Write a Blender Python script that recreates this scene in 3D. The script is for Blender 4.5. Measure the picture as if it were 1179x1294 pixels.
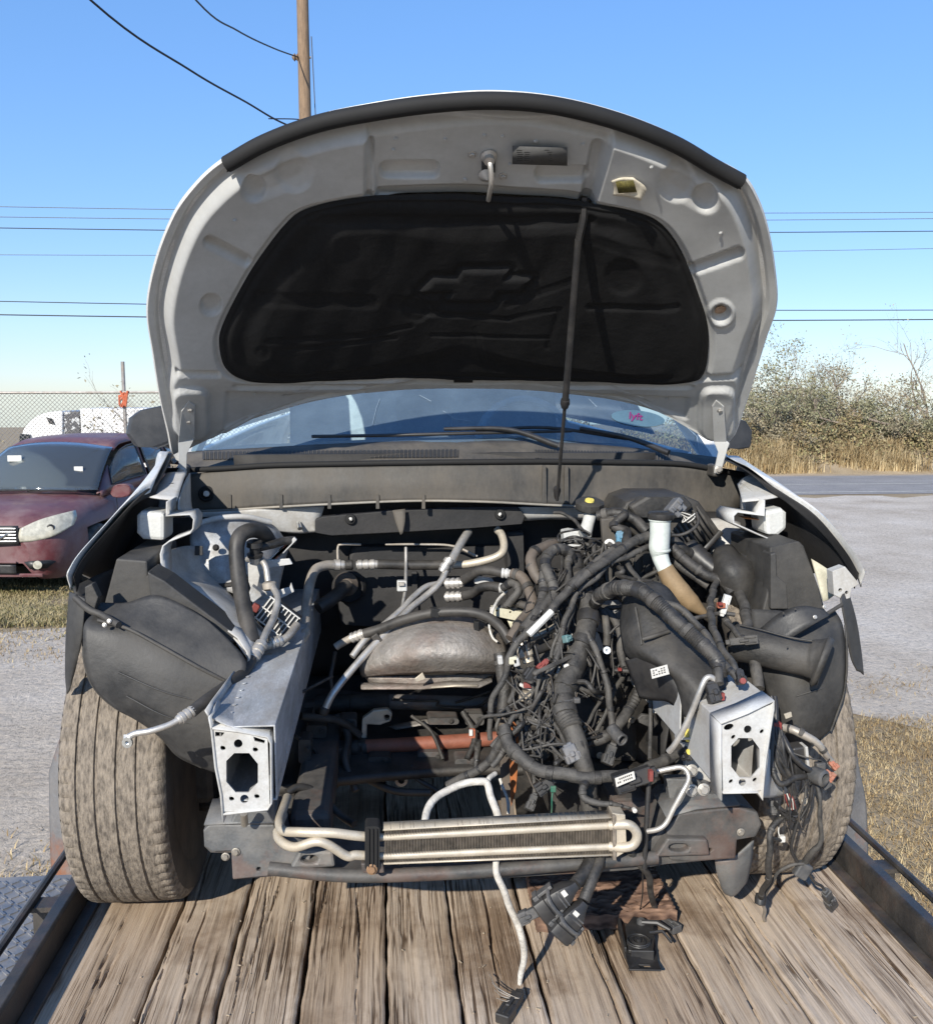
import bpy, bmesh, math, random
import numpy as np
from mathutils import Vector, Matrix
from mathutils.geometry import tessellate_polygon
random.seed(7); np.random.seed(7)
R = math.radians
scene = bpy.context.scene
for o in list(bpy.data.objects): bpy.data.objects.remove(o)
COL = scene.collection

# ------------------------------------------------------------ camera, sky, sun, exposure
DECK = 0.825                                 # height of the trailer deck above the ground
CAM = Vector((-0.19, -2.40, 2.08)); FOC = 1200.0; YAW = R(5.0); PITCH = math.atan(152/1200)
cd = bpy.data.cameras.new('camera'); cam = bpy.data.objects.new('camera', cd); COL.objects.link(cam)
cam.location = CAM; cam.rotation_euler = (R(90)-PITCH, 0, -YAW)
cd.sensor_fit = 'HORIZONTAL'; cd.sensor_width = 36.0; cd.lens = 36.0*FOC/1179.0
cd.clip_start = 0.05; cd.clip_end = 3000
scene.camera = cam

SUN_EL, SUN_AZ = R(29), R(27)                # the sun stands behind the camera, to its left
w = bpy.data.worlds.new('World'); scene.world = w; w.use_nodes = True
nt = w.node_tree; nt.nodes.clear()
sky = nt.nodes.new('ShaderNodeTexSky'); sky.sky_type = 'NISHITA'; sky.sun_disc = False
sky.sun_elevation = SUN_EL; sky.sun_rotation = math.pi+SUN_AZ
sky.air_density = 1.0; sky.dust_density = 0.0; sky.ozone_density = 3.0; sky.altitude = 0
gam = nt.nodes.new('ShaderNodeGamma'); gam.inputs[1].default_value = 0.5            # a phone's soft sky gradient
hsv = nt.nodes.new('ShaderNodeHueSaturation'); hsv.inputs['Saturation'].default_value = 1.55
wb = nt.nodes.new('ShaderNodeMix'); wb.data_type = 'RGBA'; wb.blend_type = 'MULTIPLY'; wb.inputs[0].default_value = 1; wb.inputs[7].default_value = (1.06, 1.25, 1.64, 1)
nt.links.new(sky.outputs[0], gam.inputs[0]); nt.links.new(gam.outputs[0], hsv.inputs['Color']); nt.links.new(hsv.outputs[0], wb.inputs[6])
bg = nt.nodes.new('ShaderNodeBackground'); bg.inputs[1].default_value = 0.15
wo = nt.nodes.new('ShaderNodeOutputWorld')
nt.links.new(wb.outputs[2], bg.inputs[0]); nt.links.new(bg.outputs[0], wo.inputs[0])
sd = bpy.data.lights.new('sun', 'SUN'); sd.energy = 3.8; sd.angle = R(0.55); sd.color = (1.0, 0.94, 0.83)
sun = bpy.data.objects.new('sun', sd); COL.objects.link(sun)
tosun = Vector((-math.sin(SUN_AZ)*math.cos(SUN_EL), -math.cos(SUN_AZ)*math.cos(SUN_EL), math.sin(SUN_EL)))
sun.rotation_euler = tosun.to_track_quat('Z', 'Y').to_euler(); sun.location = (-4, -8, 8)
vs = scene.view_settings; vs.view_transform = 'Standard'; vs.look = 'None'; vs.gamma = 1; vs.exposure = 0.85
scene.render.engine = 'CYCLES'; scene.cycles.max_bounces = 8; scene.cycles.transparent_max_bounces = 12
scene.cycles.use_denoising = True

# ------------------------------------------------------------ measuring from the photograph: a pixel and a distance give a point
_r = Vector((math.cos(YAW), -math.sin(YAW), 0)); _h = Vector((math.sin(YAW), math.cos(YAW), 0))
_f = _h*math.cos(PITCH)+Vector((0, 0, -math.sin(PITCH))); _u = _r.cross(_f)
def ray(x, y): return _r*((x-589.5)/FOC)+_u*((647-y)/FOC)+_f
def P(x, y, Y): d = ray(x, y); return CAM+d*((Y-CAM.y)/d.y)
def PZ(x, y, Z): d = ray(x, y); return CAM+d*((Z-CAM.z)/d.z)
def PX(x, y, X): d = ray(x, y); return CAM+d*((X-CAM.x)/d.x)
def pxm(Y): return (Y-CAM.y)/FOC             # metres per photo pixel at that distance
V = Vector

# ------------------------------------------------------------ materials
MATS = {}
def mat(name, col, rough=0.6, metal=0.0, var=0.25, scale=12.0, dust=0.0, dcol=(0.36, 0.30, 0.23), dscale=9.0,
        up=0.0, bump=0.0, bscale=150.0, spec=0.5, coat=0.0, stretch=None, rust=0.0, speck=0.14):
    if name in MATS: return MATS[name]
    m = bpy.data.materials.new(name); MATS[name] = m; m.use_nodes = True
    n = m.node_tree.nodes; L = m.node_tree.links; b = n['Principled BSDF']
    b.inputs['Roughness'].default_value = rough; b.inputs['Metallic'].default_value = metal
    b.inputs['Specular IOR Level'].default_value = spec; b.inputs['Coat Weight'].default_value = coat
    tc = n.new('ShaderNodeTexCoord'); src = tc.outputs['Object']
    if stretch:
        mp = n.new('ShaderNodeMapping'); mp.inputs['Scale'].default_value = stretch
        L.new(src, mp.inputs[0]); src = mp.outputs[0]
    def noise(sc, det=6, rg=0.6):
        t = n.new('ShaderNodeTexNoise'); t.inputs['Scale'].default_value = sc; t.inputs['Detail'].default_value = det
        t.inputs['Roughness'].default_value = rg; L.new(src, t.inputs['Vector']); return t.outputs['Fac']
    def ramp(v, a, c):
        t = n.new('ShaderNodeMapRange'); t.inputs[1].default_value = a; t.inputs[2].default_value = c
        L.new(v, t.inputs[0]); return t.outputs[0]
    def mix(fac, A, B):
        t = n.new('ShaderNodeMix'); t.data_type = 'RGBA'
        if isinstance(fac, float): t.inputs[0].default_value = fac
        else: L.new(fac, t.inputs[0])
        for i, q in ((6, A), (7, B)):
            if isinstance(q, tuple): t.inputs[i].default_value = (*q, 1)
            else: L.new(q, t.inputs[i])
        return t.outputs[2]
    def mth(op, a, c):
        t = n.new('ShaderNodeMath'); t.operation = op; t.use_clamp = True
        for i, q in ((0, a), (1, c)):
            if isinstance(q, (int, float)): t.inputs[i].default_value = q
            else: L.new(q, t.inputs[i])
        return t.outputs[0]
    lo = tuple(max(0, c*(1-var)) for c in col); hi = tuple(min(1, c*(1+var)) for c in col)
    c = mix(ramp(noise(scale), 0.3, 0.7), lo, hi)
    sk_ = n.new('ShaderNodeMapRange'); sk_.inputs[1].default_value = .3; sk_.inputs[2].default_value = .7; sk_.inputs[3].default_value = 1-speck; sk_.inputs[4].default_value = 1+speck
    L.new(noise(scale*14, 4, .7), sk_.inputs[0]); ms = n.new('ShaderNodeMix'); ms.data_type = 'RGBA'; ms.blend_type = 'MULTIPLY'; ms.inputs[0].default_value = 1; L.new(c, ms.inputs[6]); L.new(sk_.outputs[0], ms.inputs[7]); c = ms.outputs[2]
    if rust: c = mix(mth('MULTIPLY', ramp(noise(scale*0.7, 8, 0.7), 0.5, 0.62), rust), c, (0.20, 0.075, 0.035))
    if dust or up:
        f = mth('MULTIPLY', ramp(noise(dscale, 8, 0.68), 0.38, 0.66), dust)
        if up:
            g = n.new('ShaderNodeNewGeometry'); sp = n.new('ShaderNodeSeparateXYZ'); L.new(g.outputs['Normal'], sp.inputs[0])
            q = mth('MULTIPLY', ramp(sp.outputs[2], 0.1, 0.9), up)
            q = mth('MULTIPLY', q, ramp(noise(dscale*3, 6), 0.25, 0.6)); f = mth('MAXIMUM', f, q)
        c = mix(f, c, dcol)
        rr = n.new('ShaderNodeMapRange'); rr.inputs[3].default_value = rough; rr.inputs[4].default_value = max(rough, 0.85)
        L.new(f, rr.inputs[0]); L.new(rr.outputs[0], b.inputs['Roughness'])
        if metal:
            rm = n.new('ShaderNodeMapRange'); rm.inputs[3].default_value = metal; rm.inputs[4].default_value = 0
            L.new(f, rm.inputs[0]); L.new(rm.outputs[0], b.inputs['Metallic'])
    L.new(c, b.inputs['Base Color'])
    if bump:
        bp = n.new('ShaderNodeBump'); bp.inputs['Strength'].default_value = bump; bp.inputs['Distance'].default_value = 0.01
        L.new(noise(bscale, 8, 0.65), bp.inputs['Height']); L.new(bp.outputs[0], b.inputs['Normal'])
    return m

m_white = mat('white_paint', (0.60, 0.60, 0.585), 0.35, dust=0.35, var=0.06, coat=0.2)
m_prime = mat('white_inner_paint', (0.455, 0.46, 0.455), 0.36, var=0.07, scale=4, dust=0.6, dcol=(0.33, 0.325, 0.31), dscale=5, bump=0.02, bscale=40, speck=.05)
m_steelw = mat('white_coated_steel', (0.50, 0.505, 0.50), 0.45, var=0.14, dust=0.7, dcol=(0.24, 0.215, 0.18), dscale=12, rust=.10, speck=.12, bump=0.06, bscale=60)
m_railgrey = mat('grey_coated_steel', (0.42, 0.44, 0.46), 0.40, metal=0.25, var=0.3, scale=18, dust=0.75, dcol=(0.20, 0.18, 0.155), dscale=13, bump=0.15, bscale=70, stretch=(1, .35, 1), speck=.2, rust=.12)
m_pad = mat('black_felt', (0.0085, 0.0087, 0.0095), 0.75, var=0.25, scale=7, dust=0.10, dcol=(0.04, 0.037, 0.034), bump=0.22, bscale=30, spec=0.25)
m_seal = mat('black_rubber', (0.006, 0.006, 0.0065), 0.8, var=0.2, dust=0.10, dcol=(.03, .028, .025))
m_plas = mat('dusty_black_plastic', (0.017, 0.0168, 0.0165), 0.55, var=0.35, speck=0.3, dust=0.6, dcol=(0.095, 0.086, 0.075), dscale=7, up=0.3, bump=0.28, bscale=38)
m_liner = mat('grey_black_liner_plastic', (0.021, 0.021, 0.0215), 0.5, var=0.35, scale=6, dust=0.7, dcol=(0.080, 0.075, 0.068), dscale=5, bump=0.14, bscale=45, speck=0.25)
m_cowl = mat('weathered_cowl_plastic', (0.040, 0.038, 0.035), 0.6, var=0.35, scale=9, speck=0.25, dust=0.75, dcol=(0.115, 0.10, 0.082), dscale=6, up=0.3, bump=0.06, bscale=80, stretch=(1, 1, .5))
m_black = mat('black_plastic', (0.018, 0.018, 0.019), 0.42, var=0.2, dust=0.16, dcol=(0.13, 0.115, 0.10), dscale=20)
m_loom = mat('dusty_loom_tape', (0.026, 0.025, 0.024), 0.6, var=0.45, scale=40, speck=0.3, dust=0.65, dcol=(0.125, 0.115, 0.102), dscale=22, up=0.3, bump=0.25, bscale=120)
m_loomd = mat('dark_loom_tape', (0.016, 0.0155, 0.015), 0.5, var=0.4, scale=40, dust=0.5, dcol=(0.10, 0.09, 0.08), dscale=25, bump=0.25, bscale=120)
m_hose = mat('rubber_hose', (0.020, 0.0195, 0.019), 0.48, var=0.3, dust=0.5, dcol=(0.10, 0.088, 0.075), dscale=12, up=0.25)
m_hoseb = mat('brownish_hose', (0.085, 0.068, 0.055), 0.6, var=0.3, dust=0.45, dcol=(0.19, 0.16, 0.13), dscale=15)
m_alu = mat('dull_aluminium', (0.52, 0.50, 0.47), 0.38, metal=0.75, var=0.2, scale=25, dust=0.35, dcol=(0.30, 0.26, 0.21), dscale=20)
m_aludirty = mat('dirty_aluminium', (0.40, 0.37, 0.33), 0.45, metal=0.6, var=0.3, scale=18, dust=0.65, dcol=(0.24, 0.20, 0.155), dscale=12, bump=0.1)
m_heat = mat('heat_shield', (0.30, 0.28, 0.26), 0.48, metal=0.5, var=0.4, scale=8, dust=0.85, dcol=(0.115, 0.095, 0.075), dscale=6, rust=0.3, bump=0.8, bscale=26)
m_cooler = mat('cooler_aluminium', (0.50, 0.45, 0.37), 0.42, metal=0.45, var=0.2, scale=20, dust=0.5, dcol=(0.34, 0.28, 0.20), dscale=14)
m_fin = mat('cooler_fins', (0.19, 0.165, 0.135), 0.55, metal=0.4, var=0.4, scale=60, dust=0.4, dcol=(0.25, 0.2, 0.15), dscale=30)
m_cream = mat('cream_plastic', (0.52, 0.50, 0.38), 0.5, var=0.1, dust=0.4)
m_whitep = mat('white_plastic', (0.50, 0.51, 0.50), 0.4, var=0.06, dust=0.25, dcol=(.42, .38, .32))
m_neck = mat('white_reservoir_plastic', (0.52, 0.56, 0.53), 0.45, var=0.06, scale=5, dust=0.25, dcol=(.42, .42, .36), dscale=6)
m_mud = mat('muddy_reservoir_plastic', (0.20, 0.135, 0.07), 0.65, var=0.25, scale=10, dust=0.4, dcol=(0.26, 0.19, 0.11))
m_engine = mat('dark_cast_metal', (0.030, 0.029, 0.028), 0.55, metal=0.3, var=0.4, scale=20, dust=0.4, dcol=(0.10, 0.085, 0.07), dscale=15, bump=0.2)
m_firewall = mat('black_firewall_mat', (0.014, 0.014, 0.015), 0.7, var=0.3, dust=0.22, dcol=(0.06, 0.052, 0.045), dscale=6, bump=0.15, bscale=40)
m_rusted = mat('rust_red_steel', (0.20, 0.062, 0.035), 0.62, var=0.25, scale=30, dust=0.25, dcol=(.26, .15, .10), bump=0.12)
m_frame = mat('black_chassis_paint', (0.032, 0.033, 0.034), 0.45, var=0.3, dust=0.5, dcol=(0.15, 0.135, 0.12), dscale=10, up=0.45, rust=0.25, bump=0.12)
m_frameg = mat('grey_dusty_chassis', (0.10, 0.103, 0.105), 0.48, metal=0.15, var=0.3, dust=0.6, dcol=(0.22, 0.20, 0.175), dscale=9, up=0.4, rust=0.3, bump=0.15)
m_bolt = mat('bolt_steel', (0.35, 0.33, 0.29), 0.42, metal=0.8, var=0.3, dust=0.4, rust=0.3)
m_red = mat('red_plastic', (0.20, 0.025, 0.02), 0.6, dust=0.4, dcol=(.12, .09, .08)); m_orange = mat('orange_plastic', (0.30, 0.065, 0.025), 0.6, dust=0.35)
m_teal = mat('teal_plastic', (0.025, 0.15, 0.18), 0.5, dust=0.4); m_blue = mat('light_blue_plastic', (0.05, 0.20, 0.32), 0.5, dust=.3)
m_yellow = mat('yellow_plastic', (0.62, 0.52, 0.10), 0.5, dust=0.2); m_green = mat('green_plastic', (0.025, 0.13, 0.085), 0.5, dust=.4)
m_conn = mat('grey_black_connector', (0.045, 0.047, 0.050), 0.5, var=0.2, dust=0.45, dcol=(.17, .155, .14), dscale=40)
m_wirew = mat('whitish_taped_wire', (0.50, 0.48, 0.44), 0.6, var=0.25, scale=60, dust=0.3, bump=0.4, bscale=150)
m_chrome = mat('bright_metal', (0.7, 0.7, 0.68), 0.25, metal=0.95, var=0.1)
m_label = mat('white_paper_label', (0.55, 0.54, 0.51), 0.6, var=0.05, dust=0.2)
m_ink = mat('black_print', (0.03, 0.03, 0.03), 0.6)

# ------------------------------------------------------------ object helpers
def world_of(o): return Matrix.Translation(o.location) if o.type == 'EMPTY' else Matrix.Identity(4)
def link(o, parent=None):
    COL.objects.link(o)
    if parent is not None:
        o.parent = parent; o.matrix_parent_inverse = world_of(parent).inverted()
    return o
def tag(o, label, cat=None, group=None, kind=None):
    if label: o['label'] = label
    if cat: o['category'] = cat
    if group: o['group'] = group
    if kind: o['kind'] = kind
    return o
def thing(name, loc, label, cat, group=None):
    o = bpy.data.objects.new(name, None); o.empty_display_size = 0.1; COL.objects.link(o); o.location = loc
    return tag(o, label, cat, group)
def mesh_of(name, vs_, fs, m, smooth=True, sharp=35):
    me = bpy.data.meshes.new(name); me.from_pydata([tuple(v) for v in vs_], [], fs); me.update()
    if smooth and len(me.polygons):
        me.polygons.foreach_set('use_smooth', [True]*len(me.polygons)); me.set_sharp_from_angle(angle=R(sharp))
    for q in (m if isinstance(m, (list, tuple)) else [m]): me.materials.append(q)
    return me
def mk(name, vs_, fs, m, parent=None, smooth=True, bevel=0.0, solid=0.0, sub=0, sharp=35, off=0, seg=2):
    me = mesh_of(name, vs_, fs, m, smooth, sharp)
    o = link(bpy.data.objects.new(name, me), parent)
    if solid: s = o.modifiers.new('s', 'SOLIDIFY'); s.thickness = solid; s.offset = off
    if bevel:
        b = o.modifiers.new('b', 'BEVEL'); b.width = bevel; b.segments = seg; b.limit_method = 'ANGLE'; b.angle_limit = R(40)
        if smooth: me.set_sharp_from_angle(angle=R(80))
    if sub: s = o.modifiers.new('u', 'SUBSURF'); s.levels = sub; s.render_levels = sub
    return o
class MB:
    """collects shapes that belong to one piece"""
    def __init__(s): s.v = []; s.f = []
    def add(s, v, f): k = len(s.v); s.v += [V(p) for p in v]; s.f += [tuple(i+k for i in q) for q in f]; return s
    def box(s, c, size, rot=None):
        c = V(c); h = [x/2 for x in size]; M_ = rot.to_3x3() if rot else Matrix.Identity(3)
        v = [c+M_ @ V((sx*h[0], sy*h[1], sz*h[2])) for sx in (-1, 1) for sy in (-1, 1) for sz in (-1, 1)]
        return s.add(v, [(0, 1, 3, 2), (4, 6, 7, 5), (0, 4, 5, 1), (2, 3, 7, 6), (0, 2, 6, 4), (1, 5, 7, 3)])
    def tube(s, pts, r, n=8, cap=True, corr=None, closed=False):
        v, f = tube_geo(pts, r, n, cap, corr, closed); return s.add(v, f)
    def lathe(s, base, axis, prof, n=20):
        base = V(base); ax = V(axis).normalized(); e1 = ax.orthogonal().normalized(); e2 = ax.cross(e1); v = []; f = []
        for (r, h) in prof:
            for k in range(n): a = 2*math.pi*k/n; v.append(base+ax*h+(e1*math.cos(a)+e2*math.sin(a))*r)
        for i in range(len(prof)-1):
            for k in range(n): k2 = (k+1) % n; f.append((i*n+k, i*n+k2, (i+1)*n+k2, (i+1)*n+k))
        if prof[0][0] > 1e-6: f.append(tuple(range(n-1, -1, -1)))
        if prof[-1][0] > 1e-6: f.append(tuple(range((len(prof)-1)*n, len(prof)*n)))
        return s.add(v, f)
    def done(s, name, m, parent=None, **k): return mk(name, s.v, s.f, m, parent, **k)
def catmull(pts, n=8):
    pts = [V(p) for p in pts]
    if len(pts) < 3: return [pts[0].lerp(pts[1], i/n) for i in range(n+1)] if n > 1 else pts
    q = [pts[0]*2-pts[1]]+pts+[pts[-1]*2-pts[-2]]; out = []
    for i in range(1, len(q)-2):
        a, b, c, d = q[i-1:i+3]
        for k in range(n):
            t = k/n; out.append(((b*2)+(c-a)*t+(a*2-b*5+c*4-d)*t*t+(b*3-a-c*3+d)*t**3)*0.5)
    out.append(pts[-1]); return out
def resample(pts, step):
    L = [0]
    for a, b in zip(pts, pts[1:]): L.append(L[-1]+(b-a).length)
    n = max(2, int(L[-1]/step)); out = []; j = 0
    for i in range(n+1):
        d = L[-1]*i/n
        while j < len(L)-2 and L[j+1] < d: j += 1
        t = (d-L[j])/max(1e-9, L[j+1]-L[j]); out.append(pts[j].lerp(pts[j+1], t))
    return out
def tube_geo(pts, r, n=8, cap=True, corr=None, closed=False):
    pts = [V(p) for p in pts]
    if corr: pts = resample(pts, corr[0]/2)
    N = len(pts); v = []; f = []
    t0 = (pts[1]-pts[0]).normalized(); e = t0.orthogonal().normalized()
    for i in range(N):
        t = (pts[min(i+1, N-1)]-pts[max(i-1, 0)])
        if t.length < 1e-9: t = t0
        t = t.normalized(); e = (e-t*e.dot(t))
        e = e.normalized() if e.length > 1e-6 else t.orthogonal().normalized()
        b = t.cross(e)
        if callable(r): rr = r(i/(N-1))
        elif isinstance(r, (list, tuple)):
            q = i/(N-1)*(len(r)-1); a = min(int(q), len(r)-2); rr = r[a]+(r[a+1]-r[a])*(q-a)
        else: rr = r
        if corr: rr *= 1+(corr[1] if i % 2 else -corr[1])
        for k in range(n): a = 2*math.pi*k/n; v.append(pts[i]+(e*math.cos(a)+b*math.sin(a))*rr)
    for i in range(N-1):
        for k in range(n): k2 = (k+1) % n; f.append((i*n+k, i*n+k2, (i+1)*n+k2, (i+1)*n+k))
    if cap: f.append(tuple(range(n-1, -1, -1))); f.append(tuple(range((N-1)*n, N*n)))
    return v, f
def tube(name, pts, rpx, m, parent, n=9, seg=7, corr=None, straight=False, hollow=False, wob=0.0):
    """a pipe, hose or wire: pts are (x, y, Y) in the photograph and rpx its radius in photo pixels, made real at that distance"""
    w3 = [P(*p) if not isinstance(p, Vector) else p for p in pts]
    Y = sum(p.y for p in w3)/len(w3); r = rpx*pxm(Y) if not isinstance(rpx, (list, tuple)) else [q*pxm(Y) for q in rpx]
    path = w3 if straight else catmull(w3, seg)
    if wob:
        ph = [random.random()*6 for _ in range(3)]; L = 0; q = []
        for i, p in enumerate(path):
            if i: L += (p-path[i-1]).length
            q.append(p+V((math.sin(L*70+ph[0]), math.sin(L*55+ph[1]), math.sin(L*63+ph[2])))*wob)
        path = q
    v, f = tube_geo(path, r, n, not hollow, corr)
    if hollow:
        return mk(name, v, f, m, parent, solid=(r if not isinstance(r, list) else r[0])*0.35, off=-1, sharp=50)
    return mk(name, v, f, m, parent, sharp=60)
def grid_faces(nr, nc, wrap=False):
    return [(i*nc+j, i*nc+(j+1) % nc, (i+1)*nc+(j+1) % nc, (i+1)*nc+j) for i in range(nr-1) for j in range(nc if wrap else nc-1)]
def loft(name, rows, m, parent, nu=6, nv=6, thick=0.003, px=True, off=0, bevel=0.0, sharp=40):
    """a curved panel through rows of points"""
    rows = [[P(*p) if (px and not isinstance(p, Vector)) else V(p) for p in r] for r in rows]
    rows = [catmull(r, nu) if nu > 1 else r for r in rows]
    cols = [catmull([r[j] for r in rows], nv) if nv > 1 else [r[j] for r in rows] for j in range(len(rows[0]))]
    nr, nc = len(cols[0]), len(cols)
    v = [cols[j][i] for i in range(nr) for j in range(nc)]
    return mk(name, v, grid_faces(nr, nc), m, parent, solid=thick, off=off, bevel=bevel, sharp=sharp)
def plate(name, outer, holes, fmap, depth, m, parent, bevel=0.0, smooth=False):
    """a flat piece with holes; fmap turns its 2D outline into points, depth is the vector to its back"""
    loops = [outer]+holes; flat = [p for l in loops for p in l]
    tris = tessellate_polygon([[V((p[0], p[1], 0)) for p in l] for l in loops])
    F = [fmap(*p) for p in flat]; n = len(F); depth = V(depth)
    v = F+[p+depth for p in F]; f = []
    for t in tris: f.append(tuple(t)); f.append(tuple(i+n for i in reversed(t)))
    k = 0
    for l in loops:
        for i in range(len(l)): a, b = k+i, k+(i+1) % len(l); f.append((a, b, b+n, a+n))
        k += len(l)
    o = mk(name, v, f, m, parent, smooth=smooth)
    bm = bmesh.new(); bm.from_mesh(o.data); bmesh.ops.recalc_face_normals(bm, faces=bm.faces); bm.to_mesh(o.data); bm.free()
    if bevel: b = o.modifiers.new('b', 'BEVEL'); b.width = bevel; b.segments = 2; b.limit_method = 'ANGLE'; b.angle_limit = R(50)
    return o
def extrude(name, poly, Y, back, m, parent, bevel=0.004, holes=(), dx=0, dz=0):
    """outline in photo pixels on the plane at distance Y, pushed straight back"""
    Yf = (lambda x, y: Y) if not callable(Y) else Y
    return plate(name, poly, list(holes), lambda x, y: P(x, y, Yf(x, y)), (dx, back, dz), m, parent, bevel, smooth=False)
def circ(cx, cy, r, n=14, ry=None, rot=0):
    ry = ry or r; o = []
    for i in range(n):
        a = 2*math.pi*i/n; x, y = r*math.cos(a), ry*math.sin(a)
        o.append((cx+x*math.cos(rot)-y*math.sin(rot), cy+x*math.sin(rot)+y*math.cos(rot)))
    return o
def rrect(x0, y0, x1, y1, r, n=4):
    o = []
    for cx, cy, a0 in ((x1-r, y0+r, -90), (x1-r, y1-r, 0), (x0+r, y1-r, 90), (x0+r, y0+r, 180)):
        for i in range(n+1): a = R(a0+90*i/n); o.append((cx+r*math.cos(a), cy+r*math.sin(a)))
    return o
_bolt = {}
def bolt(p, nrm, r, parent, m=None, name='bolt'):
    m = m or m_bolt; key = m.name
    if key not in _bolt:
        b = MB().lathe((0, 0, 0), (0, 0, 1), [(1.45, 0), (1.45, .18), (1.3, .25), (1.0, .25)], 14).lathe((0, 0, .2), (0, 0, 1), [(1, 0), (1, .6), (.85, .75), (0.0, .75)], 6)
        _bolt[key] = mesh_of('bolt', b.v, b.f, m, True, 30)
    o = bpy.data.objects.new(name, _bolt[key]); link(o, parent)
    o.location = p; o.scale = (r, r, r); o.rotation_euler = V(nrm).to_track_quat('Z', 'Y').to_euler(); return o
def frame3(d, up=(0, 0, 1)):
    d = V(d).normalized(); s = d.cross(V(up))
    s = s.normalized() if s.length > 1e-4 else d.orthogonal().normalized(); u = s.cross(d)
    return Matrix((s, d, u)).transposed()
def connector(a, b, wid, hgt, m, parent, name='plug', ribs=3, up=(0, -1, 0.3)):
    """a moulded plug from a (wire end) to b (mouth): body, raised ribs, latch and an open mouth"""
    a, b = V(a), V(b); d = b-a; L = d.length; F = frame3(d, up); mb = MB()
    def bx(c, s): mb.box(a+F @ V(c), s, F.to_4x4())
    bx((0, L*.35, 0), (wid*.8, L*.5, hgt*.8)); bx((0, L*.78, 0), (wid, L*.44, hgt))
    for i in range(ribs): x = wid*((i+.5)/ribs-.5); bx((x, L*.76, hgt*.55), (wid/ribs*.35, L*.36, hgt*.18))
    bx((0, L*.06, 0), (wid*.55, L*.18, hgt*.55)); bx((0, L*.55, hgt*.6), (wid*.3, L*.3, hgt*.25))
    return mb.done(name, m, parent, smooth=False, bevel=min(wid, hgt)*.08, seg=1)

# ============================================================ SETTING: ground, lot, road, bank
def zg(x, y):
    """ground height: level, a shallow dip under the maroon car, falling away beyond the fence and the road"""
    def s3(t): t = min(1, max(0, t)); return t*t*(3-2*t)
    z = -.12*s3((-x-2.2)/1.5)*s3((y-6.0)/2.0)
    if y > 19: z -= 2.4*s3((y-19)/9)*s3((4-x)/6)
    if y > 34: z -= .034*(y-34)
    return z
def soil(name, c1, c2, c3, sc, bumpv, fine=90):
    m = bpy.data.materials.new(name); m.use_nodes = True; n = m.node_tree.nodes; L = m.node_tree.links; b = n['Principled BSDF']
    b.inputs['Roughness'].default_value = 0.95; b.inputs['Specular IOR Level'].default_value = 0.15
    tc = n.new('ShaderNodeTexCoord')
    def nz(s, d=8, r=.65):
        t = n.new('ShaderNodeTexNoise'); t.inputs['Scale'].default_value = s; t.inputs['Detail'].default_value = d; t.inputs['Roughness'].default_value = r
        L.new(tc.outputs['Object'], t.inputs['Vector']); return t.outputs['Fac']
    def cr(v, pts):
        t = n.new('ShaderNodeValToRGB'); e = t.color_ramp.elements
        e[0].position, e[0].color = pts[0][0], (*pts[0][1], 1); e[1].position, e[1].color = pts[-1][0], (*pts[-1][1], 1)
        for p in pts[1:-1]: q = e.new(p[0]); q.color = (*p[1], 1)
        L.new(v, t.inputs[0]); return t.outputs[0]
    big = cr(nz(sc), [(.3, c1), (.52, c2), (.7, c3)]); fin = cr(nz(fine, 10, .8), [(.3, (.42, .42, .42)), (.5, (.95, .95, .95)), (.75, (1.25, 1.22, 1.18))])
    mx = n.new('ShaderNodeMix'); mx.data_type = 'RGBA'; mx.blend_type = 'MULTIPLY'; mx.inputs[0].default_value = 1
    L.new(big, mx.inputs[6]); L.new(fin, mx.inputs[7]); L.new(mx.outputs[2], b.inputs['Base Color'])
    bp = n.new('ShaderNodeBump'); bp.inputs['Strength'].default_value = bumpv; bp.inputs['Distance'].default_value = 0.03
    L.new(nz(fine*.5, 10, .75), bp.inputs['Height']); L.new(bp.outputs[0], b.inputs['Normal']); return m
m_dirt = soil('dry_soil', (.26, .195, .12), (.35, .275, .18), (.43, .35, .24), .9, .7, 40)
m_lot = soil('pale_caliche_gravel', (.42, .355, .285), (.56, .49, .41), (.64, .575, .50), .8, 1.0, 24)
m_asph = soil('worn_asphalt', (.24, .23, .225), (.28, .268, .26), (.32, .305, .295), 1.2, .2, 40)
m_shoul = soil('sandy_shoulder', (.34, .27, .19), (.42, .34, .25), (.48, .40, .31), 1.0, .5, 30)

xs = sorted(set([-1500, -600, -250, -100, -60]+list(np.arange(-40, 41, 1.0))+[60, 100, 250, 600, 1500]))
ys = sorted(set([-300, -100, -40, -20]+list(np.arange(-10, 61, 1.0))+[90, 150, 300, 700, 2000]))
v = [(x, y, zg(x, y)) for y in ys for x in xs]
g = mk('ground', v, grid_faces(len(ys), len(xs)), m_dirt); tag(g, 'dry tan earth around the lot', kind='structure')
def flat_sheet(name, edge, z, m):
    pts = [V((x, y, z)) for x, y in edge]; t = tessellate_polygon([pts]); o = mk(name, pts, [tuple(q) for q in t], m, smooth=False)
    bm = bmesh.new(); bm.from_mesh(o.data)
    for f_ in bm.faces:
        if f_.normal.z < 0: f_.normal_flip()
    bm.to_mesh(o.data); bm.free(); return o
def wavy(pts, amp=.25, step=.5):
    out = []
    for a, b in zip(pts, pts[1:]+pts[:1]):
        n_ = max(1, int(math.dist(a, b)/step))
        for i in range(n_): t = i/n_; out.append((a[0]+(b[0]-a[0])*t+random.uniform(-amp, amp), a[1]+(b[1]-a[1])*t+random.uniform(-amp, amp)))
    return out
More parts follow.
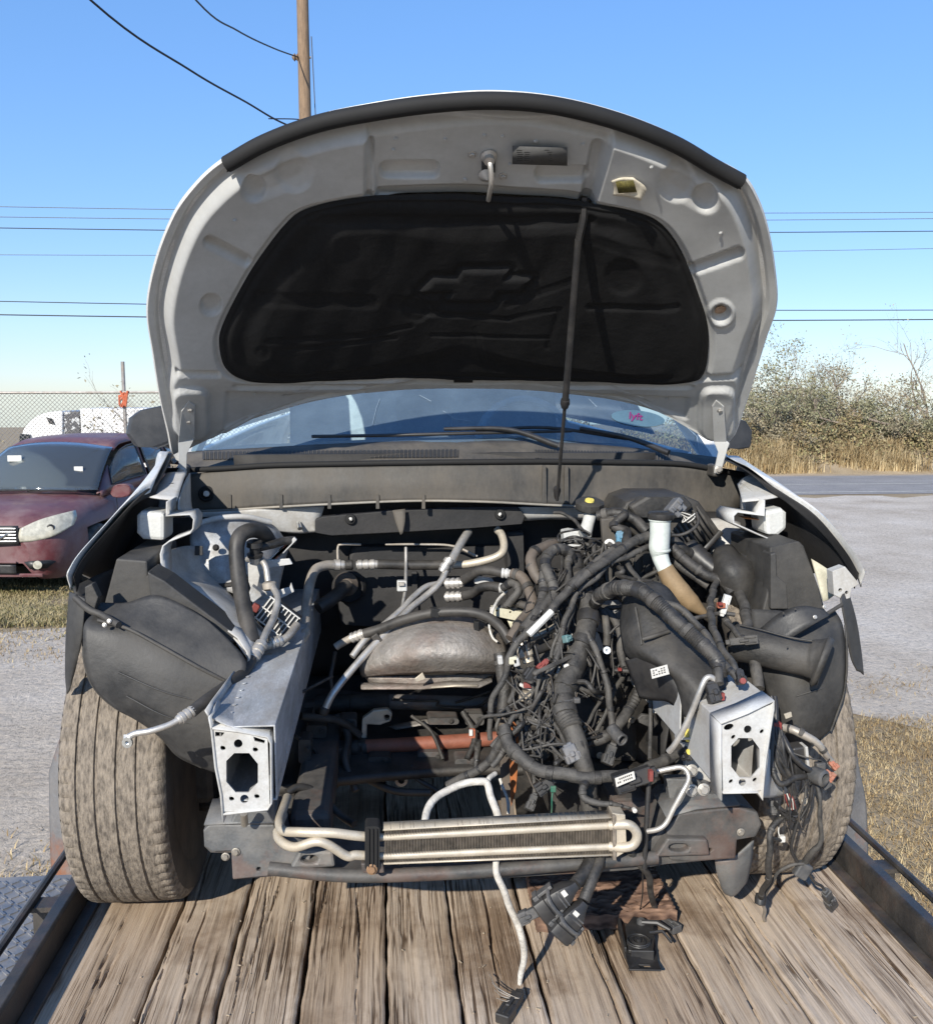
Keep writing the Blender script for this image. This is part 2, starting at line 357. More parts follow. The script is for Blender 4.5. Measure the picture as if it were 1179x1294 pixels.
lot = flat_sheet('gravel_lot', wavy([(-14, -6), (-14, 1.2), (-9, 5.2), (-3.6, 5.9), (-2.0, 6.3), (0, 15.7), (30, 15.7), (30, 2.6), (6, 3.0), (2.2, 3.3), (1.2, 1.0), (1.0, -6)], .32, .35), .004, m_lot)
tag(lot, 'pale grey gravel lot around the trailer', kind='structure')
road = flat_sheet('road', [(-60, 16.1), (80, 16.1), (80, 20.2), (-60, 20.2)], .008, m_asph); tag(road, 'grey asphalt road crossing behind the lot', kind='structure')
m_line = mat('worn_road_paint', (.5, .48, .42), .8, dust=.6, dcol=(.2, .19, .18), dscale=4)
for y0, y1 in ((16.45, 16.56), (18.1, 18.2)): tag(flat_sheet('road_line', [(-60, y0), (80, y0), (80, y1), (-60, y1)], .012, m_line), 'faded painted line along the road', kind='structure')
sh = flat_sheet('road_shoulder', wavy([(-60, 20.2), (80, 20.2), (80, 20.8), (-60, 20.8)], .08), .005, m_shoul); tag(sh, 'narrow sandy shoulder beyond the road', kind='structure')
bx_ = list(np.arange(-6, 60, 1.5)); prof = [(20.7, 0), (21.2, .22), (22.0, .45), (24, .55), (28, .5), (34, 0)]
v = [(x, y+.15*math.sin(x*.9), z*(1+.25*math.sin(x*.7+y))) for y, z in prof for x in bx_]
bk = mk('roadside_bank', v, grid_faces(len(prof), len(bx_)), m_dirt); tag(bk, 'low earth bank beyond the road', kind='structure')

def leaf_mat(name, c1, c2, c3):
    m = bpy.data.materials.new(name); m.use_nodes = True; n = m.node_tree.nodes; L = m.node_tree.links; b = n['Principled BSDF']
    b.inputs['Roughness'].default_value = .8; b.inputs['Specular IOR Level'].default_value = .2
    gi = n.new('ShaderNodeTexCoord'); t = n.new('ShaderNodeTexNoise'); t.inputs['Scale'].default_value = 2.2; t.inputs['Detail'].default_value = 6
    L.new(gi.outputs['Object'], t.inputs['Vector']); w2 = n.new('ShaderNodeTexWhiteNoise'); at = n.new('ShaderNodeAttribute'); at.attribute_name = 'rnd'
    ad = n.new('ShaderNodeMath'); ad.operation = 'MULTIPLY_ADD'; ad.inputs[1].default_value = .6; L.new(at.outputs['Fac'], ad.inputs[0])
    sb = n.new('ShaderNodeMath'); sb.operation = 'SUBTRACT'; sb.inputs[1].default_value = .3; L.new(t.outputs['Fac'], sb.inputs[0]); L.new(sb.outputs[0], ad.inputs[2])
    r = n.new('ShaderNodeValToRGB'); e = r.color_ramp.elements; e[0].position = .2; e[0].color = (*c1, 1); e[1].position = .8; e[1].color = (*c3, 1); q = e.new(.5); q.color = (*c2, 1)
    L.new(ad.outputs[0], r.inputs[0]); L.new(r.outputs[0], b.inputs['Base Color'])
    n.remove(w2); return m
m_dry = leaf_mat('dry_grass', (.20, .135, .065), (.33, .245, .13), (.46, .37, .22))
m_dryg = leaf_mat('dry_green_grass', (.12, .12, .05), (.27, .22, .11), (.40, .33, .19))
m_leafg = leaf_mat('dusty_green_leaf', (.14, .14, .08), (.20, .195, .115), (.27, .255, .165))
m_leafd = leaf_mat('dry_olive_leaf', (.19, .165, .11), (.265, .23, .155), (.34, .295, .205))
m_vine = leaf_mat('brown_green_vine', (.13, .10, .055), (.26, .195, .11), (.27, .25, .12))
m_twig = mat('grey_brown_twig', (.25, .20, .155), .85, var=.35, scale=3)
def raw_mesh(name, verts, faces, m, rnd=None):
    """many small faces at once"""
    me = bpy.data.meshes.new(name); nv, nf, k = len(verts), len(faces), faces.shape[1]
    me.vertices.add(nv); me.vertices.foreach_set('co', verts.astype(np.float32).ravel())
    me.loops.add(nf*k); me.loops.foreach_set('vertex_index', faces.astype(np.int32).ravel())
    me.polygons.add(nf); me.polygons.foreach_set('loop_start', np.arange(0, nf*k, k, dtype=np.int32))
    if rnd is not None: a = me.attributes.new('rnd', 'FLOAT', 'FACE'); a.data.foreach_set('value', rnd.astype(np.float32))
    me.update(calc_edges=True); me.materials.append(m); return me
def blades(name, base, h, m, lean=.45, wd=.010):
    """grass blades: two bent triangles each"""
    N = len(base); a = np.random.rand(N)*2*np.pi; d = np.stack([np.cos(a), np.sin(a), np.zeros(N)], 1); s = np.stack([-d[:, 1], d[:, 0], d[:, 2]], 1)
    hh = h*(.45+.75*np.random.rand(N)); w_ = (wd*(.6+.8*np.random.rand(N)))[:, None]; up = np.zeros((N, 3)); up[:, 2] = hh
    ln = (lean*np.random.rand(N)*hh)[:, None]
    p0, p1 = base-s*w_, base+s*w_; q0, q1 = base+up*.55+d*ln*.4-s*w_*.8, base+up*.55+d*ln*.4+s*w_*.8; t = base+up+d*ln*1.5
    verts = np.stack([p0, p1, q0, q1, t], 1).reshape(-1, 3); k = np.arange(N)[:, None]*5
    faces = np.concatenate([k+np.array([[0, 1, 3]]), k+np.array([[0, 3, 2]]), k+np.array([[2, 3, 4]])], 1).reshape(-1, 3)
    return raw_mesh(name, verts, faces, m, np.repeat(np.random.rand(N), 3))
def grass(name, base, h, m, label, **k):
    o = bpy.data.objects.new(name, blades(name, base, h, m, **k)); COL.objects.link(o); return tag(o, label, 'grass', kind='stuff')
def scatter(x0, x1, y0, y1, n, clump=0.0, z=0.0):
    p = np.random.rand(n, 3); p[:, 0] = x0+(x1-x0)*p[:, 0]; p[:, 1] = y0+(y1-y0)*p[:, 1]; p[:, 2] = z
    if clump:
        c = p[np.random.randint(0, max(2, n//25), n)]; c[:, :2] += np.random.randn(n, 2)*clump; p = c; p[:, 2] = z
    return p
p = scatter(1.25, 7, -1.6, 3.2, 110000); q = scatter(1.3, 8, -2, 4.2, 14000, .12)
grass('dry_grass', np.concatenate([p, q]), .030, m_dry, 'short dry straw grass beside the right trailer rail', wd=.0024, lean=2.2)
p = scatter(-9.5, -1.2, 6.15, 9.0, 60000); q = scatter(-9, -1.5, 5.8, 8.4, 9000, .15); p[:, 2] = [zg(*t[:2]) for t in p]; q[:, 2] = [zg(*t[:2]) for t in q]
grass('dry_grass', np.concatenate([p, q]), .055, m_dryg, 'tan grass strip in front of the maroon car', wd=.0045, lean=1.5)
p = np.concatenate([scatter(-4.5, -1.15, .1, 1.9, 7000, .16), scatter(-8, -1.6, 5.0, 6.1, 5000, .12)])
grass('dry_grass', p, .035, m_dry, 'sparse dry grass tufts on the gravel left of the trailer', wd=.003, lean=1.6)
p = scatter(-9, 3, 14.2, 18.5, 16000)
grass('dry_grass', p, .55, m_dry, 'dry golden grass along the foot of the chain link fence', wd=.012)
p = scatter(-3, 26, 20.75, 22.4, 60000); p[:, 2] = np.interp(p[:, 1], [20.7, 21.2, 22, 24], [0, .2, .42, .5])
p = p[np.random.rand(len(p)) < .45+.55*np.sin(p[:, 0]*2.1+np.sin(p[:, 1]*3))]
grass('tall_dry_grass', p, .42, m_dry, 'tall dry golden grass lining the road bank', wd=.011, lean=.7)
# creeping brown green growth over the bank, one tangled mass
N = 90000; p = scatter(-3, 26, 21.1, 24.2, N); p[:, 2] = np.interp(p[:, 1], [21, 21.6, 22.2], [.05, .25, .40])+np.interp(p[:, 1], [21, 22.0], [.35, .95])*np.random.rand(N)**1.2*(.75+.25*np.sin(p[:, 0]*1.7)+.2*np.sin(p[:, 0]*4.1))
a = np.random.randn(N, 3); a /= np.linalg.norm(a, axis=1)[:, None]; b = np.cross(a, np.random.randn(N, 3)); b /= np.linalg.norm(b, axis=1)[:, None]
s = .018+.035*np.random.rand(N)[:, None]; vv = np.stack([p-a*s, p+b*s*.6, p+a*s, p-b*s*.6], 1).reshape(-1, 3); ff = (np.arange(N)[:, None]*4+np.array([[0, 1, 2, 3]]))
o = bpy.data.objects.new('bank_creeper', raw_mesh('bank_creeper', vv, ff, m_vine, np.random.rand(N))); COL.objects.link(o); tag(o, 'brown green creeper matted over the road bank', 'creeper', kind='stuff')

def shrub(name, base, H, spread, nst, leaves, lm, label, cat='tree', group=None, lsize=.05, bare_top=0.0, lean=(0, 0), depth=5):
    """brush: many stems that fork into twigs, with small leaves along the outer twigs"""
    base = V(base); root = thing(name, base, label, cat, group); B = MB(); tips = []
    def grow(p, d, L, r, lv):
        pts = [p]; n_ = 3
        for i in range(n_):
            d = (d+V((random.gauss(0, .16), random.gauss(0, .16), random.gauss(.02, .10)))).normalized(); pts.append(pts[-1]+d*(L/n_))
        B.tube(pts, [r, r*.6], 4 if lv < 2 else 3, cap=False)
        if lv >= 2: tips.extend(pts[1:])
        if lv >= depth: return
        for k in range(random.choice((2, 3, 3))):
            i = random.choice((1, 2, 3)); q = (d+V((random.gauss(0, .62), random.gauss(0, .62), random.gauss(.08, .42)))).normalized()
            grow(pts[i], q, L*random.uniform(.5, .78), r*.52, lv+1)
    for k in range(nst):
        a = random.random()*6.28; d = V((math.cos(a)*spread+lean[0], math.sin(a)*spread+lean[1], 1)).normalized()
        grow(base+V((math.cos(a)*.012, math.sin(a)*.012, -.05)), d, H*random.uniform(.34, .50), H*.011, 0)
    B.done('trunk', m_twig, root, sharp=180)
    if leaves:
        T = np.array([tuple(t) for t in tips]); zt = T[:, 2]-base.z
        if bare_top: T = T[zt < H*bare_top] if (zt < H*bare_top).sum() > 10 else T
        c = T[np.random.randint(0, len(T), leaves)]+np.random.randn(leaves, 3)*H*.035
        a = np.random.randn(leaves, 3); a /= np.linalg.norm(a, axis=1)[:, None]; b = np.cross(a, np.random.randn(leaves, 3)); b /= np.linalg.norm(b, axis=1)[:, None]
        s = (lsize*(.5+np.random.rand(leaves)))[:, None]; vv = np.stack([c-a*s, c+b*s*.45, c+a*s, c-b*s*.45], 1).reshape(-1, 3)
        o = bpy.data.objects.new('crown', raw_mesh('crown', vv, np.arange(leaves)[:, None]*4+np.array([[0, 1, 2, 3]]), lm, np.random.rand(leaves))); link(o, root)
    return root
G_ = 'brush beyond the road'
def far(px, Y): q = P(px, 560, Y); return (q.x, Y, .4)
shrub('thorn_shrub', far(1000, 23.6), 3.1, .75, 6, 6944, m_leafg, 'leafy green mesquite shrub just right of the raised hood', 'shrub', G_, .036)
shrub('thorn_shrub', far(960, 24.8), 2.9, .8, 6, 5200, m_leafd, 'olive brush partly hidden behind the right door mirror', 'shrub', G_, .036)
shrub('thorn_shrub', far(1042, 24.4), 2.5, .8, 6, 5600, m_leafd, 'low olive brush between green mesquite and bare thicket', 'shrub', G_, .036)
shrub('thorn_shrub', far(1085, 25.6), 3.5, .6, 6, 1200, m_leafd, 'thin bare thicket standing against the sky', 'shrub', G_, .035, depth=5)
shrub('thorn_shrub', far(1030, 26.5), 3.6, .6, 5, 1440, m_leafd, 'bare grey twigged tree behind the green mesquite', 'tree', G_, .035)
shrub('thorn_shrub', far(1150, 23.8), 2.9, .9, 7, 4160, m_leafd, 'rounded brown brush at the right edge of the view', 'shrub', G_, .036)
shrub('thorn_shrub', far(1185, 25.5), 4.3, .35, 4, 400, m_leafd, 'tall leafless tree at the far right edge', 'tree', G_, .03)
shrub('thorn_shrub', far(1105, 23.2), 2.0, .95, 6, 5456, m_leafg, 'low dusty green bush beneath the bare thicket', 'shrub', G_, .036)
shrub('thorn_shrub', far(915, 25.2), 2.6, .8, 5, 3600, m_leafd, 'olive brush mostly hidden behind the right hood corner', 'shrub', G_, .036)
for k, (px, Y, H_) in enumerate(((940, 22.9, 1.5), (985, 22.7, 1.6), (1020, 23.0, 1.5), (1065, 22.8, 1.4), (1130, 22.8, 1.5), (1175, 22.7, 1.6))):
    shrub('scrub_bush', far(px, Y), H_, 1.1, 7, 4200, (m_vine, m_leafd, m_leafg)[k % 3], ['low scrub just right of the right door mirror', 'low scrub below the green mesquite', 'low scrub left of the bare thicket', 'low scrub under the bare thicket', 'low scrub right of the fallen dead branch', 'low scrub at the right edge above the road'][k], 'shrub', 'low scrub on the bank', .034, depth=4)
for px, Y, ln, tilt, lab in ((1125, 22.9, 1.3, 1.5, 'fallen dead branch lying across the brush'), (1070, 23.0, .9, 1.3, 'short dead branch sticking out of the bank')):
    B = MB(); b0 = V(far(px, Y))+V((0, 0, .75))
    pts = [b0, b0+V((-ln*.4, -.1, ln*.1)), b0+V((-ln, -.15, ln*.25))]; B.tube(catmull(pts, 4), [.045, .015], 6)
    for k in range(6): q = b0.lerp(pts[2], .3+.12*k); B.tube([q, q+V((random.uniform(-.3, .1), random.uniform(-.1, .1), random.uniform(.1, .35)))], [.012, .004], 4)
    tag(B.done('dead_branch', m_twig), lab, 'branch')

# ============================================================ overhead lines
m_pole = mat('weathered_pole_wood', (.20, .135, .085), .85, var=.35, scale=10, stretch=(4, 4, .4), bump=.4, bscale=30)
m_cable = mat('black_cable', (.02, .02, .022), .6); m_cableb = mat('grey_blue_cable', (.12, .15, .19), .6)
PY = 21.0; pb = P(393, 495, PY); pole = thing('utility_pole', (pb.x, PY, 0), 'tall weathered wooden utility pole rising behind the hood', 'pole')
B = MB(); B.tube([V((pb.x+.02, PY, -.2)), V((pb.x, PY, 6)), V((pb.x-.02, PY, 14.5))], [.185, .15, .125], 16); B.done('shaft', m_pole, pole)
ins = P(378, 72, PY); mid = P(393, 72, PY)
MB().tube([mid, ins], .03, 8).done('insulator_bracket', m_bolt, pole); MB().lathe(ins, (-1, 0, 0), [(.03, 0), (.09, .03), (.05, .07), (.09, .1), (.04, .15), (0, .17)], 12).done('insulator', m_pole, pole)
MB().tube([mid+V((.03, -.18, .4)), mid+V((.13, -.17, -2.6)), mid+V((.12, -.18, -6))], .012, 5).done('ground_wire', m_cable, pole)
def sag(a, b, s, n=24):
    a, b = V(a), V(b); return [a.lerp(b, i/n)+V((0, 0, -s*4*(i/n)*(1-i/n))) for i in range(n+1)]
def overhead(pts, r, label, m=m_cable):
    tag(MB().tube(pts, r, 5).done('overhead_wire', m), label, 'wire', 'overhead wires')
q0 = P(115, 0, 14.5); q1 = P(240, 88, 17.0); q2 = P(362, 157, PY-.5); d = (q0-q1); 
overhead(catmull([q0+d*1.6+V((0, 0, .9)), q0, q1, P(310, 128, 19), q2, P(430, 180, PY+3)], 8), .021, 'thick drooping cable crossing the upper left sky')
q0 = P(248, 0, 14.0); d = q0-P(300, 38, 16.5)
overhead(catmull([q0+d*2+V((0, 0, .8)), q0, P(300, 38, 16.5), P(345, 60, 19), ins], 8), .016, 'cable running up to the insulator on the utility pole')
overhead(catmull([q2+V((-.4, 0, .12)), P(372, 150, PY), P(387, 152, PY+.1)], 6), .014, 'short cable joining the drooping line to the pole')
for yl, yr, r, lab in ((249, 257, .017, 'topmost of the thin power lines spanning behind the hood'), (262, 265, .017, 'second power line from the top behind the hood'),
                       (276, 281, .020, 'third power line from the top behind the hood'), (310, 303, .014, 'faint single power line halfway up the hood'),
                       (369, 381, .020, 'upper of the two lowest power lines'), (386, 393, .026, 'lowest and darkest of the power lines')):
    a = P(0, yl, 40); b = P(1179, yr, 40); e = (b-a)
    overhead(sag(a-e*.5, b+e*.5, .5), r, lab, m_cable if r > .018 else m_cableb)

# ============================================================ chain link fence and what stands behind it
FY = 14.0
m_galv = mat('galvanised_wire', (.30, .29, .28), .5, metal=.6, var=.25, dust=.4, rust=.25)
fz = lambda x: 2.08
fn = thing('chain_link_fence', (-5, FY, 0), 'grey chain link fence running behind the maroon car', 'fence')
X0, X1 = -9.0, -1.2; Ht = 2.06
MB().tube([V((X0, FY, Ht)), V((X1, FY, Ht+.02))], .021, 8).done('top_rail', m_galv, fn)
postx = [P(156, 495, FY).x+k*2.9 for k in (-2, -1, 0, 1)]
for i, x in enumerate(postx): MB().tube([V((x, FY+.03, -.1)), V((x, FY+.03, Ht+(.52 if i == 2 else .05)))], .03, 10).done('post', m_galv, fn)
B = MB(); k = X0-Ht
while k < X1:
    for s in (1, -1):
        a = [k, 0.03]; b_ = [k+Ht-.03, Ht]
        if s < 0: a, b_ = [k+Ht-.03, 0.03], [k, Ht]
        pa, pb2 = V((a[0], FY+s*.006, a[1])), V((b_[0], FY+s*.006, b_[1])); d = pb2-pa
        t0, t1 = 0, 1
        for X, sg in ((X0, 1), (X1, -1)):
            if abs(d.x) > 1e-6:
                t = (X-pa.x)/d.x
                if (d.x > 0) == (sg > 0): t0 = max(t0, t)
                else: t1 = min(t1, t)
        if t1 > t0: B.tube([pa+d*t0, pa+d*t1], .0042, 3, cap=False)
    k += .072
o = B.done('wire_mesh', m_galv, fn, sharp=180); o['kind'] = 'stuff'
m_rag = mat('faded_orange_cloth', (.45, .12, .06), .9)
B = MB()
for k in range(5): B.tube(catmull([V((postx[2]+random.uniform(-.08, .08), FY-.03, Ht+random.uniform(-.25, .05))) for _ in range(4)], 3), .016, 6)
tag(B.done('cloth_strip', m_rag), 'faded orange rag tied around the fence post', 'rag')
shrub('bare_sapling', (postx[2]+.1, FY+1.2, 0), 3.0, .3, 3, 700, m_leafd, 'bare sapling growing behind the fence post', 'tree', None, .03, depth=4)
shrub('fence_bush', P(8, 560, 16).to_tuple()[:2]+(0,), 1.35, .5, 4, 700, m_leafd, 'dry bush behind the fence at the left edge', 'shrub', None, .04, depth=4)
m_tw = mat('white_truck_paint', (.78, .78, .77), .35, var=.03, dust=.15); m_dkglass = mat('dark_glass', (.02, .025, .03), .12, var=.1); m_tyre0 = mat('plain_tyre', (.03, .03, .03), .8, dust=.3)
TY = 32.0
def tz(y): return P(50, y, TY).z
ztop = tz(518); zb = zg(-12, TY)
xa = P(24, 540, TY).x; xb = P(79, 540, TY).x
tr = thing('semi_truck_cab', ((xa+xb)/2, TY, zb), 'white truck cab with rounded roof behind the fence', 'truck')
extrude('roof_fairing', [(24, 566), (25, 553), (30, 542), (38, 532), (48, 525), (60, 521), (79, 519), (79, 566)], TY, 2.4, m_tw, tr, .15)
B = MB().box(((xa+xb)/2+.1, TY+1.2, zb+1.2), (xb-xa-.1, 2.2, 1.6)); B.done('cab_body', m_tw, tr, smooth=False, bevel=.12)
extrude('side_window', [(58, 527), (66, 529), (70, 537), (62, 535)], TY-.03, .06, m_dkglass, tr, .005)
extrude('lower_window', [(25, 548), (38, 549), (36, 560), (24, 560)], TY-.08, .06, m_dkglass, tr, .005)
m_camo = bpy.data.materials.new('mottled_panel'); m_camo.use_nodes = True
n = m_camo.node_tree.nodes; L = m_camo.node_tree.links; t = n.new('ShaderNodeTexNoise'); t.inputs['Scale'].default_value = 5; tc = n.new('ShaderNodeTexCoord'); L.new(tc.outputs['Object'], t.inputs[0])
r_ = n.new('ShaderNodeValToRGB'); r_.color_ramp.interpolation = 'CONSTANT'; r_.color_ramp.elements[0].color = (.05, .05, .055, 1); r_.color_ramp.elements[1].position = .55; r_.color_ramp.elements[1].color = (.45, .46, .46, 1); L.new(t.outputs[0], r_.inputs[0]); L.new(r_.outputs[0], n['Principled BSDF'].inputs['Base Color'])
extrude('mottled_panel', [(79, 520), (100, 520), (101, 565), (79, 565)], TY+.1, 2.0, m_camo, tr, .02)
for dx in (.5, 1.2): MB().lathe((xa+dx, TY-.02, zb+.5), (0, 1, 0), [(.2, 0), (.5, .02), (.5, .3), (.2, .3)], 20).done('wheel', m_tyre0, tr)
xc = P(102, 540, TY).x; bt = thing('box_trailer', (xc+3, TY, zb), 'long white box trailer behind the fence post', 'trailer')
MB().box((xc+4.5, TY+1.2, (ztop+.05+zb+1.1)/2), (9.0, 2.4, ztop+.05-zb-1.1)).done('box', m_tw, bt, smooth=False, bevel=.04)
for dx in (6.5, 7.6): MB().lathe((xc+dx, TY+.1, zb+.5), (0, 1, 0), [(.2, 0), (.5, .02), (.5, .3), (.2, .3)], 20).done('wheel', m_tyre0, bt)
MB().box((xc+1.6, TY+.5, zb+.6), (.12, .12, 1.2)).box((xc+1.6, TY+1.9, zb+.6), (.12, .12, 1.2)).done('landing_leg', m_frame, bt, smooth=False)

# ============================================================ maroon car on the left
m_mar = mat('faded_maroon_paint', (.10, .026, .030), .40, var=.25, scale=4, dust=.8, dcol=(.19, .125, .125), dscale=2.5, up=.35, coat=.15)
m_cglass = mat('car_glass', (.075, .095, .10), .12, var=.3, scale=4, dust=.35, dcol=(.22, .25, .25), dscale=5)
m_lamp = mat('hazed_lamp_lens', (.42, .40, .33), .18, var=.3, scale=15, coat=.6)
def clear_glass(name, tint, ior, haze):
    m = bpy.data.materials.new(name); m.use_nodes = True; n = m.node_tree.nodes; L = m.node_tree.links; n.remove(n['Principled BSDF'])
    t = n.new('ShaderNodeBsdfTransparent'); t.inputs[0].default_value = (*tint, 1); g = n.new('ShaderNodeBsdfGlossy'); g.inputs['Roughness'].default_value = .04
    d = n.new('ShaderNodeBsdfDiffuse'); d.inputs[0].default_value = (.36, .40, .42, 1); lw_ = n.new('ShaderNodeLayerWeight'); lw_.inputs[0].default_value = ior
    a = n.new('ShaderNodeMixShader'); L.new(lw_.outputs['Fresnel'], a.inputs[0]); L.new(t.outputs[0], a.inputs[1]); L.new(g.outputs[0], a.inputs[2])
    b = n.new('ShaderNodeMixShader'); b.inputs[0].default_value = haze; L.new(a.outputs[0], b.inputs[1]); L.new(d.outputs[0], b.inputs[2]); L.new(b.outputs[0], n['Material Output'].inputs[0]); return m
m_cglass = clear_glass('car_glass_clear', (.80, .86, .88), .42, .10)
def maroon_car():
    fr = PZ(-22, 758, -.12); rot = Matrix.Rotation(R(-9.0), 3, 'Z'); org = V((fr.x, fr.y, -.12))
    W = lambda x, y, z: org+rot @ V((x, y, z))*.96
    root = thing('parked_car', org, 'dusty maroon crossover car parked facing us on the grass', 'car')
    # stations: y, half width, sill z, belt z, top z (bonnet), nose inset
    st = [(-.02, .58, .42, .62, .74), (.03, .72, .26, .74, .86), (.16, .84, .22, .83, .94), (.40, .91, .20, .90, 1.00), (.75, .935, .20, .95, 1.045), (1.15, .94, .20, .98, 1.085), (1.55, .94, .20, 1.0, 1.10),
          (2.2, .945, .22, 1.02, 1.10), (3.0, .945, .24, 1.05, 1.10), (3.8, .93, .26, 1.10, 1.12), (4.45, .88, .32, 1.12, 1.12), (4.78, .74, .42, 1.05, 1.05)]
    rows = []
    for y, w_, zs, zb_, zt in st:
        h = zb_-zs
        half = [(w_*.86, zs), (w_*.965, zs+h*.16), (w_*1.0, zs+h*.42), (w_*.99, zs+h*.72), (w_*.955, zs+h*.93), (w_*.86, zb_+(zt-zb_)*.42), (w_*.60, zb_+(zt-zb_)*.85), (w_*.3, zt), (0, zt+.012)]
        rows.append([W(x, y, z) for x, z in half]+[W(-x, y, z) for x, z in reversed(half[:-1])])
    cols = [catmull([r[j] for r in rows], 4) for j in range(len(rows[0]))]
    v = [cols[j][i] for i in range(len(cols[0])) for j in range(len(cols))]; nr, nc = len(cols[0]), len(cols)
    f = grid_faces(nr, nc); f.append(tuple(range(nc))); f.append(tuple(range((nr-1)*nc, nr*nc)))
    # wheel arches: leave out faces near the wheel centres
    ctr = [W(s*.94, yy, .34) for s in (-1, 1) for yy in (.95, 3.75)]
    def keep(q):
        c = sum((v[i] for i in q), V((0, 0, 0)))/len(q); lc = (rot.transposed() @ (c-org))/.96
        if 1.35 < lc.y < 4.3 and abs(lc.x) < .70 and lc.z > .98: return False
        return not any((c-k_).length < .40 and c.z < .78 for k_ in ctr)
    mk('body', v, [q for q in f if len(q) > 4 or keep(q)], m_mar, root, sharp=50)
    # greenhouse
    gs = [(1.18, .80, 1.06, .86, 1.09), (1.55, .745, 1.34, .84, 1.11), (2.0, .69, 1.615, .83, 1.10), (2.4, .67, 1.675, .83, 1.10), (3.1, .665, 1.68, .83, 1.10), (3.8, .66, 1.62, .82, 1.12), (4.3, .64, 1.50, .80, 1.14), (4.72, .60, 1.15, .74, 1.05)]
    def sec(y, wr, zr, wb, zb_):
        return [(wb, zb_-.06), (wb*.99, zb_+(zr-zb_)*.12), (wr+(wb-wr)*.35, zb_+(zr-zb_)*.68), (wr+(wb-wr)*.06, zb_+(zr-zb_)*.93), (wr*.88, zr), (wr*.45, zr+.025), (0, zr+.032)]
    rows = []
    for q in gs:
        s_ = sec(*q); rows.append([W(x, q[0], z) for x, z in s_]+[W(-x, q[0], z) for x, z in reversed(s_[:-1])])
    cols = [catmull([r[j] for r in rows], 5) for j in range(len(rows[0]))]
    v = [cols[j][i] for i in range(len(cols[0])) for j in range(len(cols))]
    def shell(q):
        c = (rot.transposed() @ (sum((v[i] for i in q), V((0, 0, 0)))/4-org))/.96; j = min(q) % len(cols); j = min(j, len(cols)-2-j)
        if c.y < 1.90 and j >= 3: return False
        if 1.62 < c.y < 3.95 and j in (1, 2) and not (2.56 < c.y < 2.70 or 3.42 < c.y < 3.56): return False
        return True
    mk('roof_pillars', v, [q for q in grid_faces(len(cols[0]), len(cols)) if shell(q)], m_mar, root, sharp=60, solid=.02)
    def on(y, t, s=1, lift=.006):
        for a, b in zip(gs, gs[1:]):
            if a[0] <= y <= b[0]:
                k_ = (y-a[0])/(b[0]-a[0]); q = [p+(r-p)*k_ for p, r in zip(a, b)]; break
        x = q[3]+(q[1]-q[3])*t; z = q[4]+(q[2]-q[4])*t; return W(s*(x+lift), y, z)
    def glass(name, pts):
        top = catmull(pts[0], 5); bot = catmull(pts[1], 5); vv = top+bot; nn = len(top)
        o = mk(name, vv, [(i, i+1, nn+i+1, nn+i) for i in range(nn-1)], m_cglass, root, solid=.006); 
        tube_ = MB().tube(top+list(reversed(bot))+[top[0]], .008, 5); mk('window_trim', tube_.v, tube_.f, m_black, o)
        return o
    for s in (1, -1):
        glass('side_window', [[on(1.62, .86, s, .022), on(1.95, .86, s, .026), on(2.25, .88, s, .026), on(2.55, .88, s, .026)], [on(1.52, .16, s, .02), on(1.85, .14, s, .03), on(2.2, .14, s, .03), on(2.6, .14, s, .03)]])
        glass('side_window', [[on(2.68, .88, s, .028), on(3.0, .88, s, .028), on(3.35, .86, s, .028)], [on(2.72, .14, s, .03), on(3.1, .14, s, .03), on(3.52, .2, s, .03)]])
        glass('side_window', [[on(3.5, .82, s, .028), on(3.75, .76, s, .028), on(4.0, .66, s, .028)], [on(3.64, .24, s, .03), on(3.85, .32, s, .03), on(4.05, .48, s, .03)]])
    # windscreen
    wt = [W(x, 1.95+.06*(x/.69)**2-.06, 1.625-.07*(x/.69)**2) for x in (-.69, -.34, 0, .34, .69)]; wb2 = [W(x, 1.18-.20*(1-(x/.83)**2), 1.105-.02*abs(x)/.83) for x in (-.83, -.42, 0, .42, .83)]
    rr = [[a.lerp(b, t)+V((0, -.035-.03*math.sin(math.pi*t), .03+.022*math.sin(math.pi*t))) for a, b in zip(wt, wb2)] for t in (0, .33, .66, 1)]
    ws = loft('windscreen', rr, m_cglass, root, 4, 4, .006, px=False)
    stk = MB(); c_ = rr[2][3].lerp(rr[1][3], .2); stk.box(c_+V((.12, -.02, .0)), (.10, .012, .055)); stk.done('sticker', m_label, ws, smooth=False)
    MB().box(W(-.35, 1.45, 1.47), (.16, .03, .07)).done('inside_mirror', m_label, ws, smooth=False)
    MB().tube(catmull([W(-.5, .98, 1.11), W(-.1, .93, 1.125), W(.25, 1.0, 1.13)], 5), .011, 6).tube(catmull([W(.05, .98, 1.11), W(.35, .96, 1.125), W(.62, 1.06, 1.11)], 5), .011, 6).done('wiper', m_black, root)
    # grille, lamps, bumper openings
    for s in (1, -1):
        hl = [[W(s*.46, .03, .80), W(s*.62, .12, .88), W(s*.76, .24, .925), W(s*.885, .46, .955)], [W(s*.45, .015, .72), W(s*.62, .075, .76), W(s*.79, .19, .81), W(s*.91, .43, .88)], [W(s*.46, .02, .655), W(s*.62, .065, .665), W(s*.79, .165, .71), W(s*.905, .36, .80)]]
        lm = loft('headlight', [[p+V((s*.02, -.055, .005)) for p in r] for r in hl], m_lamp, root, 4, 4, .012, px=False)
        MB().lathe(W(s*.66, .075, .755), (s*.25, -1, 0), [(.0, .012), (.05, .014), (.062, .026), (.05, .03), (.03, .02), (0, .018)], 16).done('lamp_reflector', m_chrome, lm)
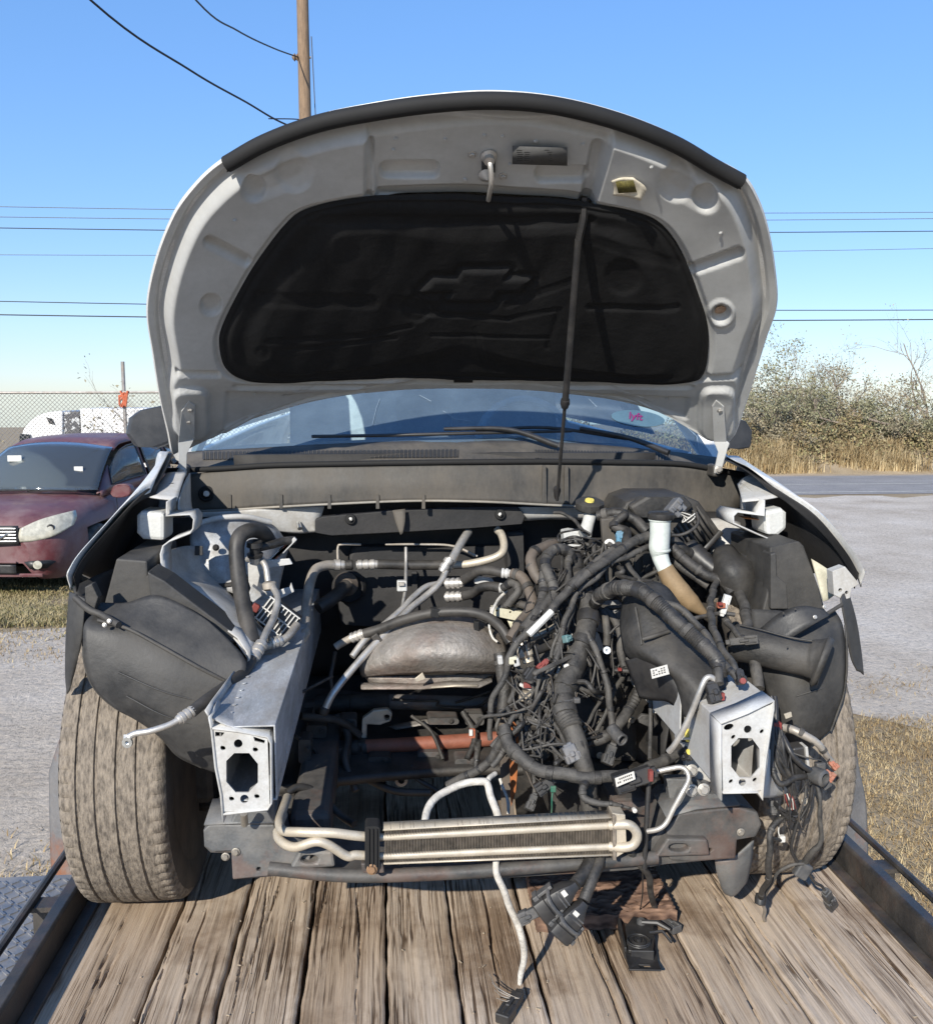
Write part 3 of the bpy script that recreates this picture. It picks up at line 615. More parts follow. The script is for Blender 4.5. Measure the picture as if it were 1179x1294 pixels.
        for q_ in ((.56, .06, .71), (.77, .16, .80)): MB().lathe(W(s*q_[0], q_[1]-.055, q_[2]), (s*.3, -1, 0), [(.0, .0), (.032, .002), (.042, .014), (.03, .018), (.018, .010), (0, .008)], 14).done('lamp_reflector', m_black, lm)
        fo = [W(s*.52, -.005, .44), W(s*.62, .005, .45), W(s*.76, .075, .45), W(s*.82, .12, .43), W(s*.74, .06, .36), W(s*.58, .0, .36)]
        o = mk('fog_light_recess', [p+V((0, -.03, 0)) for p in fo], [tuple(range(6))], m_black, root, solid=.02)
        MB().lathe(W(s*.66, .0, .405), (s*.15, -1, 0), [(0, .0), (.045, .0), (.045, .03), (0, .035)], 14).done('fog_lamp', m_lamp, o)
        mr = [[W(s*(.90+dx), 1.42+dy, 1.03+dz) for dx, dz in ((0, .02), (.05, .11), (.17, .13), (.235, .10), (.24, .02), (.16, -.02), (.04, -.02), (0, .02))] for dy in (-.06, .0, .05)]
        m_ = loft('door_mirror', mr, m_mar, root, 3, 3, .012, px=False); mk('mirror_cap', [p+V((0, -.005, 0)) for p in mr[0][:-1]], [tuple(range(7))], m_mar, m_)
        MB().tube(catmull([W(s*.96, 1.9, .86), W(s*.985, 2.0, .865), W(s*.985, 2.12, .868), W(s*.96, 2.2, .868)], 4), .012, 6).done('door_handle', m_mar, root)
        # door shut lines
        for yy in (1.42, 2.64, 3.60): MB().tube([W(s*.915, yy+.06, 1.0), W(s*.945, yy+.02, .75), W(s*.95, yy, .5), W(s*.93, yy, .28)], .005, 4).done('door_seam', m_black, root)
        MB().tube([W(s*.93, 1.4, .30), W(s*.95, 2.4, .31), W(s*.93, 3.3, .32)], .025, 6).done('sill_strip', m_black, root)
        for yy in (.95, 3.75):
            wl = MB().lathe(W(s*.72, yy, .36), (rot @ V((s, 0, 0))), [(.22, .0), (.33, .0), (.36, .04), (.36, .18), (.335, .22), (.25, .225)], 32).done('wheel', m_tyre0, root)
            MB().lathe(W(s*.72, yy, .36), (rot @ V((s, 0, 0))), [(0, .20), (.06, .21), (.08, .19), (.22, .205), (.25, .22)], 32).done('rim', m_alu, wl)
            MB().lathe(W(s*.70, yy, .36), (rot @ V((s, 0, 0))), [(0, -.02), (.42, -.02), (.43, .1), (0, .1)], 24).done('wheel_well', m_black, root)
    gl = [[W(x, .0-.035*(1-(x/.5)**2)-.035, z) for x in (-.48, -.25, 0, .25, .48)] for z in (.84, .72, .63)]
    g_ = loft('grille', gl, m_black, root, 3, 3, .02, px=False)
    for z in (.81, .775, .74, .705, .67): MB().tube(catmull([W(x, -.05-.035*(1-(x/.5)**2), z) for x in (-.46, -.2, 0, .2, .46)], 4), .007, 5).done('grille_bar', m_chrome, g_)
    for s in (1, -1): MB().tube(catmull([W(s*.05, -.095, .62), W(s*.2, -.09, .66), W(s*.36, -.06, .74), W(s*.46, -.02, .80)], 4), .016, 6).done('grille_trim', m_chrome, g_)
    MB().lathe(W(0, -.095, .72), (0, -1, 0), [(.07, 0), (.075, .012), (.055, .012), (.05, 0)], 20).done('grille_emblem_ring', m_chrome, g_)
    lo = [[W(x, -.045+.10*abs(x)**3, z) for x in (-.44, -.2, 0, .2, .44)] for z in (.41, .36, .31)]; loft('lower_intake', [[p+V((0, -.02, 0)) for p in r] for r in lo], m_black, root, 3, 3, .02, px=False)
    MB().tube(catmull([W(x, -.03+.14*abs(x)**3, .285) for x in (-.7, -.4, 0, .4, .7)], 4), .02, 6).tube(catmull([W(x, -.055+.10*abs(x)**3, .435) for x in (-.44, -.2, 0, .2, .44)], 4), .012, 6).done('bumper_lip', m_mar, root)
    MB().box(W(0, 2.4, .26), (1.5, 4.0, .12), rot.to_4x4()).done('underbody', m_black, root, smooth=False)
    MB().box(W(0, 2.2, .86), (1.5, 2.0, .3), rot.to_4x4()).box(W(-.38, 2.6, 1.15), (.45, .14, .5), rot.to_4x4()).box(W(.38, 2.6, 1.15), (.45, .14, .5), rot.to_4x4()).box(W(-.38, 2.62, 1.45), (.22, .1, .16), rot.to_4x4()).box(W(.38, 2.62, 1.45), (.22, .1, .16), rot.to_4x4()).done('seats', mat('grey_car_seat', (.16, .16, .155), .8), root, smooth=False, bevel=.03)
    MB().box(W(0, 1.55, .98), (1.45, .55, .16), rot.to_4x4()).done('dashboard', m_black, root, smooth=False, bevel=.04)
    MB().tube([W(.36+.18*math.cos(a), 1.86+.06*math.sin(a), 1.06+.16*math.sin(a)) for a in np.linspace(0, 6.283, 24)], .014, 6, cap=False).done('steering_wheel', m_black, root)
maroon_car()

# ============================================================ trailer
def wood_mat():
    m = bpy.data.materials.new('weathered_deck_wood'); m.use_nodes = True; n = m.node_tree.nodes; L = m.node_tree.links; b = n['Principled BSDF']
    b.inputs['Roughness'].default_value = .82; b.inputs['Specular IOR Level'].default_value = .25
    tc = n.new('ShaderNodeTexCoord'); oi = n.new('ShaderNodeObjectInfo')
    ad = n.new('ShaderNodeVectorMath'); ad.operation = 'ADD'; L.new(tc.outputs['Object'], ad.inputs[0])
    cx = n.new('ShaderNodeCombineXYZ'); ml = n.new('ShaderNodeMath'); ml.operation = 'MULTIPLY'; ml.inputs[1].default_value = 37; L.new(oi.outputs['Random'], ml.inputs[0]); L.new(ml.outputs[0], cx.inputs[1]); L.new(cx.outputs[0], ad.inputs[1])
    # wandering grain
    wn = n.new('ShaderNodeTexNoise'); wn.inputs['Scale'].default_value = 2.2; wn.inputs['Detail'].default_value = 3; L.new(ad.outputs[0], wn.inputs[0])
    wv = n.new('ShaderNodeVectorMath'); wv.operation = 'SCALE'; wv.inputs[3].default_value = .018; L.new(wn.outputs['Color'], wv.inputs[0])
    a2 = n.new('ShaderNodeVectorMath'); a2.operation = 'ADD'; L.new(ad.outputs[0], a2.inputs[0]); L.new(wv.outputs[0], a2.inputs[1])
    def nz(sx, sy, det, rg=.6, vec=None):
        mp = n.new('ShaderNodeMapping'); mp.inputs['Scale'].default_value = (sx, sy, sx); L.new((vec or a2).outputs[0], mp.inputs[0])
        t = n.new('ShaderNodeTexNoise'); t.inputs['Scale'].default_value = 1; t.inputs['Detail'].default_value = det; t.inputs['Roughness'].default_value = rg; L.new(mp.outputs[0], t.inputs[0]); return t.outputs['Fac']
    def rp(v, pts):
        t = n.new('ShaderNodeValToRGB'); e = t.color_ramp.elements
        e[0].position, e[0].color = pts[0][0], (*pts[0][1], 1); e[1].position, e[1].color = pts[-1][0], (*pts[-1][1], 1)
        for p in pts[1:-1]: q = e.new(p[0]); q.color = (*p[1], 1)
        L.new(v, t.inputs[0]); return t.outputs[0]
    def mul(A, B, f=1.0):
        t = n.new('ShaderNodeMix'); t.data_type = 'RGBA'; t.blend_type = 'MULTIPLY'; t.inputs[0].default_value = f; L.new(A, t.inputs[6]); L.new(B, t.inputs[7]); return t.outputs[2]
    base = rp(nz(14, 1.2, 7), [(.25, (.37, .295, .22)), (.45, (.46, .38, .295)), (.6, (.52, .44, .355)), (.78, (.57, .50, .42))])
    g1 = nz(230, 4.0, 8, .78); g2 = nz(85, 1.4, 7, .68); g3 = nz(26, .55, 6, .6)
    c = mul(base, rp(g1, [(.36, (.50, .46, .43)), (.47, (.90, .89, .88)), (.55, (1.0, 1.0, 1.0)), (.7, (1.18, 1.17, 1.16))]))
    c = mul(c, rp(g2, [(.33, (.55, .51, .48)), (.42, (.93, .92, .91)), (.52, (1, 1, 1)), (.7, (1.05, 1.05, 1.05))])); c = mul(c, rp(g3, [(.27, (.22, .19, .17)), (.295, (.85, .84, .83)), (.5, (1, 1, 1))]))
    st_ = nz(3.2, 3.0, 7, .62, ad); c = mul(c, rp(st_, [(.36, (.48, .41, .35)), (.50, (1, 1, 1)), (.8, (1.08, 1.07, 1.06))]), .9)
    # hair cracks along the grain: thin lines where a stretched noise crosses its middle value
    def hair(sx, sy, wdt, gate):
        q = nz(sx, sy, 3, .55); a_ = n.new('ShaderNodeMath'); a_.operation = 'SUBTRACT'; a_.inputs[1].default_value = .5; L.new(q, a_.inputs[0])
        b_ = n.new('ShaderNodeMath'); b_.operation = 'ABSOLUTE'; L.new(a_.outputs[0], b_.inputs[0])
        ln = n.new('ShaderNodeMapRange'); ln.inputs[1].default_value = wdt*.3; ln.inputs[2].default_value = wdt; L.new(b_.outputs[0], ln.inputs[0])
        gt = n.new('ShaderNodeMapRange'); gt.inputs[1].default_value = gate; gt.inputs[2].default_value = gate+.08; L.new(nz(7, 2.2, 3, .5, ad), gt.inputs[0])
        m_ = n.new('ShaderNodeMath'); m_.operation = 'MAXIMUM'; L.new(ln.outputs[0], m_.inputs[0]); L.new(gt.outputs[0], m_.inputs[1]); return m_.outputs[0]
    h1, h2, h3 = hair(30, .55, .016, .47), hair(70, 1.2, .022, .46), hair(120, 2.0, .03, .42)
    for hh_, dk in ((h1, (.26, .22, .19)), (h2, (.58, .54, .50)), (h3, (.74, .71, .69))): c = mul(c, rp(hh_, [(0, dk), (1, (1, 1, 1))]))
    # a few knots
    vo = n.new('ShaderNodeTexVoronoi'); vo.inputs['Scale'].default_value = 1; mpk = n.new('ShaderNodeMapping'); mpk.inputs['Scale'].default_value = (3.6, 2.0, 1); L.new(ad.outputs[0], mpk.inputs[0]); L.new(mpk.outputs[0], vo.inputs['Vector'])
    c = mul(c, rp(vo.outputs['Distance'], [(.035, (.30, .22, .16)), (.06, (.75, .66, .58)), (.075, (.55, .46, .39)), (.11, (1, 1, 1))]))
    # per plank tone
    tn = rp(oi.outputs['Random'], [(0, (.78, .72, .66)), (.5, (.96, .93, .90)), (1, (1.06, 1.05, 1.05))]); c = mul(c, tn)
    L.new(c, b.inputs['Base Color'])
    hs = n.new('ShaderNodeMath'); hs.operation = 'ADD'; L.new(g1, hs.inputs[0]); L.new(h1, hs.inputs[1])
    bp = n.new('ShaderNodeBump'); bp.inputs['Strength'].default_value = .6; bp.inputs['Distance'].default_value = .003; L.new(hs.outputs[0], bp.inputs['Height']); L.new(bp.outputs[0], b.inputs['Normal'])
    return m
m_wood = wood_mat()
trailer = thing('flatbed_trailer', (0, 1.2, 0), 'weathered plank flatbed trailer carrying the stripped vehicle', 'trailer')
gx = [-.925]+[PZ(x, 1294, DECK).x for x in (172, 270, 376, 489, 586, 697, 804, 918, 1028)]
gx = gx+[gx[-1]+.155, 1.0]; gx = [gx[0]]+gx[1:]
if gx[-1]-gx[-2] < .08: gx.pop(-2)
YA, YB = -1.75, 4.6
def plank(i, x0, x1, y0, y1):
    wd = x1-x0; nu = 52; ysv = list(np.arange(y0, min(y1, .6), .022))+list(np.arange(.6, y1, .5))+[y1] if y0 < .6 else list(np.arange(y0, y1, .5))+[y1]
    rs = random.Random(i*13+int(y0*7)); cr = [(rs.uniform(.06, .94), rs.uniform(y0, .3), rs.uniform(.06, .4), rs.uniform(.0022, .0045), rs.uniform(-.06, .06)) for _ in range(5)]
    ph = [rs.random()*6 for _ in range(6)]; v = []; g0 = .0085*rs.uniform(.65, 1.2); tl = rs.uniform(-.0015, .0015)
    for y in ysv:
        e0 = x0+g0*.55+.0012*math.sin(y*7+ph[0])+.0012*math.sin(y*29+ph[1])+.0008*math.sin(y*71); e1 = x1-g0*.55+.0012*math.sin(y*6+ph[2])+.0012*math.sin(y*33+ph[3])+.0008*math.sin(y*83)
        for k in range(nu+1):
            t = k/nu; x = e0+(e1-e0)*t; z = DECK-.0006*math.sin(t*17+y*3+ph[4])-.0004*math.sin(t*41+y*5)+tl*(t-.5)
            z -= .004*max(0, 1-min(t, 1-t)/.05)**2
            for (cx_, cy_, cl, cw, sl) in cr:
                d = abs(y-cy_)/cl
                if d < 1:
                    xx = x0+wd*cx_+sl*(y-cy_)*.5+.004*math.sin(y*14+cx_*20); q = abs(x-xx)/(cw*(1-d*d)+1e-5)
                    if q < 1: z -= .014*(1-q)*(1-d)**.5
            v.append(V((x, y, z)))
    nr, nc = len(ysv), nu+1; f = [tuple(reversed(q)) for q in grid_faces(nr, nc)]; f = grid_faces(nr, nc)
    # sides and ends
    k0 = len(v)
    for a in (0, nu):
        for r_ in range(nr): q = v[r_*nc+a]; v.append(V((q.x, q.y, DECK-.075)))
    for r_ in range(nr-1):
        f.append((r_*nc, (r_+1)*nc, k0+r_+1, k0+r_)); f.append((r_*nc+nu, k0+nr+r_, k0+nr+r_+1, (r_+1)*nc+nu))
    f.append(tuple(range(nc))+(k0+nr, k0)); f.append(tuple(range((nr-1)*nc+nu, (nr-1)*nc-1, -1))+(k0+nr-1, k0+2*nr-1))
    return mk('deck_plank', v, f, m_wood, trailer, sharp=45)
for i, (a, b) in enumerate(zip(gx, gx[1:])): plank(i, a, b, YA, YB)
m_steelblk = mat('black_painted_steel', (.020, .020, .021), .4, var=.3, dust=.4, dcol=(.13, .11, .09), dscale=8, rust=.12, bump=.15)
m_rustplate = mat('rusty_grey_steel', (.13, .13, .135), .6, var=.3, dust=.3, dcol=(.22, .19, .16), rust=.95, bump=.25, scale=5)
def rail(x, s):
    """a steel channel along the deck edge: web, top lip turned out and a flat bottom flange on the boards"""
    pr = [(0, -.10), (0, .072), (s*.006, .078), (s*.032, .078), (s*.032, .070), (s*.008, .070), (s*.008, -.10)]
    v = [V((x+a, y, DECK+z)) for y in (YA-.02, YB+.02) for a, z in pr]; n_ = len(pr)
    f = [(i, (i+1) % n_, n_+(i+1) % n_, n_+i) for i in range(n_)]+[tuple(range(n_)), tuple(range(2*n_-1, n_-1, -1))]
    mk('side_rail', v, f, m_steelblk, trailer, smooth=False, bevel=.002)
    MB().box((x-s*.017, (YA+YB)/2, DECK+.006), (.030, YB-YA, .010)).done('bottom_flange', m_steelblk, trailer, smooth=False, bevel=.002)
    xr = x+s*.10
    MB().tube([V((xr, YA, DECK+.055)), V((xr, 1.6, DECK+.055))], .010, 8).done('rub_rail', m_steelblk, trailer)
    for y in (-1.5, -.85, -.2, .45, 1.1): MB().box((x+s*.055, y, DECK+.045), (.09, .05, .012)).box((x+s*.055, y, DECK-.0), (.09, .012, .1)).done('stake_pocket', m_steelblk, trailer, smooth=False)
rail(-.93, -1); rail(1.005, 1)
# diamond plate fenders outside the rails
m_diam = mat('grey_tread_plate', (.24, .25, .27), .45, metal=.55, var=.2, dust=.5, dcol=(.25, .22, .19), dscale=12)
for s, x0 in ((-1, -.98),):
    B = MB().box((x0+s*.17, -.75, DECK-.04), (.34, 1.7, .006)); B.done('fender_plate', m_diam, trailer, smooth=False)
    T = MB()
    for i in range(13):
        for j in range(66):
            a = R(45 if (i+j) % 2 else -45); T.box((x0+s*(.012+.026*i), -1.59+.0255*j, DECK-.0355), (.006, .021, .003), Matrix.Rotation(a, 4, 'Z'))
    o = T.done('tread_lugs', m_diam, trailer, smooth=False); o['kind'] = 'stuff'
    MB().box((x0+s*.345, -.75, DECK-.09), (.006, 1.7, .11)).done('fender_skirt', m_diam, trailer, smooth=False)
for s, x0 in ((-1, -.62), (1, .68)):
    MB().lathe((x0+s*.06, -.95, .36), (s, 0, 0), [(.2, 0), (.34, .0), (.36, .03), (.36, .2), (.34, .22), (.2, .22)], 30).done('trailer_wheel', m_tyre0, trailer)
# rusty upright plates beside the loaded tyres
L0 = [[(63, 975, .36), (76, 935, .34), (84, 918, .33)], [(64, 1040, .36), (78, 1035, .33), (92, 1030, .32)], [(66, 1100, .36), (80, 1105, .33), (96, 1110, .31)], [(70, 1132, .36), (84, 1132, .33), (98, 1132, .31)]]
loft('upright_plate', L0, m_rustplate, trailer, 5, 5, .008)
L1 = [[(1066, 950, .50), (1080, 935, .52), (1080, 960, .53)], [(1066, 1010, .50), (1082, 1000, .52), (1092, 1005, .53)], [(1066, 1060, .50), (1084, 1058, .52), (1096, 1062, .53)], [(1068, 1092, .50), (1084, 1092, .52), (1096, 1088, .53)]]
loft('upright_plate', L1, m_rustplate, trailer, 5, 5, .008)
for xb_, wb_ in ((-.20, .16), (-.8, .1), (.88, .1)): MB().box((xb_, 1.4, DECK-.15), (wb_, 6.2, .14)).done('frame_beam', m_steelblk, trailer, smooth=False)
for y in np.arange(-1.5, 4.6, .6): MB().box((.04, y, DECK-.09), (1.9, .06, .08)).done('cross_beam', m_steelblk, trailer, smooth=False)

# ============================================================ THE STRIPPED VEHICLE
suv = thing('stripped_suv', (0, 1.2, DECK), 'white SUV without its front end, hood up, on a plank trailer', 'car')
def ribbon(name, poly, Y, back, m, parent, thick=.003, dx=0, dz=0, seg=1):
    """a bent sheet: an open outline pushed straight back"""
    Yf = Y if callable(Y) else (lambda x, y: Y)
    pts = [P(p[0], p[1], p[2] if len(p) > 2 else Yf(*p[:2])) for p in poly]
    if seg > 1: pts = catmull(pts, seg)
    n_ = len(pts); vv = pts+[p+V((dx, back, dz)) for p in pts]
    return mk(name, vv, [(i, i+1, n_+i+1, n_+i) for i in range(n_-1)], m, parent, solid=thick, off=0, sharp=40)
def circ_hole(x, y, r, n=12): return circ(x, y, r, n)

# ---------------- wheels
m_tyre = mat('muddy_tyre_rubber', (.135, .115, .095), .9, var=.3, scale=60, speck=.25, dust=.95, dcol=(.285, .24, .19), dscale=60, bump=.5, bscale=120, spec=.2, stretch=(2.4, .7, .7))
m_tyreside = mat('dark_tyre_sidewall', (.045, .040, .036), .85, var=.3, dust=.4, dcol=(.13, .105, .08), dscale=14)
TR, TW = .368, .228
def wheel(cx, cy, side, lab):
    c = V((cx, cy, DECK+TR-.003)); root = bpy.data.objects.new('wheel', None); root.location = (0, 0, 0); link(root, suv); root.matrix_parent_inverse = world_of(suv).inverted()
    if lab: root['label'] = lab
    NA = 300; h = TW/2; grooves = [(-.070, .0036), (-.030, .0042), (.014, .0042), (.056, .0036)]; prof = []
    xsv = sorted(set([-h, -h*.985, -h*.95, -h*.9]+[round(q, 4) for q in np.linspace(-h*.86, h*.86, 30)]+[h*.9, h*.95, h*.985, h]+[g_+s*w_*k for g_, w_ in grooves for s in (-1, 1) for k in (.55, 1.0)]))
    vv = []
    for k in range(NA):
        a = 2*math.pi*k/NA
        for x in xsv:
            t = abs(x)/h; r = TR-.004*t*t-(.020*max(0, (t-.84)/.16)**2.2)
            for g_, w_ in grooves:
                if abs(x-g_) < w_*.8: r -= .0052
            if abs(x) > .078 and k % 4 == 0: r -= .0045
            if abs(x) <= .078 and (k+int((x+.2)*110)) % 4 == 0: r -= .0011
            r += .0007*math.sin(k*.9+x*60)*math.sin(k*.37)
            vv.append(c+V((x, math.sin(a)*r, math.cos(a)*r)))
    nc = len(xsv); ff = [(k*nc+j, ((k+1) % NA)*nc+j, ((k+1) % NA)*nc+j+1, k*nc+j+1) for k in range(NA) for j in range(nc-1)]
    mk('tyre_tread', vv, ff, m_tyre, root, sharp=40)
    for s in (-1, 1):
        MB().lathe(c, (s, 0, 0), [(TR-.0245, h), (TR-.035, h+.004), (TR-.06, h+.006), (TR-.085, h+.002), (.235, h-.014), (.226, h-.018), (.222, h-.03)], 72).done('sidewall', m_tyreside, root)
    MB().lathe(c, (side, 0, 0), [(.222, h-.03), (.215, .06), (.205, -.09), (.222, -h+.02)], 48).done('rim_barrel', m_alu, root)
    S = MB()
    for k in range(5):
        a = 2*math.pi*k/5; e = V((0, math.sin(a), math.cos(a))); t_ = V((0, math.cos(a), -math.sin(a)))
        for q in (-1, 1): S.tube([c+V((side*.055, 0, 0))+e*.05+t_*q*.015, c+V((side*.075, 0, 0))+e*.13+t_*q*.03, c+V((side*.07, 0, 0))+e*.217+t_*q*.045], .014, 6)
    S.lathe(c, (side, 0, 0), [(.07, .03), (.07, .07), (.03, .08), (0, .08)], 24).done('spokes', m_alu, root)
    MB().lathe(c, (side, 0, 0), [(.09, -.02), (.148, -.02), (.148, -.0), (.09, 0)], 40).done('brake_disc', m_aludirty, root)
    B = MB().box(c+V((-side*.02, -.12, .03)), (.07, .06, .15)); B.done('brake_caliper', m_engine, root, smooth=False, bevel=.012)
    return root
wheel(-.785, -.025, -1, 'mud caked front tyre on the left'); wheel(.785, -.025, 1, 'mud caked front tyre on the right')
wheel(-.795, 2.857, -1, None); wheel(.795, 2.857, 1, None)
# struts and lower arms
for s in (-1, 1):
    MB().tube([V((s*.62, .02, DECK+.30)), V((s*.60, .05, DECK+.62)), V((s*.56, .1, DECK+.86))], [.028, .035, .03], 12).done('suspension_strut', m_engine, suv)
    B = MB()
    for k in range(7):
        pts = [V((s*.59, .06, DECK+.50+.04*k))+V((.06*math.cos(a), .06*math.sin(a), .04*a/6.28)) for a in np.linspace(0, 6.28, 14)]; B.tube(pts, .006, 6, cap=False)
    B.done('coil_spring', m_engine, suv)
    loft('lower_control_arm', [[V((s*.34, -.18, DECK+.24)), V((s*.5, -.12, DECK+.22)), V((s*.68, -.02, DECK+.20))], [V((s*.34, .2, DECK+.24)), V((s*.5, .1, DECK+.22)), V((s*.68, .04, DECK+.20))]], m_engine, suv, 4, 3, .03, px=False)
    MB().box((s*.66, .0, DECK+.33), (.07, .1, .24)).done('steering_knuckle', m_engine, suv, smooth=False, bevel=.02)
MB().tube([V((-.74, 2.857, DECK+.33)), V((.74, 2.857, DECK+.33))], .045, 10).done('rear_axle_beam', m_engine, suv)

# ---------------- hood: a crowned sheet; outlines measured on the photograph are laid onto it
HA = R(36.0); HO = np.array((0.0, .32, 2.096)); EV = np.array((0, -math.cos(HA), math.sin(HA))); HN = np.array((0, -math.sin(HA), -math.cos(HA)))
_C = np.array(CAM); _rr, _uu, _ff = np.array(_r), np.array(_u), np.array(_f)
def hood_pts(xy, h=0.0):
    xy = np.atleast_2d(np.array(xy, float)); h = np.broadcast_to(np.asarray(h, float), (len(xy),))
    d = ((xy[:, 0]-589.5)/FOC)[:, None]*_rr+((647-xy[:, 1])/FOC)[:, None]*_uu+_ff
    t = ((HO-_C) @ HN)/(d @ HN)
    def g(t):
        q = _C+d*t[:, None]-HO; v_ = q @ EV; return q @ HN-(.17*q[:, 0]**2+.16*np.maximum(0, v_-.5)**2)
    t = np.clip(t, 1.2, 3.4); t1 = t-.02; g0, g1 = g(t), g(t1)
    for _ in range(14):
        dn = np.where(abs(g1-g0) < 1e-12, 1e-12, g1-g0); t2 = np.clip(t1-g1*(t1-t)/dn, 1.0, 3.6); t, g0 = t1, g1; t1 = t2; g1 = g(t1)
    return _C+d*t1[:, None]+h[:, None]*HN
def hp(x, y, h=0.0): return V(hood_pts([(x, y)], h)[0])
HOUT = [(219, 572), (213, 545), (203, 500), (194, 445), (187, 388), (198, 328), (222, 268), (252, 228), (285, 200), (335, 171), (400, 147), (470, 132), (545, 121), (622, 116), (700, 123), (780, 143), (850, 171), (900, 200), (938, 222), (957, 252), (970, 292), (978, 340), (980, 386), (966, 430), (950, 482), (936, 525), (925, 552), (908, 560),
        (880, 541), (845, 524), (790, 507), (710, 495), (600, 489), (480, 493), (395, 506), (325, 526), (280, 543), (250, 561), (232, 575)]
PADO = [(278, 425), (283, 398), (308, 348), (333, 308), (360, 273), (385, 253), (430, 241), (490, 235), (560, 233), (625, 235), (700, 239), (745, 245), (800, 256), (830, 269), (850, 291), (866, 322), (880, 360), (891, 395), (893, 430), (886, 463), (866, 473), (800, 474), (700, 472), (600, 470), (500, 468), (380, 472), (315, 470), (287, 456)]
HC = np.array((585.0, 372.0))
def dense(poly, smooth=True, n=10):
    q = [V((a, b, 0)) for a, b in poly]; q = q+[q[0]]
    c = []
    m_ = len(poly)
    for i in range(m_):
        a, b, c_, d = (V((*poly[(i+k) % m_], 0)) for k in (-1, 0, 1, 2))
        sharp = False
        for k in range(n):
            t = k/n; c.append(((b*2)+(c_-a)*t+(a*2-b*5+c_*4-d)*t*t+(b*3-a-c_*3+d)*t**3)*.5)
    return np.array([(p.x, p.y) for p in c])
def polar(poly, th):
    D = dense(poly)-HC; a = np.arctan2(D[:, 1], D[:, 0]); r = np.hypot(D[:, 0], D[:, 1]); o = np.argsort(a); a, r = a[o], r[o]
    return np.interp(th, np.concatenate([a[-3:]-2*np.pi, a, a[:3]+2*np.pi]), np.concatenate([r[-3:], r, r[:3]]))
def sst(a, b, x): t = np.clip((x-a)/(b-a), 0, 1); return t*t*(3-2*t)
def seg_d(X, Y, a, b):
    ax, ay = a; bx2, by = b; dx, dy = bx2-ax, by-ay; t = np.clip(((X-ax)*dx+(Y-ay)*dy)/(dx*dx+dy*dy), 0, 1); return np.hypot(X-ax-t*dx, Y-ay-t*dy)
def poly_sd(X, Y, poly):
    """signed distance to a polygon, negative inside"""
    d = np.full(X.shape, 1e9); ins_ = np.zeros(X.shape, bool); n_ = len(poly)
    for i in range(n_):
        (ax, ay), (bx2, by) = poly[i], poly[(i+1) % n_]; d = np.minimum(d, seg_d(X, Y, (ax, ay), (bx2, by)))
        c = ((ay > Y) != (by > Y)) & (X < (bx2-ax)*(Y-ay)/(by-ay+1e-12)+ax); ins_ ^= c
    return np.where(ins_, -d, d)
hood = bpy.data.objects.new('hood', None); link(hood, suv); hood.matrix_parent_inverse = world_of(suv).inverted(); hood['label'] = 'raised white hood showing its grey underside'
NT = 900; th = np.linspace(-np.pi, np.pi, NT, endpoint=False); ro, rp_ = polar(HOUT, th), polar(PADO, th)
NR = 110; tt = np.linspace(0, 1, NR)
Rg = rp_[None]*.955*(1-tt[:, None])+ro[None]*tt[:, None]
X = HC[0]+Rg*np.cos(th)[None]; Y = HC[1]+Rg*np.sin(th)[None]
do = (ro[None]-Rg); dpad = Rg-rp_[None]
lower = sst(470, 500, Y)                                   # the rear edge has a narrower rim than the sides
hem = np.where(Y > 470, .5, 1.0)
H = .004*(1-sst(8, 11, do))-.006*sst(9, 13, do)*(1-sst(15, 22, do))
bl_ = sst(455, 505, Y); H = H+(.034-.020*bl_)*sst(15, 36, do*(1+1.2*bl_))
H -= .010*(1-sst(2, 9, dpad))
def dent(poly, depth, soft=6):
    global H
    H = H-depth*sst(-soft, soft*.3, -poly_sd(X, Y, poly)-soft*.0)*1.0
def groove(a, b, wpx, depth):
    global H
    H = H-depth*(1-sst(wpx*.35, wpx, seg_d(X, Y, a, b)))
def boss(c, r, depth, ring=0):
    global H
    d = np.hypot(X-c[0], Y-c[1]); H = H-depth*(1-sst(r*.7, r, d))
    if ring: H = H+ring*(1-sst(1, 4, abs(d-r*1.15)))
dent([(466, 150), (478, 240), (745, 252), (770, 165), (700, 148), (560, 143)], .018, 6)        # latch field
for q in ((rrect(482, 198, 553, 216, 7)), (rrect(677, 204, 742, 222, 7))): dent(q, .016, 3.5)
groove((754, 178), (738, 262), 11, .016); groove((467, 170), (466, 236), 7, .012)
boss((322, 225), 17, .012); boss((372, 205), 26, .008); groove((325, 224), (372, 205), 20, .008)
boss((889, 238), 18, .013); boss((852, 218), 26, .008); groove((852, 218), (889, 238), 20, .008)
boss((268, 371), 15, .015); boss((908, 382), 13, .014, .006)
groove((266, 291), (312, 315), 9, .018); groove((874, 326), (930, 306), 9, .018)
groove((226, 460), (276, 460), 5, .012); groove((892, 466), (934, 463), 5, .012)
groove((300, 480), (870, 480), 5, .010)
dent([(288, 490), (285, 535), (330, 520), (395, 502), (460, 493)], .009, 3); dent([(868, 498), (866, 524), (820, 508), (760, 496), (720, 492)], .009, 3)
for c in ((242, 512), (905, 512)): H = H+.018*sst(-5, 1, -poly_sd(X, Y, rrect(c[0]-20, c[1]-30, c[0]+20, c[1]+34, 12)))
H += .0012*np.sin(X*.05)*np.sin(Y*.06)
pts = hood_pts(np.stack([X.ravel(), Y.ravel()], 1), H.ravel())
_PX, _PY, _PH = X.ravel().copy(), Y.ravel().copy(), H.ravel().copy()
def hs_(x, y, lift=.0008):
    """a point lying on the pressed inner panel"""
    k = int(np.argmin((_PX-x)**2+(_PY-y)**2)); return hp(x, y, float(_PH[k])+lift)
inner = mk('inner_panel', pts, [tuple(reversed(q)) for q in grid_faces(NR, NT, True)], m_prime, hood, sharp=180)
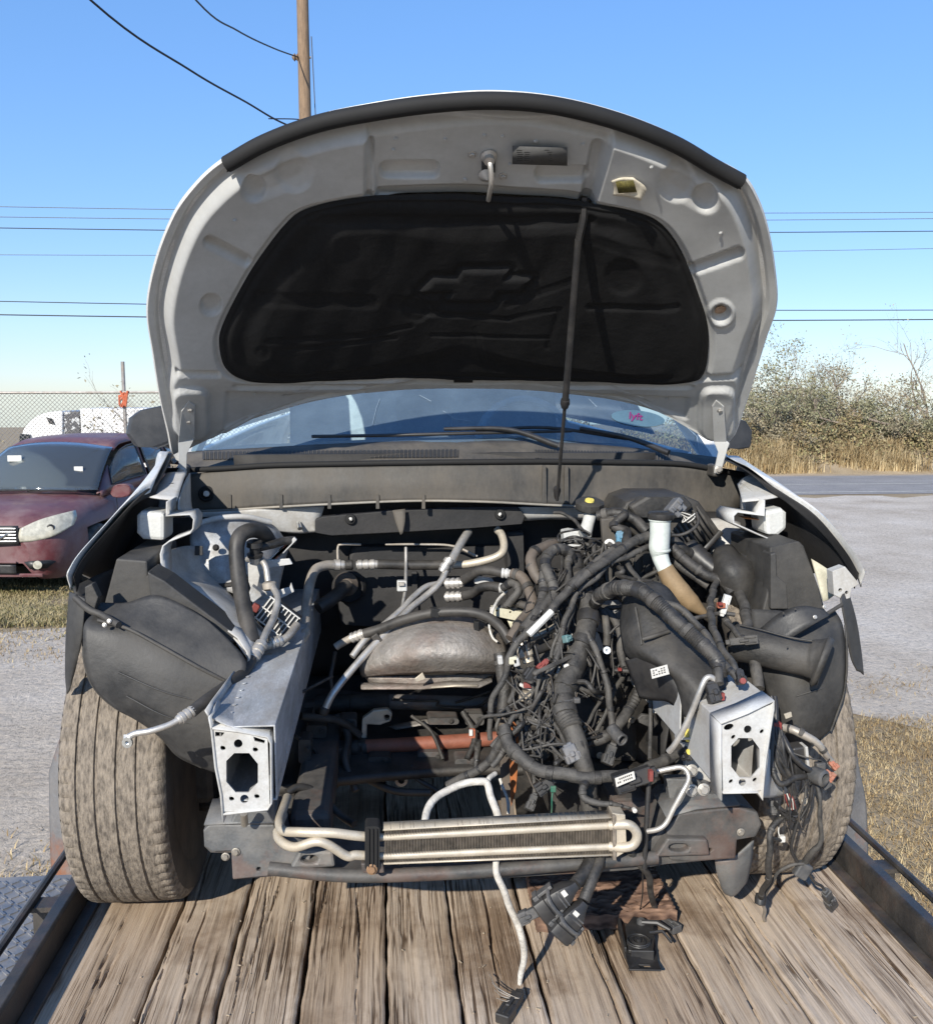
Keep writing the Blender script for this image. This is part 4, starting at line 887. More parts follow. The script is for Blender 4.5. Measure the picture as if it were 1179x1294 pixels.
# outer skin
NS = 26; tt2 = np.linspace(0.02, 1.006, NS); Rg = ro[None]*tt2[:, None]; X2 = HC[0]+Rg*np.cos(th)[None]; Y2 = HC[1]+Rg*np.sin(th)[None]
hh = -.034*(1-np.clip(tt2, 0, 1)**2)-.003; pts = hood_pts(np.stack([X2.ravel(), Y2.ravel()], 1), np.repeat(hh, NT))
mk('outer_skin', pts, grid_faces(NS, NT, True)+[tuple(range(NT))], m_white, hood, sharp=60)
# hem that closes the rim between the two sheets
e0 = hood_pts(np.stack([HC[0]+ro*1.006*np.cos(th), HC[1]+ro*1.006*np.sin(th)], 1), -.003); e1 = hood_pts(np.stack([HC[0]+ro*.999*np.cos(th), HC[1]+ro*.999*np.sin(th)], 1), .0042)
mk('hem_flange', np.concatenate([e1, e0]), [(i, (i+1) % NT, NT+(i+1) % NT, NT+i) for i in range(NT)], m_white, hood, sharp=60)
# insulation pad
NP = 120; tp = np.linspace(0.01, 1, NP); Rg = rp_[None]*tp[:, None]; X = HC[0]+Rg*np.cos(th)[None]; Y = HC[1]+Rg*np.sin(th)[None]; din = rp_[None]-Rg
H = np.where(din < 3, .014, .020)+.0*X; H = .027+.012*sst(0, 7, din)
H -= .006*(1-sst(6, 16, din))*sst(4, 7, din)
H += .010*sst(28, 55, din)
bow = [(531, 349), (547, 333), (577, 333), (584, 322), (641, 322), (636, 333), (669, 333), (656, 349), (627, 349), (620, 361), (564, 361), (570, 349)]
sdb = poly_sd(X, Y, bow); H += .005*sst(-4, 2, -sdb)-.005*(1-sst(0, 9, abs(sdb-4)))
groove((300, 258), (860, 272), 1, 0)
for a, b, w_, d_ in (((395, 262), (745, 262), 9, .007), ((330, 360), (470, 362), 12, .007), ((340, 412), (470, 404), 5, .004), ((470, 404), (520, 392), 5, .004), ((360, 424), (500, 408), 4, .0035), ((540, 378), (640, 384), 5, .005), ((640, 384), (700, 372), 5, .004), ((500, 362), (545, 372), 12, .008), ((640, 366), (720, 335), 7, .004),
                     ((742, 368), (852, 372), 6, .008), ((742, 282), (852, 318), 9, .004), ((545, 405), (690, 408), 4, .004), ((600, 398), (610, 440), 6, .002), ((690, 420), (705, 372), 5, .004), ((395, 462), (420, 440), 4, .003)): groove(a, b, w_, d_*.42)
for c, r, d_ in (((784, 330), 26, .011), ((525, 371), 20, .010), ((498, 243), 9, .004), ((333, 426), 10, .005), ((420, 330), 60, .004), ((700, 440), 70, .003), ((455, 300), 45, -.004), ((640, 290), 60, -.004)): boss(c, r, d_*.35)
H += .0013*np.sin(X*.021+Y*.03)+.0010*np.sin(X*.055-Y*.04+1)+.0007*np.sin(X*.12+Y*.07)
pts = hood_pts(np.stack([X.ravel(), Y.ravel()], 1), H.ravel())
mk('insulation_pad', pts, [tuple(reversed(q)) for q in grid_faces(NP, NT, True)]+[tuple(range(NT))], m_pad, hood, sharp=180)['label'] = 'black felt insulation pad with embossed emblem'
for x, y in ((838, 436), (333, 427), (498, 244), (660, 246)): MB().lathe(hp(x, y, .022), V(HN), [(.011, 0), (.011, .004), (.004, .006), (0, .006)], 14).done('pad_clip', m_seal, hood)
for x in (375, 585, 790): 
    q = [hp(x-12, 466, .02), hp(x+12, 466, .02), hp(x+12, 476, .018), hp(x-12, 476, .018)]; mk('pad_tab', q, [(0, 1, 2, 3)], m_seal, hood, solid=.004)
# front seal, a soft rubber tube with a flange
top = [(287, 200), (335, 173), (400, 149), (470, 134.5), (545, 124), (622, 119.5), (700, 126), (780, 146), (850, 174), (900, 203), (935, 222)]
ctr_ = catmull([hp(x, y+1, .014) for x, y in top], 8)
MB().tube(ctr_, .0165, 12).done('front_seal', m_seal, hood)
r1 = catmull([hp(x, y-4.5, .006) for x, y in top], 8); r2 = catmull([hp(x, y+12, .010) for x, y in top], 8); n_ = len(r1)
mk('seal_flange', r1+r2, [(i, i+1, n_+i+1, n_+i) for i in range(n_-1)], m_seal, hood, solid=.006)
# latch striker, bolts, label, torn sticker
MB().tube(catmull([hs_(617, 190), hp(618, 191, .04), hp(619, 205, .058), hp(617, 222, .05), hp(616, 238, .034)], 5), .0055, 8).done('latch_striker', m_alu, hood)
MB().lathe(hs_(617, 188), V(HN), [(.017, 0), (.017, .006), (.011, .010), (.011, .02), (0, .022)], 16).lathe(hs_(614, 212), V(HN), [(.017, 0), (.017, .006), (.010, .012), (0, .02)], 16).done('striker_base', m_alu, hood)
q = [hp(608, 195, .0195), hp(625, 195, .0195), hp(625, 209, .0195), hp(608, 209, .0195)]; mk('striker_slot', q, [(0, 1, 2, 3)], m_ink, hood, solid=.002)
for x, y in ((596, 187), (635, 215)): bolt(hs_(x, y), V(HN), .0062, hood, m_alu)
for x, y in ((611, 163), (634, 164), (644, 200), (587, 219), (500, 167), (497, 181), (676, 171), (736, 174), (820, 196), (562, 168), (588, 240-20), (298, 263), (907, 280), (322, 494), (842, 500)): bolt(hs_(x, y), V(HN), .0034, hood, m_prime, 'rivet')
m_lab = mat('faded_grey_label', (.075, .075, .075), .6, var=.1)
def on_hood_quad(name, x0, y0, x1, y1, h, m, parent, sk=0):
    q = [hp(x0, y0, h), hp(x1, y0+sk, h), hp(x1, y1+sk, h), hp(x0, y1, h)]; return mk(name, q, [(0, 1, 2, 3)], m, parent, solid=.0012)
lb = on_hood_quad('information_label', 646, 171, 715, 194, .0300, m_lab, hood, 2)
B = MB()
for i in range(6):
    for j in range(5 if i else 2):
        x0 = 651+j*9+random.uniform(0, 2)+(0 if i else 24*j); B.add([hp(x0, 175.5+i*2.6, .0312), hp(x0+random.uniform(5, 8), 175.6+i*2.6, .0312), hp(x0+7, 176.6+i*2.6, .0312), hp(x0, 176.5+i*2.6, .0312)], [(0, 1, 2, 3)])
B.done('label_print', m_ink, lb, smooth=False)
m_tornw = mat('torn_sticker_paper', (.55, .50, .40), .7, var=.2); m_torny = mat('dark_sticker_print', (.10, .085, .02), .6, var=.6, scale=300)
st1 = loft('torn_sticker', [[hp(770, 213, .036), hp(782, 209, .036), hp(797, 208, .037)], [hp(773, 222, .036), hp(786, 220, .037), hp(813, 219, .044)], [hp(772, 231, .037), hp(788, 231, .040), hp(806, 232, .050)]], m_tornw, hood, 4, 4, .001, px=False)
mk('sticker_print', [hp(775, 212, .040), hp(797, 210, .041), hp(801, 223, .045), hp(778, 226, .042)], [(0, 1, 2, 3)], m_torny, st1, solid=.0008)
for c in ((908, 382),): MB().lathe(hs_(*c), V(HN), [(.012, 0), (.014, .004), (.008, .007), (0, .006)], 16).done('rubber_bumper', mat('rusty_stain', (.38, .26, .18), .7, var=.4, scale=60), hood)
# hood hinges
m_hinge = m_prime
for pts_, bl, s in (([(240, 492), (248, 498), (247, 540), (236, 560), (233, 590), (224, 590), (226, 545), (231, 505)], [(242, 503), (240, 518), (240, 531)], 1),
                    ([(902, 492), (912, 500), (916, 545), (920, 548), (918, 556), (914, 580), (909, 590), (904, 588), (907, 560), (900, 545), (897, 500)], [(907, 504), (905, 518), (904, 531)], -1)):
    o = plate('hinge_arm', pts_, [], lambda x, y: hp(x, min(y, 535), .032)+V((0, .0004*max(0, y-535), -.00215*max(0, y-535))), V(HN)*.006, m_hinge, hood, .0015)
    for x, y in bl: bolt(hp(x, y, .038), V(HN), .0062, o, m_alu)
    tip = hp(228 if s > 0 else 908, 535, .032)+V((0, .02, -.00215*50)); MB().box(tip+V((0, .03, -.005)), (.022, .06, .035)).done('hinge_base', m_cowl, suv, smooth=False, bevel=.006); bolt(tip+V((0, -.014, .0)), (0, -1, 0), .008, suv, m_alu)
# gas strut
g0, g1, g2 = hp(730, 262, .045), None, P(704, 632, .17)
B = MB(); mid_ = g0.lerp(g2, .60)
MB().tube([g0.lerp(g2, .05), mid_], .0085, 12).done('strut_tube', m_black, hood)
MB().tube([mid_, g2], .0048, 8).done('strut_rod', m_black, hood)
MB().lathe(mid_, (g2-g0), [(.0115, -.012), (.0125, 0), (.009, .012), (.0058, .014)], 12).done('strut_collar', m_black, hood)
MB().tube([hp(738, 244, .012), hp(735, 258, .04), g0.lerp(g2, .06)], [.010, .009, .0085], 6).done('strut_bracket', m_black, hood)
MB().lathe(g2+V((0, 0, .035)), (g2-g0), [(.009, 0), (.011, .01), (.008, .03), (.005, .04)], 10).done('strut_socket', m_black, hood)

# ---------------- windscreen, cowl, wipers, mirrors, cabin
gm = bpy.data.materials.new('windscreen_glass'); gm.use_nodes = True; n = gm.node_tree.nodes; L = gm.node_tree.links; n.remove(n['Principled BSDF'])
tr_ = n.new('ShaderNodeBsdfTransparent'); tr_.inputs[0].default_value = (.62, .78, .86, 1); gl_ = n.new('ShaderNodeBsdfGlossy'); gl_.inputs['Roughness'].default_value = .03; gl_.inputs[0].default_value = (.9, .93, .95, 1)
df_ = n.new('ShaderNodeBsdfDiffuse'); df_.inputs[0].default_value = (.26, .36, .46, 1)  # pale blue diffuse haze, painted for soft glare as well as dust
fr_ = n.new('ShaderNodeFresnel'); fr_.inputs[0].default_value = 2.1; mx1 = n.new('ShaderNodeMixShader'); L.new(fr_.outputs[0], mx1.inputs[0]); L.new(tr_.outputs[0], mx1.inputs[1]); L.new(gl_.outputs[0], mx1.inputs[2])
tc = n.new('ShaderNodeTexCoord'); nz_ = n.new('ShaderNodeTexNoise'); nz_.inputs['Scale'].default_value = 5; nz_.inputs['Detail'].default_value = 9; nz_.inputs['Roughness'].default_value = .7; L.new(tc.outputs['Object'], nz_.inputs[0])
mr_ = n.new('ShaderNodeMapRange'); mr_.inputs[1].default_value = .30; mr_.inputs[2].default_value = .75; mr_.inputs[3].default_value = .16; mr_.inputs[4].default_value = .30; L.new(nz_.outputs[0], mr_.inputs[0])
mx2 = n.new('ShaderNodeMixShader'); L.new(mr_.outputs[0], mx2.inputs[0]); L.new(mx1.outputs[0], mx2.inputs[1]); L.new(df_.outputs[0], mx2.inputs[2])
mo = n['Material Output']; L.new(mx2.outputs[0], mo.inputs[0])
rf = [(-.57, 1.36, 2.43), (-.3, 1.28, 2.465), (0, 1.25, 2.475), (.3, 1.28, 2.465), (.57, 1.36, 2.43)]
bs = [P(240, 570, .66), P(390, 563, .52), P(575, 559, .46), P(760, 566, .52), P(903, 578, .66)]
rows = [[V(a).lerp(b, t)+V((0, -.05*math.sin(math.pi*t), .03*math.sin(math.pi*t))) for a, b in zip(rf, bs)] for t in (0, .33, .66, 1)]
ws = loft('windscreen', rows, gm, suv, 6, 5, 0, px=False)
if ws.data.polygons[len(ws.data.polygons)//2].normal.y > 0: ws.data.flip_normals()
from mathutils.bvhtree import BVHTree
_dg = bpy.context.evaluated_depsgraph_get(); _bv = BVHTree.FromPolygons([v_.co.copy() for v_ in ws.data.vertices], [tuple(p_.vertices) for p_ in ws.data.polygons])
def on_glass(x, y, lift=.006):
    """the point of the windscreen that this pixel shows"""
    h_ = _bv.ray_cast(CAM, ray(x, y).normalized())
    q = h_[0] if h_[0] is not None else P(x, y, .5)
    return q+V((0, -lift, lift*.6))
# a ride sticker with its word, and a pale oval round it
m_stk = mat('pale_blue_sticker', (.085, .15, .19), .5, var=.12); m_pink = mat('pink_print', (.22, .02, .12), .5)
sk = mk('windscreen_sticker', [on_glass(x, y, .002) for x, y in circ(806, 529, 34, 28, 10, R(6))], [tuple(range(28))], m_stk, ws)
tcv = bpy.data.curves.new('word', 'FONT'); tcv.body = 'lyft'; tcv.size = 1; tcv.align_x = 'CENTER'; tcv.align_y = 'CENTER'; tcv.offset = .02
to = bpy.data.objects.new('word_tmp', tcv); COL.objects.link(to); bpy.context.view_layer.update(); tm = bpy.data.meshes.new_from_object(to.evaluated_get(bpy.context.evaluated_depsgraph_get())); bpy.data.objects.remove(to)
vv = [on_glass(803+c_.co.x*14+c_.co.y*1, 527-c_.co.y*12+c_.co.x*2, .004) for c_ in tm.vertices]; ff = [tuple(p.vertices) for p in tm.polygons]
mk('sticker_word', vv, ff, m_pink, ws, smooth=False)
B = MB()
for a in ([(744, 505), (754, 515)], [(560, 520), (575, 530), (596, 533)], [(545, 508), (530, 500)], [(880, 545), (874, 575), (865, 560)], [(862, 536), (880, 552), (884, 572)], [(470, 540), (476, 515), (480, 505)]):
    B.tube([on_glass(*q, .004) for q in a], .0007, 4)
B.done('glass_scratch', mat('faint_scratch', (.25, .32, .38), .6), ws)
# cabin seen through the glass
m_dash = mat('dark_dashboard', (.035, .036, .038), .7, dust=.3, dcol=(.1, .1, .1)); m_seat = mat('light_grey_seat', (.50, .54, .54), .8, var=.2)
loft('dashboard', [[V((x, .66+.25*(x/.8)**2, 1.87)) for x in (-.75, -.4, 0, .4, .75)], [V((x, .95, 1.89+.02*math.cos(x*3))) for x in (-.75, -.4, 0, .4, .75)], [V((x, 1.22, 1.84)) for x in (-.75, -.4, 0, .4, .75)], [V((x, 1.26, 1.55)) for x in (-.75, -.4, 0, .4, .75)]], m_dash, suv, 5, 4, .02, px=False)
B = MB(); c = V((.37, 1.34, 1.88)); B.tube([c+V((.185*math.cos(a), .07*math.sin(a), .17*math.sin(a))) for a in np.linspace(0, 6.2832, 33)], .016, 8, cap=False); B.tube([c+V((-.18, 0, 0)), c+V((0, .02, -.03)), c+V((.18, 0, 0))], .02, 6); B.tube([c+V((0, .02, -.02)), c+V((0, -.02, -.17))], .02, 6); B.done('steering_wheel', m_seat, suv)
for s in (-1, 1):
    st = bpy.data.objects.new('front_seat', None); link(st, suv); st.matrix_parent_inverse = world_of(suv).inverted()
    loft('seat_back', [[V((s*.37+x, 1.95+.08*abs(x)*0+.10*z, 1.45+.62*z)) for x in (-.24, -.12, 0, .12, .24)] for z in (0, .3, .7, 1.0)], m_seat, st, 4, 4, .12, px=False)
    MB().box((s*.37, 2.06, 2.20), (.27, .11, .19)).done('headrest', m_seat, st, smooth=False, bevel=.05)
    MB().box((s*.37, 1.72, 1.43), (.5, .5, .14)).done('seat_cushion', m_seat, st, smooth=False, bevel=.05)
MB().box((0, 2.95, 1.8), (1.25, .16, .6)).done('rear_seat', m_seat, suv, smooth=False, bevel=.05)
MB().box((.0, 1.28, 2.33), (.24, .03, .07)).done('rear_view_mirror', m_black, suv, smooth=False, bevel=.015)
# cowl: grille with slots, then the panel that hangs in front of it
def cowl_pt(x, y): return P(x, y, .46+.16*((x-575)/330)**2-.0035*(y-560))
cw = loft('cowl_top', [[cowl_pt(x, 556+dy) for x, dy in ((232, 16), (330, 10), (450, 4), (575, 1), (700, 3), (820, 12), (905, 22))], [cowl_pt(x, 572+dy) for x, dy in ((230, 16), (330, 11), (450, 6), (575, 2), (700, 3), (820, 10), (908, 22))], [cowl_pt(x, 590+dy) for x, dy in ((228, 12), (330, 5), (450, 2), (575, -1), (700, 0), (820, 4), (915, 14))]], m_cowl, suv, 6, 4, .004, px=False)
B = MB(); F_ = MB()
def slots(x0, y0, x1, y1, n_, hgt):
    for i in range(n_):
        t = (i+.5)/n_; x = x0+(x1-x0)*t; y = y0+(y1-y0)*t; wd = (x1-x0)/n_*.26
        q = [cowl_pt(x-wd, y-hgt)+V((0, -.004, .004)), cowl_pt(x+wd, y-hgt)+V((0, -.004, .004)), cowl_pt(x+wd, y+hgt)+V((0, -.004, .004)), cowl_pt(x-wd, y+hgt)+V((0, -.004, .004))]; B.add(q, [(0, 1, 2, 3)])
        a_ = cowl_pt(x+wd*1.9, y-hgt)+V((0, -.006, .005)); b_ = cowl_pt(x+wd*1.9, y+hgt)+V((0, -.006, .005)); F_.tube([a_, b_], .0016, 4)
slots(255, 577, 578, 574, 62, 5); slots(675, 575, 845, 578, 44, 5.5)
o = B.done('grille_slots', m_ink, cw, smooth=False); o['kind'] = 'stuff'; o = F_.done('grille_ribs', m_cowl, cw); o['kind'] = 'stuff'
m_seam = mat('pale_plastic_edge', (.20, .19, .17), .6, dust=.3)
CPY = lambda x: .27+.10*((x-580)/350)**2
tp_ = [(228, 602), (280, 594), (340, 590), (430, 588), (560, 586), (690, 585), (780, 586), (860, 588), (915, 597), (948, 606)]
bt_ = [(228, 646), (280, 645), (345, 641), (420, 637), (520, 633), (610, 634), (690, 638), (780, 642), (860, 647), (930, 650)]
cp = loft('cowl_panel', [[(x, y, CPY(x)) for x, y in tp_], [(a[0]*.5+b[0]*.5, (a[1]+b[1])/2, CPY(a[0])-.018) for a, b in zip(tp_, bt_)], [(x, y, CPY(x)-.02) for x, y in bt_]], m_cowl, suv, 4, 5, .003)
tube('panel_lip', [(x, y, CPY(x)-.022) for x, y in bt_], 1.6, m_seam, cp)
tube('panel_seal', [(x+0, y-2, CPY(x)-.004) for x, y in [(208, 597)]+tp_[1:-1]+[(956, 605)]], 3.6, m_seal, cp)
for x in (290, 355, 416, 477, 535): extrude('panel_clip', [(x-1.5, 625), (x+2, 625), (x+2.5, 643), (x-2, 643)], CPY(x)-.027, .01, m_cowl, cp, .0005)
for x in (688, 716): extrude('panel_step', [(x-2, 588), (x+2, 588), (x+3, 636), (x-3, 636)], CPY(x)-.024, .012, m_cowl, cp, .001)
MB().lathe(P(261, 624, CPY(261)-.02), (0, -1, .2), [(.021, 0), (.023, .004), (.018, .008), (.012, .006), (.012, .014), (.008, .018), (0, .02)], 18).done('panel_fastener', m_seal, cp)
MB().lathe(P(261, 624, CPY(261)-.034), (0, -1, .2), [(.009, 0), (.008, .006), (0, .008)], 12).done('fastener_cap', m_label, cp)
# wipers
tube('wiper_blade', [on_glass(395, 556, .02), on_glass(480, 556, .025), on_glass(600, 553, .025), on_glass(720, 550, .025)], 2.2, m_black, suv)
tube('wiper_arm', [P(705, 563, .43), on_glass(640, 552, .04), on_glass(560, 550, .035)], [4, 2.5], m_black, suv)
tube('wiper_blade', [on_glass(600, 549, .02), on_glass(690, 546, .025), on_glass(790, 560, .025)], 2.2, m_black, suv)
tube('wiper_arm', [P(845, 572, .43), on_glass(790, 562, .04), on_glass(730, 549, .035)], [4, 2.5], m_black, suv)
# body shell
m_trim = mat('satin_black_trim', (.02, .02, .022), .35, dust=.2, dcol=(.1, .09, .08)); m_mirr = mat('dark_blue_grey_mirror', (.014, .016, .021), .35, var=.1, dust=.2, dcol=(.1, .1, .1), coat=.3)
rows = [[V(p) for p in rf], [V((p[0]*1.02, 1.9, 2.50-.05*(p[0]/.57)**2)) for p in rf], [V((p[0]*1.02, 2.9, 2.51-.05*(p[0]/.57)**2)) for p in rf], [V((p[0], 3.7, 2.44-.05*(p[0]/.57)**2)) for p in rf]]
loft('roof', rows, m_white, suv, 5, 4, .02, px=False)
for s in (-1, 1):
    k = 0 if s < 0 else 4
    MB().tube(catmull([bs[k]+V((s*.02, .02, -.02)), V(rf[k]).lerp(bs[k], .5)+V((s*.025, -.02, .02)), V(rf[k])+V((s*.02, 0, 0)), V((s*.62, 2.2, 2.45)), V((s*.62, 3.5, 2.40))], 6), .04, 8).done('roof_pillar', m_white, suv)
    side = [[V((s*.80, .62, 1.88)), V((s*.80, 1.6, 1.90)), V((s*.80, 2.6, 1.92)), V((s*.76, 3.9, 1.95))], [V((s*.90, .62, 1.68)), V((s*.915, 1.6, 1.68)), V((s*.91, 2.6, 1.7)), V((s*.84, 3.9, 1.7))], [V((s*.90, .62, 1.35)), V((s*.92, 1.6, 1.35)), V((s*.915, 2.4, 1.36)), V((s*.84, 3.9, 1.4))], [V((s*.84, .62, 1.10)), V((s*.85, 1.6, 1.09)), V((s*.85, 2.4, 1.1)), V((s*.78, 3.9, 1.15))]]
    loft('door_panel', side, m_white, suv, 5, 5, .02, px=False)
    loft('side_glass', [[V((s*.62, 1.45, 2.38)), V((s*.63, 2.2, 2.42)), V((s*.62, 3.6, 2.36))], [V((s*.78, .95, 1.93)), V((s*.79, 2.2, 1.94)), V((s*.75, 3.85, 1.97))]], m_dkglass, suv, 4, 3, .006, px=False)
    # door mirror
    if s < 0: o_ = [(158, 548), (162, 528), (176, 518), (205, 512), (217, 520), (216, 560), (200, 566), (170, 565)]
    else: o_ = [(950, 560), (951, 545), (943, 532), (932, 529), (922, 534), (920, 566), (935, 568), (948, 566)]
    mm = extrude('door_mirror', o_, .78, .11, m_mirr, suv, .03)
    tube('mirror_stalk', [(210 if s < 0 else 924, 556, .84), (228 if s < 0 else 912, 566, .86)], 8, m_mirr, mm)
loft('tailgate', [[V((x, 3.95, 2.40)) for x in (-.55, 0, .55)], [V((x, 4.15, 1.95)) for x in (-.72, 0, .72)], [V((x, 4.2, 1.2)) for x in (-.78, 0, .78)]], m_white, suv, 4, 4, .02, px=False)
MB().box((0, 2.3, 1.10), (1.55, 3.2, .06)).done('floor_pan', m_frame, suv, smooth=False)

# ---------------- fenders (outer skin), seen on their cut front edges
fl = [[P(213, 570, .45), P(210, 578, .2), P(200, 598, -.02), P(190, 622, -.10)], [P(206, 580, .62)+V((-.02, 0, 0)), P(196, 590, .2), P(172, 620, -.12), P(160, 638, -.16)], [V((-.905, .62, 1.66)), V((-.90, .25, 1.66)), P(132, 668, -.22), P(122, 682, -.25)], [V((-.92, .62, 1.55)), V((-.925, .3, 1.55)), P(104, 702, -.29), P(99, 716, -.32)], [V((-.92, .62, 1.48)), V((-.93, .35, 1.50)), P(92, 722, -.31), P(89, 746, -.34)]]
loft('fender', fl, m_white, suv, 5, 5, .0025)['label'] = 'white fender skin on the left'
frp = [[P(915, 575, .45), P(930, 583, .2), P(950, 593, -.02), P(985, 622, -.10)], [P(930, 585, .62)+V((.02, 0, 0)), P(955, 596, .2), P(992, 616, -.10), P(1003, 634, -.15)], [V((.905, .62, 1.66)), V((.905, .25, 1.66)), P(1032, 650, -.20), P(1042, 668, -.24)], [V((.92, .62, 1.55)), V((.925, .3, 1.55)), P(1062, 690, -.27), P(1074, 708, -.30)], [V((.92, .62, 1.48)), V((.93, .35, 1.50)), P(1078, 716, -.30), P(1088, 742, -.33)]]
loft('fender', frp, m_white, suv, 5, 5, .0025)['label'] = 'white fender skin on the right'
# dark fender corner trims that hang below the fender tips
loft('fender_flare', [[(88, 748, -.36), (98, 752, -.38), (108, 757, -.39)], [(84, 800, -.35), (94, 802, -.38), (104, 805, -.39)], [(83, 850, -.33), (90, 850, -.36), (98, 835, -.37)], [(85, 877, -.32), (88, 872, -.34), (91, 862, -.35)]], m_liner, suv, 5, 5, .003)
loft('fender_flare', [[(1062, 757, -.38), (1066, 750, -.36), (1072, 748, -.35)], [(1068, 790, -.38), (1076, 785, -.36), (1082, 785, -.35)], [(1075, 830, -.37), (1083, 826, -.35), (1088, 824, -.33)], [(1083, 848, -.36), (1088, 850, -.34), (1091, 853, -.33)]], m_liner, suv, 5, 5, .003)
# wheel liners: the upright box, the sweeping front wall and a seam
ll = loft('wheel_liner', [[(128, 762, -.34), (160, 762, -.345), (195, 752, -.35), (230, 764, -.36), (262, 784, -.37)],
      [(118, 776, -.37), (160, 780, -.385), (205, 786, -.39), (255, 802, -.395), (292, 812, -.39)],
      [(106, 792, -.42), (150, 800, -.425), (210, 815, -.43), (270, 830, -.425), (311, 838, -.425)],
      [(107, 832, -.437), (150, 840, -.445), (210, 850, -.455), (262, 862, -.45), (302, 868, -.445)],
      [(118, 868, -.44), (155, 882, -.445), (205, 895, -.46), (250, 905, -.455), (290, 912, -.45)],
      [(148, 896, -.435), (175, 908, -.43), (210, 925, -.45), (245, 940, -.45), (286, 950, -.44)],
      [(190, 916, -.41), (207, 935, -.42), (225, 955, -.425), (255, 970, -.43), (288, 982, -.41)]], m_liner, suv, 6, 6, .003)
extrude('liner_box', [(147, 706), (186, 709), (187, 727), (195, 731), (196, 748), (232, 768), (190, 775), (130, 770)], -.30, .30, m_liner, suv, .004)
extrude('liner_box', [(186, 722), (208, 734), (252, 768), (305, 808), (290, 815), (225, 780), (190, 760)], -.345, .10, m_liner, suv, .004)
loft('dark_gap_filler', [[(92, 742, -.31), (120, 728, -.26), (150, 716, -.20)], [(98, 765, -.33), (122, 755, -.29), (146, 740, -.22)], [(104, 795, -.36), (120, 785, -.33), (138, 772, -.26)]], m_firewall, suv, 4, 4, .003)  # dark filler sheet added so the gap under the fender reads dark
tube('liner_seam', [(124, 784, -.41), (160, 794, -.432), (200, 815, -.447), (250, 843, -.456), (296, 866, -.44)], 2.4, m_plas, ll)
tube('liner_edge', [(106, 790, -.365), (106, 832, -.385), (118, 868, -.385), (148, 896, -.385), (190, 916, -.385), (207, 935, -.40), (225, 955, -.41), (255, 970, -.42)], 1.6, m_plas, ll)
lr = loft('wheel_liner', [[(950, 770, -.30), (985, 772, -.34), (1020, 778, -.36), (1055, 772, -.35)],
      [(950, 800, -.33), (988, 802, -.385), (1028, 800, -.40), (1064, 788, -.38)],
      [(955, 835, -.36), (992, 836, -.415), (1032, 832, -.425), (1068, 815, -.39)],
      [(968, 872, -.38), (1000, 872, -.43), (1036, 870, -.43), (1069, 848, -.395)],
      [(980, 910, -.39), (1006, 908, -.43), (1038, 902, -.425), (1066, 876, -.395)],
      [(988, 950, -.39), (1010, 940, -.42), (1033, 925, -.415), (1058, 900, -.395)],
      [(990, 968, -.39), (1010, 954, -.41), (1030, 938, -.405), (1050, 922, -.395)]], m_liner, suv, 6, 6, .003)
extrude('liner_box', [(973, 692), (1010, 684), (1016, 690), (1036, 745), (1046, 782), (960, 786), (972, 740)], -.24, .26, m_liner, suv, .004)
extrude('liner_box', [(974, 700), (981, 698), (982, 728), (994, 738), (996, 770), (974, 770)], -.255, .05, m_liner, suv, .003)
tube('liner_seam', [(1064, 764, -.38), (1032, 784, -.405), (1000, 806, -.42)], 2.6, m_plas, lr)
tube('liner_edge', [(1068, 790, -.385), (1070, 815, -.395), (1070, 848, -.40), (1066, 878, -.40), (1058, 902, -.40), (1050, 924, -.40)], 1.6, m_plas, lr)
for a_, b_ in (((1000, 850), (1050, 838)), ((1006, 880), (1052, 866))): tube('liner_rib', [(a_[0], a_[1], -.436), ((a_[0]+b_[0])/2, (a_[1]+b_[1])/2, -.436), (b_[0], b_[1], -.415)], 1.2, m_liner, lr)
for a_, b_ in (((150, 850), (280, 892)), ((160, 880), (270, 922))): tube('liner_rib', [(a_[0], a_[1], -.452), ((a_[0]+b_[0])/2-6, (a_[1]+b_[1])/2+4, -.464), (b_[0], b_[1], -.445)], 1.2, m_liner, ll)
loft('liner_flap', [[(960, 795, -.38), (985, 775, -.40), (1012, 766, -.41), (1040, 770, -.40)], [(985, 815, -.43), (1010, 800, -.44), (1030, 788, -.44), (1048, 778, -.42)]], m_liner, lr, 5, 4, .003)
for x, y, Yq in ((138, 785, -.44), (132, 790, -.44), (1042, 767, -.42), (1030, 780, -.44)): bolt(P(x, y, Yq), (0, -1, .2), .0032, suv, m_alu, 'clip')
tube('liner_bracket', [(95, 755, -.38), (112, 770, -.40), (130, 778, -.41), (150, 790, -.44)], 4.5, m_plas, suv)

# ---------------- front rails with their drilled end plates
def box_tube(name, x0, x1, z0, z1, y0, y1, m, parent, t=.0035):
    o = [(x0, z0), (x1, z0), (x1, z1), (x0, z1)]; i = [(x0+t, z0+t), (x1-t, z0+t), (x1-t, z1-t), (x0+t, z1-t)]
    return plate(name, o, [i], lambda a, b: V((a, y0, b)), (0, y1-y0, 0), m, parent, .002)
RY = -.74
lrail = box_tube('frame_rail', -.487, -.388, 1.345, 1.487, RY+.004, .55, m_railgrey, suv)
rrail = box_tube('frame_rail', .425, .495, 1.350, 1.470, -.52, .30, m_steelw, suv)
extrude('rail_tip', [(909, 912), (938, 903), (979, 887), (974, 932), (966, 1001), (940, 1003), (912, 1003)], RY+.036, .30, m_steelw, rrail, .003, [[(914, 918), (940, 909), (973, 896), (968, 934), (961, 996), (940, 997), (917, 997)]])
def face(pxpoly, holes, Y, m, parent): return extrude('end_plate', pxpoly, Y, .004, m, parent, .0012, holes)
